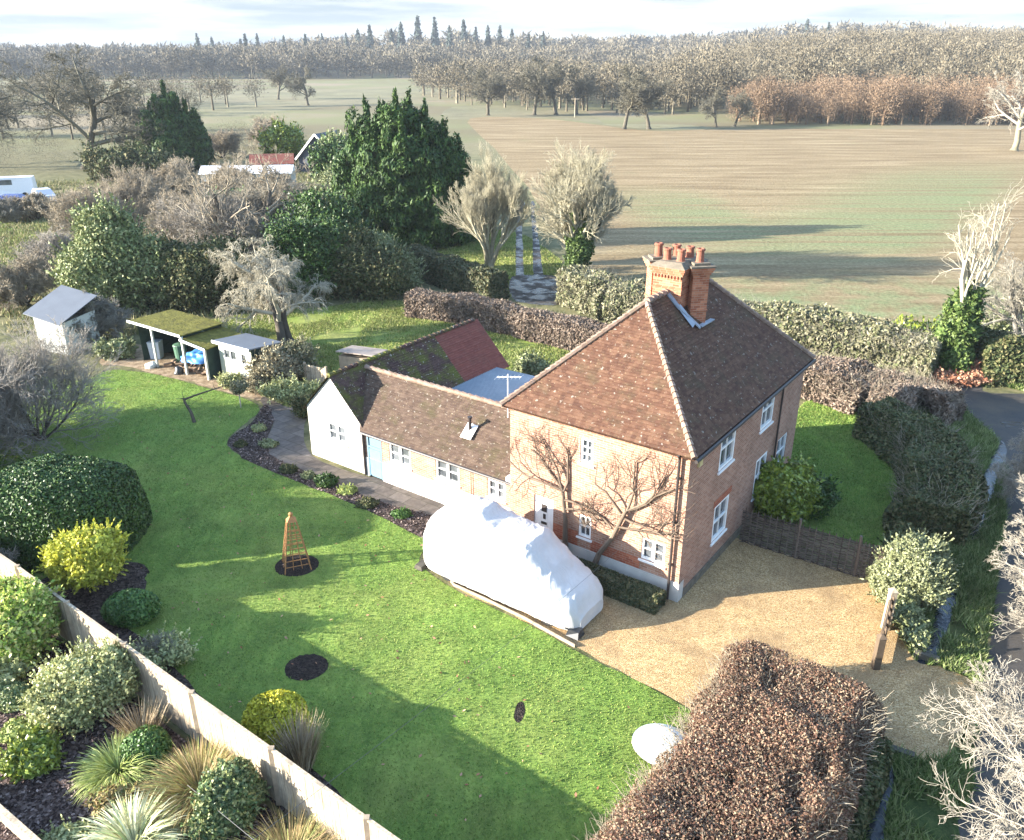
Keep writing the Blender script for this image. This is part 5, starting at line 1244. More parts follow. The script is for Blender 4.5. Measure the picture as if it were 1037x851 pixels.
def bark(name, a, b, patch=2.):
    k = NM(name, .9, .2); c = k.ramp(k.noise(patch, 5, .7), [(.3, a), (.7, b)]); k.color(k.mix(1., c, k.ramp(k.island(), [(.0, .8), (1., 1.2)]), 'MULTIPLY')); return k.m
BK = {}
BK['oak'] = bark('oak_bark', (.065, .057, .042), (.115, .10, .072)); BK['oaktwig'] = bark('oak_twigs', (.095, .088, .062), (.15, .138, .10))
BK['pale'] = bark('pale_bark', (0.221, 0.205, 0.172), (0.344, 0.320, 0.279)); BK['paletwig'] = bark('pale_twigs', (0.243, 0.217, 0.172), (0.364, 0.329, 0.268))
BK['willow'] = bark('willow_bark', (.16, .14, .09), (.26, .23, .15)); BK['willowtwig'] = bark('willow_wands', (0.164, 0.152, 0.090), (0.246, 0.226, 0.143))
BK['dark'] = bark('dark_bark', (.055, .045, .035), (.10, .085, .065)); BK['purple'] = bark('purplish_twigs', (0.200, 0.175, 0.150), (0.321, 0.291, 0.239))
BK['apple'] = bark('lichened_twigs', (0.180, 0.164, 0.127), (0.287, 0.262, 0.213)); BK['tanwand'] = bark('tan_wands', (0.260, 0.234, 0.156), (0.403, 0.370, 0.267)); BK['fruit'] = bark('silvery_twigs', (0.270, 0.244, 0.177), (0.422, 0.386, 0.296)); BK['brown'] = bark('brown_twigs', (0.221, 0.181, 0.129), (0.344, 0.297, 0.219))
BK['espalier'] = bark('trained_tree_bark', (.085, .06, .042), (.17, .13, .095)); BK['redtwig'] = bark('reddish_twigs', (.17, .10, .062), (.27, .18, .12))

# ------------------------------------------------------------------ trained trees on the cottage front
def espalier(name, label, a0, a_top, zt, seed, arms):
    rng = rng_of(seed); root = thing(name, label, 'tree', house_to_world(a0, -.16), HR)
    loc = lambda a, z, b=-.14: (-(a - a0), b + .16, z)
    mb = MB(); tp = [loc(a0, 0), loc(a0 + (a_top - a0) * .25 + .03, zt * .3), loc(a0 + (a_top - a0) * .6 - .04, zt * .6), loc(a_top, zt)]
    mb.tube(tp, [.10, .085, .075, .055], 9); mb.build('trunk', BK['espalier'], root, True)
    st, dr, ln = [], [], []
    for (a, z, da, dz, L) in arms: st.append(loc(a, z)); dr.append((-da, 0, dz)); ln.append(L)
    ln = [1.2 * q for q in ln]; P = branch_set(rng, np.array(st), np.array(dr, float), np.array(ln), 6, .20, .0); P[:, :, 1] = np.clip(P[:, :, 1], -.12, .10)
    g = GEO(); n = len(st); rr = np.full(n, .042); g.add(*tubes(P, rr, rr * .5, 6)); L = np.array(ln)
    for nc, rt, an, wob, lift, r_ in ((5, .66, 60, .20, .10, .016), (5, .62, 55, .24, .12, .008)):
        s, d, l, par, t = spawn(rng, P, L, nc, .2, rt, an, flat=0.); d[:, 1] *= .25; P = branch_set(rng, s, d, np.minimum(l, 1.1), 5, wob, lift); P[:, :, 1] = np.clip(P[:, :, 1], -.22, .13)
        L = np.minimum(l, 1.1); rr = np.full(len(s), r_); g.add(*tubes(P, rr, rr * .5, 4))
    s, d, l, par, t = spawn(rng, P[::3], L[::3], 2, .3, 1.1, 35); d[:, 1] *= .2; d[:, 2] = np.abs(d[:, 2]) + .5
    P = branch_set(rng, s, d, l * 1.3, 4, .1, .1); P[:, :, 1] = np.clip(P[:, :, 1], -.2, .13); g.add(*tubes(P, np.full(len(s), .0055), np.full(len(s), .003), 3)); g.build('branches', BK['espalier'], root)
espalier('trained_tree', 'bare trained wall tree beside the white front door, upright dark trunk and spreading arms', 3.72, 3.95, 2.5, 5,
    [(3.95, 2.5, 1, .35, 1.9), (3.9, 2.4, .9, .75, 1.6), (3.95, 2.5, .2, 1, 1.5), (3.9, 2.2, -.9, .3, 1.2), (3.9, 2.5, -.5, 1, 1.3), (3.8, 1.9, -1, .5, .9)])
espalier('trained_tree', 'bare trained wall tree leaning right between the two ground floor front windows', 2.82, 1.75, 2.55, 9,
    [(1.95, 2.3, -1, .1, 1.5), (1.75, 2.55, -.7, .6, 1.5), (1.75, 2.5, -.2, 1, 1.4), (1.9, 2.4, .6, 1, 1.4), (1.8, 2.5, -1, .35, 1.7), (2.1, 1.9, -1, -.05, 1.7), (2.2, 1.8, .8, .5, .9)])

# ------------------------------------------------------------------ hedges near the house
hedge('front_hedge', 'clipped dark hedge under the cottage front wall, next to the covered van', [house_to_world(3.35, -.62)[:2], house_to_world(.22, -.62)[:2]], .72, .52, 16000, .05, LM['darkbox'], 11, rough=.05)
hedge('beech_hedge', 'massive brown beech hedge keeping its dead leaves at the bottom right', [(7.05, 15.7), (5.3, 13.3), (3.6, 10.9), (2.0, 8.6), (0.8, 6.9)], 3.7, 1.55, 330000, .034, LM['beech'], 12, rough=.12, round_=.32, depth=.5, gaps=.5, twigs=12000, twig_mat=BK['brown'], twig_len=.30, hvar=.06, loose=1.1)
hedge('box_edging', 'dark evergreen hedge bank below the brown beech hedge, beside the lower stream', [(8.05, 14.2), (6.9, 12.4), (5.7, 10.4), (4.6, 8.8)], .9, .75, 16000, .07, LM['dark_wild'], 13, rough=.3, depth=.5)
hedge('twig_hedge', 'clipped brown twiggy hedge curving behind the wing and the paddock', [(-6.13, 49.58), (-2.88, 48.12), (0.09, 45.99), (3.07, 43.50), (5.83, 41.55), (11.0, 40.6)], 1.7, 1.5, 60000, .085, LM['hawthorn'], 14, rough=.1, aspect=2.8, loose=1.2, twigs=3500, twig_mat=BK['brown'], twig_len=.3)
hedge('wild_hedge', 'tall pale unclipped hedge along the near edge of the ploughed field', [(3.82, 52.49), (6.10, 48.74), (9.32, 46.56), (13.31, 44.19), (16.80, 41.55), (19.19, 39.74), (20.80, 38.34)], 2.2, 2.1, 60000, .12, LM['pale_hedge'], 15, rough=.18, depth=.45, aspect=2.4, loose=1.2, twigs=5200, twig_mat=BK['apple'], twig_len=.75, hvar=.10)
hedge('brown_hedge', 'loose brown hedge on the bend of the lane right of the cottage', [(13.32, 37.80), (14.95, 36.26), (16.25, 34.83), (17.87, 33.92), (18.95, 34.37)], 3.0, 1.5, 42000, .09, LM['hawthorn'], 16, rough=.2, depth=.45, aspect=2.6, loose=1.2, twigs=3600, twig_mat=BK['brown'], twig_len=.5, hvar=.1)
hedge('lane_hedge', 'dense dark overgrown hedge between the side lawn and the ditch', [(15.31, 32.03), (16.02, 30.67), (15.99, 28.39), (14.91, 25.58), (13.73, 23.32)], 2.5, 1.6, 60000, .08, LM['dark_wild'], 17, rough=.22, depth=.45, hvar=.14, loose=1.0, twigs=1500, twig_mat=BK['brown'], twig_len=.5)
hedge('shaded_hedge', 'dark shaded hedge behind the paddock hedge, left of the muddy track', [(-7.36, 60.83), (-4.33, 56.25), (-2.54, 54.19), (-0.87, 52.49)], 1.8, 1.9, 26000, .11, LM['darkbox'], 18, rough=.14, depth=.35)
hedge('roadside_hedge', 'dark green hedge across the lane at the right edge, with russet leaves at its end', [(22.82, 38.48), (24.21, 38.34), (26.40, 38.34), (28.33, 37.54)], 2.6, 2.0, 36000, .11, LM['dark_wild'], 19, rough=.25, depth=.45, hvar=.12)
hedge('bramble_bank', 'low brown bramble bank along the field edge beyond the pale hedge', [(15.55, 46.18), (17.66, 45.62), (19.65, 44.89), (21.10, 44.36)], 1.9, .9, 16000, .12, LM['bramble'], 20, rough=.35, depth=.6, hvar=.3, twigs=900, twig_mat=BK['brown'], twig_len=.5)
shrub('leafy_bush', 'low fresh green bush on the field edge left of the ivy clad ash', 'bush', (21.79, 43.17), [(0, 0, .5, 1.5, 1.2, .8), (1.3, .3, .45, 1.1, 1, .7)], 6000, .13, LM['laurel'], 21)
shrub('leafy_bush', 'low fresh green bush beside the russet leaves at the foot of the ash', 'bush', (26.63, 44.36), [(0, 0, .5, 1.6, 1.2, .9)], 4000, .13, LM['olive'], 22)

# ------------------------------------------------------------------ shrubs about the house
shrub('laurel', 'rounded glossy laurel shrub against the right wall of the cottage', 'shrub', (9.25, 25.0), [(-.1, 0, .95, 1.0, .85, .95), (.6, .2, .75, .75, .8, .75), (-.6, .3, .8, .6, .6, .75), (.1, -.1, 1.35, .75, .65, .55)], 14000, .10, LM['laurel'], 31, stem=BK['dark'], loose=.9)
shrub('shade_bush', 'small dark bush in the shade right of the glossy laurel', 'shrub', (10.5, 25.2), [(0, 0, .6, .6, .7, .7)], 3500, .08, LM['yew'], 32)
shrub('feathery_shrub', 'pale feathery green shrub beside the drive gate', 'shrub', (11.55, 20.35), [(0, 0, .75, 1.0, .9, .85), (.5, .5, .95, .8, .8, .7), (-.4, -.2, .6, .7, .7, .6), (.2, .1, 1.2, .7, .7, .5)], 26000, .055, LM['paleshrub'], 33, loose=1.1, depth=.45)
shrub('bank_shrub', 'dark scrubby shrub on the stream bank behind the pale feathery shrub', 'shrub', (12.3, 21.7), [(0, 0, .6, .7, 1.0, .75), (-.2, -1.2, .45, .5, .7, .5)], 9000, .085, LM['dark_wild'], 34, depth=.5, loose=1.0)
shrub('bank_shrub', 'low olive shrub between the drive gate and the stream', 'shrub', (11.0, 19.0), [(0, 0, .35, .4, .7, .42), (-.1, -.8, .25, .3, .5, .3)], 4500, .07, LM['olive'], 35, depth=.5)
shrub('clipped_dome', 'huge clipped evergreen dome on the left of the lawn', 'topiary', (-14.75, 23.5), [(0, 0, 1.0, 2.0, 1.7, 1.55)], 80000, .06, LM['yew'], 36, depth=.12, rough=.04, loose=.8, box=(2.5, 1.95, 2.62))
shrub('golden_shrub', 'bright golden yellow shrub in front of the clipped dome', 'shrub', (-12.5, 20.65), [(0, 0, 1.2, .92, .85, .75), (.3, -.2, 1.1, .7, .7, .6), (-.35, .1, .95, .7, .7, .7)], 15000, .08, LM['gold'], 37, stem=BK['dark'], loose=.9)
shrub('mixed_shrub', 'large yellow green shrub tinged with red at the left edge by the fence', 'shrub', (-13.2, 17.75), [(0, 0, .95, 1.15, .9, .95), (-.9, -.3, .8, .9, .8, .8), (.35, .3, 1.45, .7, .7, .6), (.0, -.7, .5, .8, .6, .5)], 22000, .075, LM['lime'], 38, stem=BK['dark'], loose=1.0)
shrub('pale_variegated_shrub', 'cream splashed shrub at the left edge, below the large yellow green shrub', 'shrub', (-13.3, 16.4), [(0, 0, .4, 1.0, .6, .5)], 4500, .085, LM['silver'], 39)
shrub('grey_shrub', 'broad grey green shrub against the fence in the planted bed', 'shrub', (-10.35, 15.75), [(0, 0, .75, 1.0, .8, .8), (.6, .1, .85, .7, .7, .75), (-.3, -.5, .55, .8, .6, .6)], 22000, .058, LM['silver'], 40, stem=BK['dark'], loose=1.0, depth=.4)
shrub('green_mound', 'small neat round blue green mound at the far left of the bed', 'shrub', (-12.25, 15.95), [(0, 0, .22, .42, .40, .33)], 5000, .045, LM['blue'], 41, rough=.04)
shrub('box_ball', 'low fresh green rounded shrub between the spiky yellow plant and the fence', 'shrub', (-8.3, 14.25), [(0, 0, .3, .55, .5, .42)], 6000, .05, LM['box'], 42, rough=.06)
shrub('blue_shrub', 'blue green leafy shrub by the fence, just right of the bronze grass', 'shrub', (-5.85, 12.55), [(0, 0, .6, .62, .55, .65), (-.25, -.35, .4, .45, .4, .4)], 13000, .06, LM['blue'], 43, stem=BK['dark'], loose=1.0)
shrub('shade_mound', 'low dark green mound on the lawn side of the fence below the clipped dome', 'shrub', (-10.75, 19.35), [(0, 0, .35, .78, .6, .5)], 8000, .055, LM['box'], 44, rough=.06)
shrub('golden_conifer', 'rounded golden conifer on the lawn behind the fence', 'conifer', (-5.5, 14.85), [(0, 0, .52, .74, .68, .64), (.4, -.15, .4, .5, .5, .5)], 14000, .055, LM['goldcon'], 45, rough=.07, loose=1.0)
shrub('low_green_plant', 'low pale green plant at the far left edge of the mulch', 'plant', (-11.6, 14.9), [(0, 0, .15, .38, .3, .22)], 1200, .07, LM['sedge'], 46)
shrub('dark_plant', 'rounded dark green plant at the left edge, near the short corner fence', 'plant', (-10.7, 13.95), [(0, 0, .3, .5, .5, .38)], 3500, .07, LM['laurel'], 47)
shrub('small_plant', 'scrap of low yellow green growth left of the grey green shrub', 'plant', (-10.9, 14.6), [(0, 0, .12, .3, .25, .18)], 900, .06, LM['sedge'], 48)
shrub('small_plant', 'low sprawling silver plant left of the cream striped grass', 'plant', (-8.95, 11.9), [(0, 0, .12, .55, .5, .18), (.5, -.4, .1, .4, .35, .14)], 2200, .06, LM['silver'], 49)
shrub('small_plant', 'low russet green plant just above the cream striped grass', 'plant', (-8.35, 12.9), [(0, 0, .18, .5, .4, .25)], 2400, .065, LM['bronze'], 50)
blades('striped_grass', 'fountain of cream striped arching grass in the bottom left bed', 'ornamental grass', (-7.55, 11.75), 900, 1.15, .034, .85, LM['pampas'], 51, droop=1.6, clump=.22)
blades('bronze_grass', 'big bronze and green grass clump against the fence', 'ornamental grass', (-6.65, 13.05), 3200, 1.15, .018, .9, LM['bronze'], 52, droop=1.5, clump=.5)
blades('yellow_spiky_plant', 'yellow green spiky plant between the grey green shrub and the fence', 'ornamental grass', (-8.75, 13.75), 1300, .80, .020, .95, LM['sedge'], 53, droop=1.5, clump=.4)
blades('bronze_tuft', 'upright russet tuft of dry stems just behind the spiky yellow plant', 'ornamental grass', (-8.6, 14.75), 420, .95, .013, .5, LM['straw'], 54, droop=.3, clump=.35)
blades('straw_grass', 'thin straw coloured grass leaning against the fence at the bottom edge', 'ornamental grass', (-4.35, 11.4), 900, 1.1, .012, .9, LM['bronze'], 55, droop=1.5, clump=.6)
blades('green_grass_clump', 'bright green grass clump at the bottom edge, below the blue green shrub', 'ornamental grass', (-4.85, 11.0), 420, .7, .026, .95, LM['sedge'], 56, droop=.9, clump=.3)
blades('dry_stem_clump', 'clump of dry upright stems on the lawn right of the golden conifer', 'dead plant', (-4.75, 14.0), 520, 1.15, .016, .35, LM['straw'], 57, droop=.25, clump=.3)
bare_tree('grey_twig_shrub', 'grey twiggy shrub sprawling on the lawn side of the fence', 'shrub', (-9.3, 17.55), .9, .03, [(6, .1, .8, 45, .1, .05, 0), (6, .2, .6, 40, .15, .05, 0), (5, .2, .6, 40, .2, .05, 0)], 58, (BK['brown'], BK['apple']), trunks=6, trunk_frac=.6, trunk_names=('stems', 'twigs'), dspread=.6, r_twig=.006)
shrub('twiggy_growth', 'sparse grey leaves among twigs at the foot of the grey twiggy shrub', 'shrub', (-9.2, 17.5), [(0, 0, .3, .8, .6, .35)], 1600, .06, LM['silver'], 59, depth=.6)
bare_tree('brown_twig_shrub', 'brown leafless shrub at the left edge below the clipped dome', 'shrub', (-15.6, 20.9), 1.3, .03, [(6, .1, .8, 40, .1, .05, 0), (6, .2, .6, 40, .15, .05, 0), (5, .2, .6, 40, .2, .05, 0)], 60, (BK['dark'], BK['purple']), trunks=6, trunk_frac=.6, trunk_names=('stems', 'twigs'), dspread=.4, r_twig=.007)

# border plants along the path
BP = [(-8.59, 28.39), (-6.94, 27.35), (-6.02, 26.74), (-9.96, 30.67), (-10.80, 32.23), (-3.82, 25.04), (-5.14, 25.79), (-7.72, 27.90), (-11.13, 30.67)]
for i, (lab, m, rx, rz_) in enumerate([('low dark evergreen tuft in the border facing the white gable', 'dark_wild', .38, .28), ('dark rounded evergreen in the border below the gable window', 'yew', .52, .36), ('yellow green patch beside the dark evergreen in the border', 'sedge', .40, .22), ('pale tuft at the inner corner of the border bed', 'olive', .42, .25), ('grey tuft by the stones at the top of the border bed', 'silver', .35, .22), ('small bright green tuft at the van end of the border', 'box', .38, .22), ('low dark sprawl in the middle of the border by the blue door', 'dark_wild', .45, .2), ('small olive tuft between dark evergreens in the border', 'olive', .3, .2), ('low brown green tuft at the outer curve of the border bed', 'dark_wild', .3, .18)]):
    rx, rz_ = rx * .8, rz_ * .72
    shrub('border_plant', lab, 'plant', BP[i], [(0, 0, rz_ * .45, rx, rx * .8, rz_), (rx * .5, rx * .3, rz_ * .3, rx * .6, rx * .6, rz_ * .7)], 1800, .055, LM[m], 70 + i)
for i, (p, lab, m, lobes, s) in enumerate([((-11.45, 37.28), 'brown leafless looking bush between the shed and the path corner', 'bramble', [(0, 0, .9, 1.1, .9, 1.0)], .09), ((-10.57, 38.61), 'pale twiggy bush behind the white gable', 'pale_hedge', [(0, 0, .8, .9, .8, .95)], .08), ((-10.47, 35.65), 'spreading grey green bush at the path corner by the gable', 'silver', [(0, 0, .4, 1.0, .7, .5), (.9, .2, .35, .7, .6, .45)], .07), ((-9.08, 33.92), 'dark bush growing out of the paving by the gable corner', 'dark_wild', [(0, 0, .4, .6, .6, .5)], .07), ((-13.50, 37.28), 'low grey bush under the shed window', 'silver', [(0, 0, .3, .5, .4, .35)], .06), ((-12.03, 36.64), 'low russet bush right of the shed door corner', 'bramble', [(0, 0, .4, .6, .5, .45)], .06), ((-20.93, 41.55), 'fresh green leafy clump left of the open shelter', 'olive', [(0, 0, .4, .9, .7, .5)], .11), ((1.05, 38.20), 'small dark leafy bush on the paddock beyond the sheet roof', 'olive', [(0, 0, .5, .9, .7, .7)], .09)]):
    shrub('garden_bush', lab, 'shrub', p, lobes, 4500, s, LM[m], 90 + i, depth=.5, loose=1.1)
# small trained stem bent over the lawn, and a mop-headed standard
bt = thing('bent_sapling', 'dark bent sapling leaning over the lawn in front of the sheds', 'tree', (*(-13.83, 33.06), 0))
mb = MB(); mb.tube([(0, 0, 0), (-.12, .1, .45), (-.32, .15, .85), (-.38, .2, 1.05)], [.085, .07, .06, .05], 8); mb.tube([(-.36, .2, 1.0), (.1, .3, 1.15), (.7, .5, 1.3), (1.4, .8, 1.45)], [.05, .04, .03, .015], 7); mb.build('trunk', BK['dark'], bt, True)
P0 = np.array([(.2, .3, 1.16), (.6, .45, 1.27), (.9, .6, 1.33), (1.2, .7, 1.4), (-.38, .2, 1.05), (-.2, .15, .7)]); rg_ = rng_of(3)
g = GEO(); pb = branch_set(rg_, np.repeat(P0, 3, 0), rg_.normal(size=(18, 3)) + (0, 0, .5), rg_.uniform(.15, .5, 18), 4, .2, .05); g.add(*tubes(pb, np.full(18, .012), np.full(18, .005), 4)); g.build('twigs', BK['dark'], bt)
sd = shrub('standard_shrub', 'little mop headed shrub on a thin stem near the shed', 'shrub', (-12.30, 34.71), [(0, 0, 1.0, .38, .36, .28)], 1600, .06, LM['pale_hedge'], 99, stem=None)
mb = MB(); mb.tube([(0, 0, 0), (.01, 0, .9)], [.03, .022], 7); mb.build('stem', BK['pale'], sd)

# ------------------------------------------------------------------ trees about the garden
bare_tree('orchard_tree', 'pale leaning fruit tree with drooping twigs behind the sheds', 'tree', (-12.50, 44.01), 5.6, .26,
    [(8, .30, .72, 48, .14, .05, .02), (7, .2, .62, 46, .18, .0, .08), (8, .2, .58, 44, .2, -.05, .16), (6, .15, .62, 34, .2, -.08, .22), (3, .15, .7, 34, .2, -.1, .2)], 101, (BK['dark'], BK['fruit']), lean=(-.30, .05), trunks=2, trunk_frac=.52, dspread=.22, r_twig=.007)
bare_tree('leafless_shrub', 'big dense leafless shrub on the lawn in front of the grey roofed shed', 'shrub', (-19.63, 31.24), 4.5, .055,
    [(8, .08, .85, 34, .12, .06, 0), (7, .1, .64, 34, .15, .05, 0), (6, .12, .62, 32, .18, .04, 0), (4, .15, .62, 30, .2, .03, 0)], 102, (BK['dark'], BK['purple']), trunks=15, trunk_frac=.42, dspread=.62, r_twig=.0075, trunk_names=('stems', 'twigs'))
bare_tree('willow', 'leafless willow with a fan of upright wands left of the muddy track', 'tree', (-1.74, 61.76), 8.6, .20,
    [(7, .25, .85, 26, .06, .06, 0), (7, .2, .62, 26, .08, .08, 0), (8, .2, .55, 24, .1, .07, 0), (5, .2, .6, 24, .12, .05, 0), (2, .2, .6, 24, .12, .04, 0)], 103, (BK['willow'], BK['tanwand']), trunks=5, trunk_frac=.52, dspread=.20, r_twig=.008, wide=.8)
bare_tree('poplar', 'broad leafless tree with pale wands just right of the muddy track', 'tree', (4.59, 57.89), 9.0, .28,
    [(9, .25, .85, 30, .07, .05, 0), (8, .2, .64, 32, .1, .06, 0), (8, .2, .56, 30, .12, .06, 0), (6, .2, .58, 28, .14, .04, 0), (2, .2, .6, 28, .14, .03, 0)], 104, (BK['willow'], BK['tanwand']), trunks=5, trunk_frac=.5, dspread=.30, r_twig=.008, wide=.88)
p = (4.59, 57.89)
shrub('ivy', 'dense green ivy climbing the lower trunk of the broad leafless tree', 'ivy', p, [(0, 0, 1.0, .75, .7, 1.1), (.15, -.1, 2.3, .8, .7, 1.2), (.3, 0, 3.5, .6, .6, .9), (.0, 0, 4.3, .45, .45, .7)], 11000, .15, LM['ivy'], 105)
ash = bare_tree('ash_tree', 'white stemmed leafless ash with an ivy covered trunk by the bend in the lane', 'tree', (21.95, 38.61), 9.2, .17,
    [(5, .45, .62, 26, .08, .14, 0), (4, .3, .55, 38, .15, .08, 0), (4, .3, .55, 40, .2, .03, 0), (4, .2, .5, 36, .2, .03, 0)], 106, (BK['fruit'], BK['fruit']), trunks=3, trunk_frac=.66, dspread=.08, r_twig=.007, wide=.9)
p = (21.95, 38.61)
shrub('ivy', 'column of ivy round the trunk of the white stemmed ash', 'ivy', p, [(-.2, 0, 1.0, .8, .7, 1.1), (-.25, 0, 2.3, .85, .7, 1.0), (-.25, 0, 3.4, .75, .65, .8), (-.1, 0, 4.2, .55, .5, .6)], 12000, .13, LM['ivy'], 107)
shrub('russet_leaves', 'heap of russet fern and leaves round the foot of the ash', 'leaf heap', (p[0] + .2, p[1] - .5), [(0, 0, .2, 1.7, 1.0, .45), (.6, .2, .4, .8, .7, .6)], 5000, .10, LM['redleaf'], 108)
bare_tree('hedgerow_tree', 'pale spreading leafless tree at the right edge behind the lane', 'tree', (27.5, 42.5), 5.2, .16,
    [(8, .2, .85, 46, .12, .05, 0), (7, .2, .62, 44, .16, .04, 0), (7, .2, .56, 40, .2, .03, 0), (5, .2, .55, 38, .2, .0, 0)], 109, (BK['pale'], BK['apple']), trunks=3, trunk_frac=.45, dspread=.4, r_twig=.011)
# three pale trees on the right of the lane, their crowns reaching into the picture
for i, (x, y, h, sd_, lab, kk) in enumerate([(18.8, 25.4, 3.4, 111, 'pale twiggy treetop by the ditch water, farthest of three along the lane', 1.0), (16.2, 18.0, 4.0, 112, 'pale twiggy treetop reaching over the lane at the right edge, middle one of three', 1.0), (10.8, 9.1, 5.0, 113, 'large pale pinkish twiggy treetop filling the bottom right corner', 1.1)]):
    bare_tree('lane_tree', lab, 'tree', (x, y), h, .11, [(9, .12, .74 * kk, 52, .12, .05, 0), (7, .2, .62, 46, .16, .04, 0), (8, .2, .58, 42, .2, .04, 0), (6, .15, .6, 40, .22, .02, 0), (4, .15, .6, 40, .22, .02, 0)], sd_, (BK['pale'], BK['paletwig']), trunks=2, trunk_frac=.52, dspread=.3, r_twig=.0055, wide=(1.0, 1.25, .95)[i], lean=((-.2, 0), (-.45, .1), (-.1, 0))[i])

def conifer(name, label, base, tips, n, size, mat, seed):
    """dense conifer: flame-shaped leaders, each a stack of shrinking tiers; tips = (x, y, height, radius)"""
    rng = rng_of(seed); root = thing(name, label, 'conifer', (*base, 0)); g = GEO()
    lob = []
    for (x, y, h, r) in tips:
        for q in range(7):
            t = q / 6; z = h * (.10 + .84 * t); rr = r * (1 - t ** 3.2) ** .62 * .85 + .24
            lob.append((x, y, z, rr, rr, h * .13))
            for w in range(5):
                a = rng.uniform(0, 6.28); lob.append((x + math.cos(a) * rr * .75, y + math.sin(a) * rr * .75, z + rng.uniform(-.05, .08) * h, rr * rng.uniform(.3, .5), rr * rng.uniform(.3, .5), h * rng.uniform(.07, .13)))
    P, Nn = blob_points(lob, n, rng, .35, .25, seed=seed)
    h_ = unit(Nn * np.array((1, 1, .2))); al = unit(h_ * .55 + np.array((0, 0, 1.)))
    g.add(*leaves(P, Nn + np.array((0, 0, .2)), size, rng, 3.0, .55, al))
    g.build('foliage', mat, root)
    mb = MB(); mb.tube([(0, 0, 0), (0, 0, max(t[2] for t in tips) * .8)], [.4, .08], 8); mb.build('trunk', BK['dark'], root)
conifer('big_conifer', 'broad dark green conifer with several leaders, largest tree beyond the garden', (-9.33, 71.09), [(0, 0, 11.6, 2.9), (-2.4, .3, 10.8, 2.5), (2.3, .2, 10.7, 2.6), (1.0, .8, 11.2, 2.4), (-3.6, -.5, 8.6, 1.9), (3.9, -.4, 9.2, 2.2), (.6, -1.9, 9.8, 2.6), (-1.6, -2.0, 9.0, 2.3), (2.4, -2.0, 8.6, 2.3), (-4.3, .8, 6.4, 1.6), (4.8, .6, 7.2, 1.7), (-1.2, .5, 10.4, 2.2)], 170000, .135, LM['conifer'], 121)
conifer('left_conifer', 'dark pointed conifer beside the bare oak on the left', (-46.63, 119.38), [(0, 0, 10.4, 2.8), (-2.2, 0, 8.4, 2.2), (2.5, .3, 8.2, 2.4), (3.8, .2, 6.0, 1.6), (-3.0, -.5, 5.6, 1.8), (.8, -2, 7.2, 2.4)], 50000, .26, LM['conifer'], 122)

bare_tree('oak_tree', 'wide spreading bare oak at the left in front of the parked vehicles', 'tree', (-58.95, 119.38), 15.5, .62,
    [(9, .30, .95, 58, .16, .04, 0), (7, .2, .62, 48, .2, .04, 0), (7, .2, .58, 46, .22, .03, 0), (6, .15, .56, 42, .24, .02, 0), (5, .2, .6, 44, .22, 0, 0)], 131, (BK['oak'], BK['oaktwig']), trunks=1, trunk_frac=.38, r_twig=.022, wide=1.2)
bare_tree('oak_tree', 'second bare oak at the far left edge, partly outside the picture', 'tree', (-73.91, 121.57), 13, .5,
    [(9, .30, .95, 56, .16, .04, 0), (7, .2, .62, 48, .2, .04, 0), (7, .2, .58, 46, .22, .03, 0), (6, .15, .56, 42, .24, .02, 0)], 132, (BK['oak'], BK['oaktwig']), trunks=1, trunk_frac=.38, r_twig=.035)
bare_tree('dead_oak', 'pale dead looking oak standing at the far right edge of the ploughed field', 'tree', (83.10, 143.72), 14, .5,
    [(8, .35, .8, 55, .16, .05, 0), (6, .25, .62, 48, .2, .04, 0), (6, .2, .58, 44, .22, .03, 0), (5, .15, .56, 40, .22, .02, 0)], 133, (BK['willow'], BK['apple']), trunks=1, trunk_frac=.5, r_twig=.035)

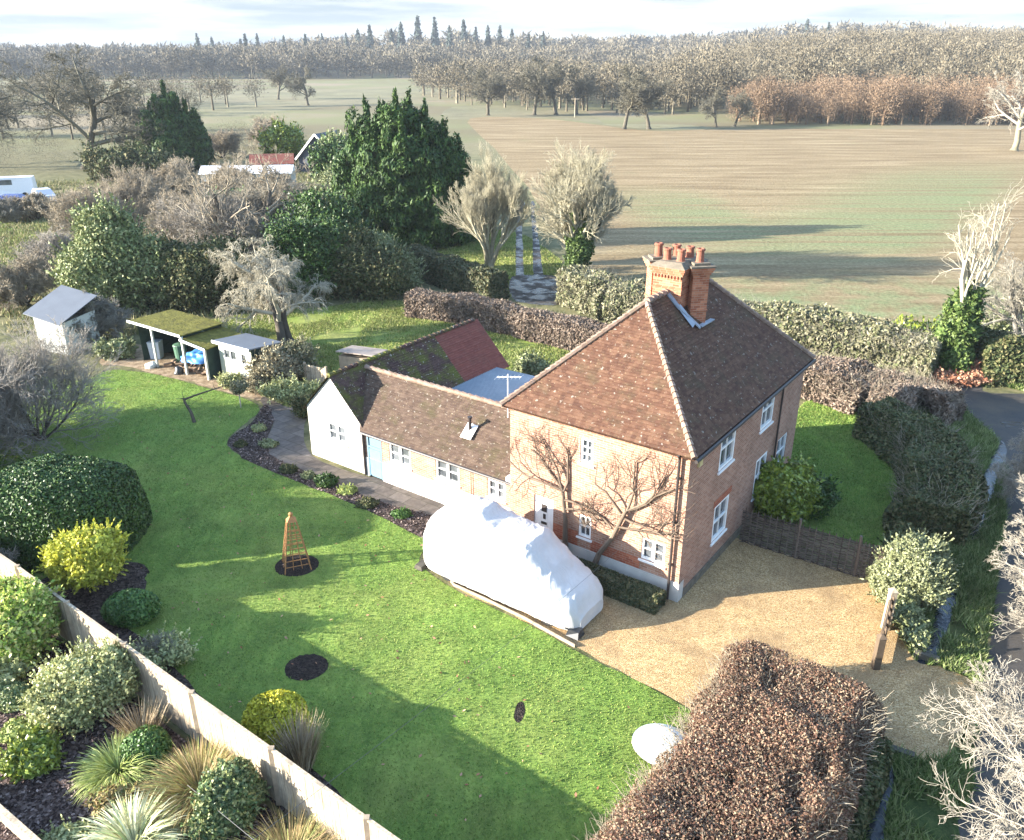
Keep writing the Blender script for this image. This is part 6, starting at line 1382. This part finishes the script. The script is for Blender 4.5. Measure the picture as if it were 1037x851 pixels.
# ------------------------------------------------------------------ thickets and evergreens between the garden and the vehicles
TH = [  # base, kind, lobes, count, leaf, label
 ((-24.37, 50.88), 'holly', [(0, 0, 2.6, 2.6, 2.2, 2.8), (-1.6, .4, 2.0, 2.0, 2, 2.2), (1.8, .2, 2.0, 2.0, 1.8, 2.2), (0, 0, 4.6, 1.7, 1.6, 1.7)], 22000, .17, 'large grey green holly behind the grey roofed shed'),
 ((-25.22, 49.58), 'holly', [(0, 0, 1.6, 1.8, 1.4, 1.8)], 7000, .15, 'pale lower holly bush touching the grey roofed shed'),
 ((-19.57, 50.88), 'dark_wild', [(0, 0, 2.0, 2.4, 1.8, 2.2), (2.2, .3, 1.8, 2.0, 1.6, 2.0), (-1.8, .2, 1.7, 1.8, 1.6, 1.8)], 16000, .17, 'dark shaded thicket behind the mossy shelter roofs'),
 ((-14.19, 53.20), 'yew', [(0, 0, 2.2, 2.2, 1.8, 2.4), (1.8, .4, 2.8, 1.9, 1.6, 2.4)], 14000, .16, 'dark evergreen right of the pale fruit tree'),
 ((-13.14, 57.61), 'yew', [(0, 0, 3.0, 2.4, 2.0, 3.0), (1.4, 0, 2.2, 2.0, 1.8, 2.4)], 14000, .18, 'tallest of the dark evergreens behind the paddock'),
 ((-10.25, 53.69), 'dark_wild', [(0, 0, 1.8, 2.0, 1.6, 2.1), (1.8, -.2, 1.6, 1.7, 1.5, 1.8)], 12000, .16, 'dark scrub at the back of the paddock'),
 ((-8.15, 54.69), 'olive', [(0, 0, 1.7, 1.5, 1.3, 1.9), (.9, -.2, 1.2, 1.2, 1.1, 1.4)], 9000, .14, 'olive scrub at the left end of the clipped brown hedge'),
 ((-14.60, 73.18), 'olive', [(0, 0, 2.6, 2.6, 2.0, 2.6), (2.0, .5, 2.2, 2.0, 1.8, 2.2)], 12000, .2, 'olive bush in front of the big conifer'),
 ((-11.70, 74.05), 'conifer', [(0, 0, 2.0, 2.4, 1.8, 2.2)], 9000, .22, 'green bush at the left foot of the big conifer'),
 ((-24.58, 74.05), 'box', [(0, 0, 1.8, 2.0, 1.6, 2.0)], 7000, .18, 'small green bush below the white roofed building'),
 ((-22.88, 111.34), 'olive', [(0, 0, 2.4, 2.4, 2.0, 2.5)], 7000, .36, 'rounded olive tree by the dark gabled house'),
 ((-32.11, 121.57), 'laurel', [(0, 0, 2.8, 2.8, 2.4, 3.0)], 5000, .36, 'fresh green bush left of the dark gabled house'),
 ((-19.86, 98.74), 'yew', [(0, 0, 2.6, 3.0, 2.4, 2.8)], 7000, .3, 'dark bush between the far house and the big conifer'),
 ((-49.12, 106.82), 'dark_wild', [(0, 0, 1.8, 4.0, 2.0, 2.2), (5, 1, 1.6, 3.0, 2, 2.0)], 8000, .32, 'dark scrub under the bare oak'),
]
for i, (p, kk, lobes, n, s, lab) in enumerate(TH): shrub('evergreen_bush' if kk != 'dark_wild' else 'thicket', lab, 'bush', p, lobes, int(n * 1.7), s * .74, LM[kk], 140 + i, depth=.4, rough=.22, loose=.9)
BT = [
 ((-28.28, 86.19), 4.6, 'brown', 'leafless brown thicket in front of the white roofed building'),
 ((-48.14, 79.69), 2.4, 'apple', 'pale low leafless scrub at the far left edge below the blue car'),
 ((-45.58, 80.71), 2.6, 'brown', 'low leafless scrub in front of the parked vehicles at the far left'),  # leafless thickets: base, height, spread, label
 ((-34.82, 69.10), 5.0, 'brown', 'leafless brown thicket behind the holly, left end of the row'), ((-33.71, 75.39), 5.6, 'brown', 'leafless brown thicket below the white panel van'),
 ((-27.15, 68.33), 4.6, 'brown', 'tall leafless brown thicket left of the white roofed building'), ((-22.74, 64.72), 5.2, 'purple', 'greyish leafless thicket above the mossy shelter roofs'),
 ((-20.57, 67.21), 5.6, 'apple', 'pale leafless thicket above the leaning fruit tree'), ((-22.02, 80.20), 5.0, 'brown', 'leafless sapling cluster right of the white roofed building'),
 ((-31.97, 57.61), 3.6, 'purple', 'thin leafless saplings on the small meadow at the left'), ((-31.04, 51.33), 3.2, 'brown', 'low leafless scrub at the left edge behind the grey roofed shed'),
 ((-23.26, 44.36), 2.6, 'apple', 'dry brown shrub right of the grey roofed shed'), ((-11.65, 80.20), 4.8, 'willowtwig', 'pale leafless shrub at the foot of the big conifer'),
 ((-44.77, 133.73), 4.0, 'brown', 'brown leafless hedge trees behind the white roofed building'), ((-41.05, 148.46), 5.0, 'brown', 'warm brown leafless trees left of the far house'), ((-36.71, 91.74), 4.5, 'brown', 'low leafless thicket below the dark pointed conifer')]
for i, (p, h, kk, lab) in enumerate(BT):
    far = p[1] > 80
    bare_tree('leafless_thicket', lab, 'thicket', p, h, .10, [(7, .12, .85, 40, .12, .05, 0), (7, .2, .64, 40, .16, .05, 0), (8, .15, .60, 38, .2, .04, 0)] + ([] if False else [(4, .15, .6, 36, .2, .03, 0)]), 160 + i, (BK['dark'] if kk != 'apple' else BK['brown'], BK[kk]), trunks=9, trunk_frac=.5, dspread=.55, r_twig=.014 if not far else .024, trunk_names=('stems', 'twigs'))
bare_tree('garden_tree', 'dark branched leafless tree rising above the pale fruit tree', 'tree', (-20.37, 62.72), 8.5, .22, [(7, .3, .8, 44, .12, .05, 0), (6, .25, .62, 44, .18, .04, 0), (6, .2, .58, 40, .2, .03, 0), (5, .2, .55, 38, .2, .02, 0)], 180, (BK['dark'], BK['brown']), trunks=2, trunk_frac=.45, dspread=.3, r_twig=.012)

# ------------------------------------------------------------------ lone trees of the park and field
def lone_proto(seed, h, kk):
    return bare_tree('field_tree', 'x', 'tree', (0, 0), h, .42, [(9, .35, .85, 52, .14, .04, 0), (8, .2, .60, 46, .18, .03, 0), (8, .15, .56, 42, .2, .02, 0), (6, .15, .58, 40, .2, 0, 0)], seed, (BK['oak'], BK[kk]), trunks=1, trunk_frac=.42, r_twig=.045)
LT = [((23.90, 187.07), 12.6, 'left of the close pair of bare trees at the far edge of the ploughed field'), ((29.17, 187.07), 11.8, 'right of the close pair of bare trees at the far edge of the ploughed field'),
 ((44.96, 193.63), 7.8, 'small thin bare tree at the far edge of the field, just before the brown wood'), ((49.10, 193.63), 7.6, 'small rounded dark bare tree touching the left end of the brown wood'),
 ((5.85, 232.53), 14.2, 'bare parkland tree at the far field edge, left of the slim pole'), ((11.57, 232.53), 13.6, 'bare parkland tree directly left of the slim pole'), ((17.17, 234.48), 11.5, 'bare parkland tree just right of the slim pole'),
 ((-6.32, 230.61), 12.0, 'bare spreading tree just right of the big conifer at the far field edge'), ((-63.46, 275.99), 11.0, 'bare spreading tree in the distant meadow left of the big conifer'), ((-82.12, 312.65), 11.5, 'leftmost bare tree standing out in the distant green meadow'),
 ((-17.60, 327.08), 12.0, 'farther bare tree behind the spreading tree right of the big conifer')]
protos = [lone_proto(201, 12.6, 'oaktwig'), lone_proto(202, 12.0, 'oaktwig')]
rr_ = rng_of(9)
for i, (p, h, lab) in enumerate(LT):
    o = protos[i] if i < 2 else copy_tree(protos[i % 2])
    o.location = (*p, float(gz(*p))); s = h / (12.6 if i % 2 == 0 else 12.0); o.scale = (s * 1.05, s * 1.05, s); o.rotation_euler = (0, 0, i * 1.3); o['label'] = lab; o['group'] = 'bare trees beyond the field'

# ------------------------------------------------------------------ far woods (each reads as one mass)
def far_tree(rng, h, n, twig, spread=.42, clear=.18):
    """a distant leafless crown: flecks of twig filling several rounded limbs' ends"""
    k = 9; c0 = np.array([0, 0, h * (.5 + clear / 2)]); R = np.array([h * spread, h * spread, h * (.5 - clear / 2)])
    q = unit(rng.normal(size=(k, 3))); q[:, 2] = q[:, 2] * .8 + .15; cc = c0 + q * R * rng.uniform(.25, .55, (k, 1)); rr = R * rng.uniform(.42, .62, (k, 1))
    i = rng.integers(0, k, n); d = unit(rng.normal(size=(n, 3))); r = rng.random(n) ** .33
    P = cc[i] + d * rr[i] * r[:, None]; P[:, 2] = np.maximum(P[:, 2], h * .04)
    out = unit(unit(P - np.array([0, 0, h * .2])) + .8 * rng.normal(size=(n, 3)))
    L = twig * 4.5 * rng.uniform(.6, 1.5, n)[:, None]; side = unit(np.cross(out, rng.normal(size=(n, 3)))) * twig * rng.uniform(.6, 1.4, n)[:, None]
    T = np.stack([P - side, P + side, P + out * L], 1).reshape(-1, 3)
    return T, np.arange(n * 3).reshape(-1, 3)
def wood(name, label, spots, hrange, n, twig, mat, seed, spread=.42, clear=.12, trunk=True, gap=.0):
    rng = rng_of(seed); g = GEO()
    tm = [far_tree(rng, 10., n, twig, spread, clear) for _ in range(7)]
    for (x, y) in spots:
        h = rng.uniform(*hrange); V, F = tm[rng.integers(len(tm))]; a = rng.uniform(0, 6.28); ca, sa = math.cos(a), math.sin(a); s = h / 10.
        W2 = np.stack([V[:, 0] * ca - V[:, 1] * sa, V[:, 0] * sa + V[:, 1] * ca, V[:, 2]], 1) * s + np.array([x, y, float(gz(x, y))])
        g.add(W2, F)
        if trunk:
            b = np.array([x, y, float(gz(x, y))]); g.add(*tubes(np.stack([b, b + (0, 0, h * .55)])[None], np.array([.03 * h]), np.array([.012 * h]), 4))
    o = g.build(name, mat); return tag(o, label, 'wood', None, 'stuff')
def scatter(poly, spacing, seed):
    P = np.array(poly, float); rng = rng_of(seed); lo, hi = P.min(0), P.max(0); out = []
    for y in np.arange(lo[1], hi[1], spacing):
        for x in np.arange(lo[0], hi[0], spacing):
            q = np.array([x, y]) + rng.uniform(-.45, .45, 2) * spacing; ins = False; j = len(P) - 1
            for i in range(len(P)):
                if (P[i, 1] > q[1]) != (P[j, 1] > q[1]) and q[0] < (P[j, 0] - P[i, 0]) * (q[1] - P[i, 1]) / (P[j, 1] - P[i, 1]) + P[i, 0]: ins = not ins
                j = i
            if ins: out.append(tuple(q))
    return out
BK['wood_brown'] = leaf_mat('russet_wood_twigs', [(0.127, 0.083, 0.051), (0.175, 0.119, 0.077), (0.216, 0.158, 0.105)], .9, .1, 0, .05)  # all three wood palettes are lightened to stand in for distance haze
BK['wood_grey'] = leaf_mat('grey_wood_twigs', [(0.101, 0.084, 0.056), (0.139, 0.119, 0.082), (0.175, 0.153, 0.108)], .9, .1, 0, .07)
BK['wood_dark'] = leaf_mat('dim_wood_twigs', [(0.097, 0.086, 0.061), (0.141, 0.121, 0.089), (0.171, 0.151, 0.108)], .9, .1, 0, .03)
wood('thicket_growth', 'tangle of bare brown growth filling the ground behind the garden sheds', scatter([(-30.02, 53.69), (-39.95, 75.39), (-36.77, 82.82), (-29.86, 79.69), (-21.13, 74.94), (-17.97, 69.10), (-17.37, 63.38), (-19.86, 56.79), (-25.36, 56.79), (-25.83, 49.58)], 3.2, 11), (3.0, 5.2), 900, .022, LM['bramble'], 210, .55, .0, False)
wood('brown_wood', 'russet leafless wood along the far right edge of the ploughed field', scatter([(52, 200), (62, 196), (96, 197), (136, 195), (140, 232), (90, 240), (55, 222)], 4.0, 1), (6.5, 11.5), 2300, .07, BK['wood_brown'], 211, .40, -.14)
wood('grey_wood', 'grey leafless wood climbing the hill behind the russet wood', scatter([(40, 232), (150, 215), (330, 330), (420, 520), (120, 470), (60, 330)], 9.0, 2), (8, 16), 1500, .10, BK['wood_grey'], 212, .5, .0)
wood('park_wood', 'bare woodland behind the parkland trees in the centre', scatter([(-10, 262), (42, 228), (70, 300), (80, 420), (0, 460), (-40, 360)], 8.6, 3), (8, 15), 1000, .11, BK['wood_grey'], 213, .5, .04)
wood('left_wood', 'long bare wood along the back of the distant meadow at the left', scatter([(-560, 520), (-60, 545), (40, 480), (40, 620), (-200, 700), (-620, 640)], 12.5, 4), (10, 20), 600, .19, BK['wood_dark'], 214, .52, .0)
wood('oak_row', 'bare trees behind the wide oak at the left', scatter([(-140,150),(-74,158),(-68,188),(-140,195)], 11, 15), (7, 11), 1300, .085, BK['wood_grey'], 219, .5, .0)
wood('yard_scrub', 'bare scrub filling the ground between the oak, the vehicles and the far buildings', scatter([(-62.35, 98.00), (-56.96, 107.70), (-50.61, 113.25), (-43.03, 123.83), (-33.33, 133.73), (-44.07, 170.79), (-70.12, 155.25), (-83.68, 133.73)], 5.5, 16), (3, 6.5), 700, .045, BK['wood_grey'], 218, .6, -.1, False)
wood('near_left_wood', 'bare trees around the buildings behind the oak at the far left', scatter([(-165, 215), (-90, 225), (-70, 260), (-95, 300), (-220, 280)], 13, 5), (7, 12), 900, .10, BK['wood_grey'], 215, .46, .06)
wood('ridge_wood', 'hazy woods along the skyline ridge', scatter([(-900, 900), (1300, 820), (1500, 1150), (-1000, 1200)], 24, 6), (12, 22), 160, .42, BK['wood_dark'], 216, .6, .0)
wood('middle_wood', 'bare woods filling the middle distance below the ridge', scatter([(80, 480), (520, 470), (760, 800), (-200, 800), (-300, 640), (60, 620)], 18, 7), (9, 18), 300, .26, BK['wood_grey'], 217, .54, .0)
# dark conifers standing up on the skyline
LM['farcon'] = leaf_mat('haze_paled_needles', [(.045, .062, .055), (.06, .08, .068)], .8, .2, 0, .1)  # needle colour lightened and blued, distance haze painted into it
def sky_conifer(h, seed):
    rng = rng_of(seed); n = 520; z = h * (1 - rng.random(n) ** .6); t = z / h; r = h * .17 * (1 - t) ** .8 * rng.uniform(.5, 1.1, n); a = rng.uniform(0, 6.28, n)
    P = np.stack([r * np.cos(a), r * np.sin(a), z], 1); out = np.stack([np.cos(a), np.sin(a), -.2 + 0 * a], 1)
    g = GEO(); g.add(*leaves(P, out, h * .055, rng, 2.2, .6, out)); o = g.build('skyline_conifer', LM['farcon'])
    return tag(o, 'dark pointed conifer standing above the hazy woods on the skyline', 'conifer', 'dark conifers along the skyline')
sp = [(-262, 30), (-250, 26), (-222, 29), (-212, 27), (-190, 25), (-172, 27), (-158, 24), (-128, 30), (-118, 33), (-100, 27), (-92, 36), (-78, 40), (-64, 38), (-52, 33), (-40, 36), (-30, 30), (-20, 33), (-10, 31), (-226, 24), (-138, 26), (0, 28), (14, 26), (26, 27), (244, 30), (262, 26)]
pr_ = None
for i, (x, h) in enumerate(sp):
    yy = 760 + 30 * math.sin(i * 2.3); X = x * 1.0
    if pr_ is None: o = pr_ = sky_conifer(30, 5)
    else: o = pr_.copy(); C.objects.link(o)
    o.location = (X * yy / 760 * 1.0, yy, float(gz(X, yy)) - 1); o.scale = (h / 30 * .8, h / 30 * .8, h / 30 * .82); o.rotation_euler = (0, 0, i)

# the neighbour's leafless shrubs just left of the picture, whose thin shade lies over the upper lawn
oz = bare_tree('neighbour_shrub', 'leafless shrub in the neighbouring garden left of the lawn', 'shrub', (-23.2, 24.3), 4.6, .12, [(8, .1, .8, 46, .12, .05, 0), (8, .2, .64, 44, .16, .04, 0), (8, .2, .6, 42, .2, .03, 0), (5, .15, .6, 38, .2, .02, 0)], 190, (BK['dark'], BK['purple']), trunks=6, trunk_frac=.45, dspread=.45, r_twig=.012, group='leafless shrubs left of the lawn', wide=1.2)
for i, (x, y, s) in enumerate([(-23.6, 27.0, .95), (-24.6, 29.2, 1.0), (-25.2, 25.4, 1.02)]):
    o = copy_tree(oz); o.location = (x, y, 0); o.scale = (s, s, s); o.rotation_euler = (0, 0, 1.1 * i)

# ------------------------------------------------------------------ grass and small ground growth nobody could count
def inside(P, poly):
    poly = np.array(poly, float); x, y = P[:, 0], P[:, 1]; r = np.zeros(len(P), bool); j = len(poly) - 1
    for i in range(len(poly)):
        a, b = poly[i], poly[j]
        c = ((a[1] > y) != (b[1] > y)) & (x < (b[0] - a[0]) * (y - a[1]) / (b[1] - a[1] + 1e-12) + a[0]); r ^= c; j = i
    return r
def verts2(o): return [(v.co.x, v.co.y) for v in o.data.vertices]
def tufts(name, label, cat, poly, n, h, w, mat, seed, avoid=(), patchy=0., near=None):
    rng = rng_of(seed); poly = np.array(poly); lo, hi = poly.min(0), poly.max(0)
    P = rng.uniform(lo, hi, (n * 3, 2)); P = P[inside(P, poly)]
    for a in avoid: P = P[~inside(P, a)]
    if patchy: P = P[wobble(np.concatenate([P, np.zeros((len(P), 1))], 1), seed, .9) > patchy - 1 + rng.uniform(-.3, .3, len(P))]
    P = P[:n]; m = len(P); B = np.concatenate([P, np.full((m, 1), .012)], 1); a = rng.uniform(0, 6.28, m); hh = h * rng.uniform(.5, 1.5, m); ww = w * rng.uniform(.6, 1.4, m)
    s = np.stack([np.cos(a), np.sin(a), 0 * a], 1) * ww[:, None]; lean = np.stack([rng.normal(size=m) * .5, rng.normal(size=m) * .5, np.ones(m)], 1) * hh[:, None]
    V = np.stack([B - s, B + s, B + lean], 1).reshape(-1, 3)
    g = GEO(); g.add(V, np.arange(m * 3).reshape(-1, 3)); o = g.build(name, mat); return tag(o, label, cat, None, 'stuff')
SH_ = {o.name: verts2(o) for o in C.objects if o.type == 'MESH' and o.get('kind') == 'structure' and o.name != 'terrain'}
LM['lawn'] = leaf_mat('lawn_blades', [(.086, .162, .030), (.146, .238, .044), (.230, .330, .066), (.29, .32, .09)], .7, .2, .25, .9, .58, 1.32, 6)
LM['pad'] = leaf_mat('paddock_blades', [(.11, .15, .03), (.19, .235, .055), (.28, .32, .10), (.34, .31, .13)], .7, .2, .25, .5)
LM['rough'] = leaf_mat('rough_blades', [(.14, .145, .06), (.23, .21, .10), (.33, .28, .16), (.11, .15, .05)], .8, .2, .2, .4)
beds = [SH_[k] for k in SH_ if 'bed' in k or k in ('gravel_drive', 'bare_patch', 'paved_path', 'yard_earth', 'flower_bed')]
lawn_near = [p for p in SH_['lawn']]
tufts('lawn_blades', 'short mown grass of the main lawn', 'grass', lawn_near, 260000, .035, .011, LM['lawn'], 301, beds)
tufts('side_lawn_blades', 'short grass of the small lawn right of the cottage', 'grass', SH_['side_lawn'], 60000, .05, .014, LM['lawn'], 302)
tufts('paddock_blades', 'rough tussocky grass of the paddock behind the cottage', 'grass', SH_['paddock_grass'], 90000, .09, .025, LM['pad'], 303, patchy=.7)
tufts('meadow_blades', 'rough grass of the small meadow at the left', 'grass', SH_['left_meadow'], 30000, .22, .05, LM['pad'], 304, patchy=.7)
road = [SH_[k] for k in ('lane', 'gravel_apron', 'gravel_drive', 'stream', 'stream_bend', 'ditch_water')]
tufts('verge_growth', 'rank grass and weeds on the verge between the stream and the lane', 'grass', SH_['lane_verge'], 130000, .20, .022, LM['verge'], 305, road, patchy=.2)
tufts('far_verge_growth', 'green weeds along the far side of the lane below the ash', 'grass', [(20.80, 38.34), (23.20, 37.80), (25.04, 36.02), (25.78, 37.28), (23.91, 39.17), (22.06, 39.46)], 6000, .25, .05, LM['verge'], 306, [SH_['lane']])
tufts('field_edge_growth', 'rough grass strip between the pale hedge and the field', 'grass', [(5.34, 53.69), (7.30, 48.74), (14.09, 47.13), (19.09, 44.89), (22.85, 41.09), (27.43, 41.86), (29.56, 45.62), (24.15, 46.18), (19.62, 47.92), (14.73, 49.58), (7.79, 52.49)], 26000, .3, .06, LM['rough'], 307, patchy=.6)
tufts('thicket_floor', 'rough pale grass around the thickets behind the sheds', 'grass', [(-32.58, 47.13), (-66.30, 102.63), (-30.44, 121.57), (-9.02, 77.73), (-7.45, 51.33), (-18.07, 49.15), (-22.76, 43.50)], 60000, .35, .06, LM['rough'], 308, [SH_['yard_earth'], SH_['paddock_grass'], SH_['lawn']], patchy=.7)
tufts('orchard_blades', 'grass beside the muddy track behind the paddock hedge', 'grass', SH_['orchard_grass'], 24000, .12, .035, LM['pad'], 309, [SH_['track_mouth'], SH_['wheel_rut'], SH_['wheel_rut.001']])
# bark chips and leaf litter
rng_ = rng_of(330)
def chips(name, label, cat, poly, n, size, mat, seed, avoid=()):
    rng = rng_of(seed); poly = np.array(poly); P = rng.uniform(poly.min(0), poly.max(0), (n * 3, 2)); P = P[inside(P, poly)]
    for a in avoid: P = P[~inside(P, a)]
    P = P[:n]; P3 = np.concatenate([P, .02 + .03 * rng.random((len(P), 1))], 1)
    g = GEO(); g.add(*leaves(P3, np.tile((0, 0, 1.), (len(P), 1)), size, rng, 2.0, .5)); return tag(g.build(name, mat), label, cat, None, 'stuff')
LM['chip'] = leaf_mat('bark_chips', [(.03, .02, .018), (.08, .055, .048), (.15, .11, .10), (.26, .20, .175)], .9, .2)
chips('bark_mulch', 'bark chips strewn over the planted bed', 'mulch', SH_['flower_bed'], 26000, .05, LM['chip'], 331)
chips('leaf_litter', 'dead leaves and clods on the border along the path', 'leaf litter', SH_['border_bed'], 3500, .05, LM['chip'], 332)
chips('fallen_leaves', 'scattered dead leaves lying on the lawn and drive', 'leaf litter', lawn_near, 700, .05, LM['redleaf'], 333)

# ------------------------------------------------------------------ the damp winter air
def haze():
    b = MB(); b.box(-1830, 1830, -80, 2130, -1.2, 66)
    m = bpy.data.materials.new('winter_air'); m.use_nodes = True; t = m.node_tree
    t.nodes.remove(t.nodes['Principled BSDF'])
    v = t.nodes.new('ShaderNodeVolumePrincipled'); v.inputs['Density'].default_value = 0.00023
    v.inputs['Color'].default_value = (.50, .55, .62, 1); v.inputs['Anisotropy'].default_value = 0.0
    t.links.new(v.outputs[0], t.nodes['Material Output'].inputs['Volume'])
    o = b.build('haze', m); tag(o, 'thin pale winter haze over the fields', 'haze', None, 'stuff')
haze()
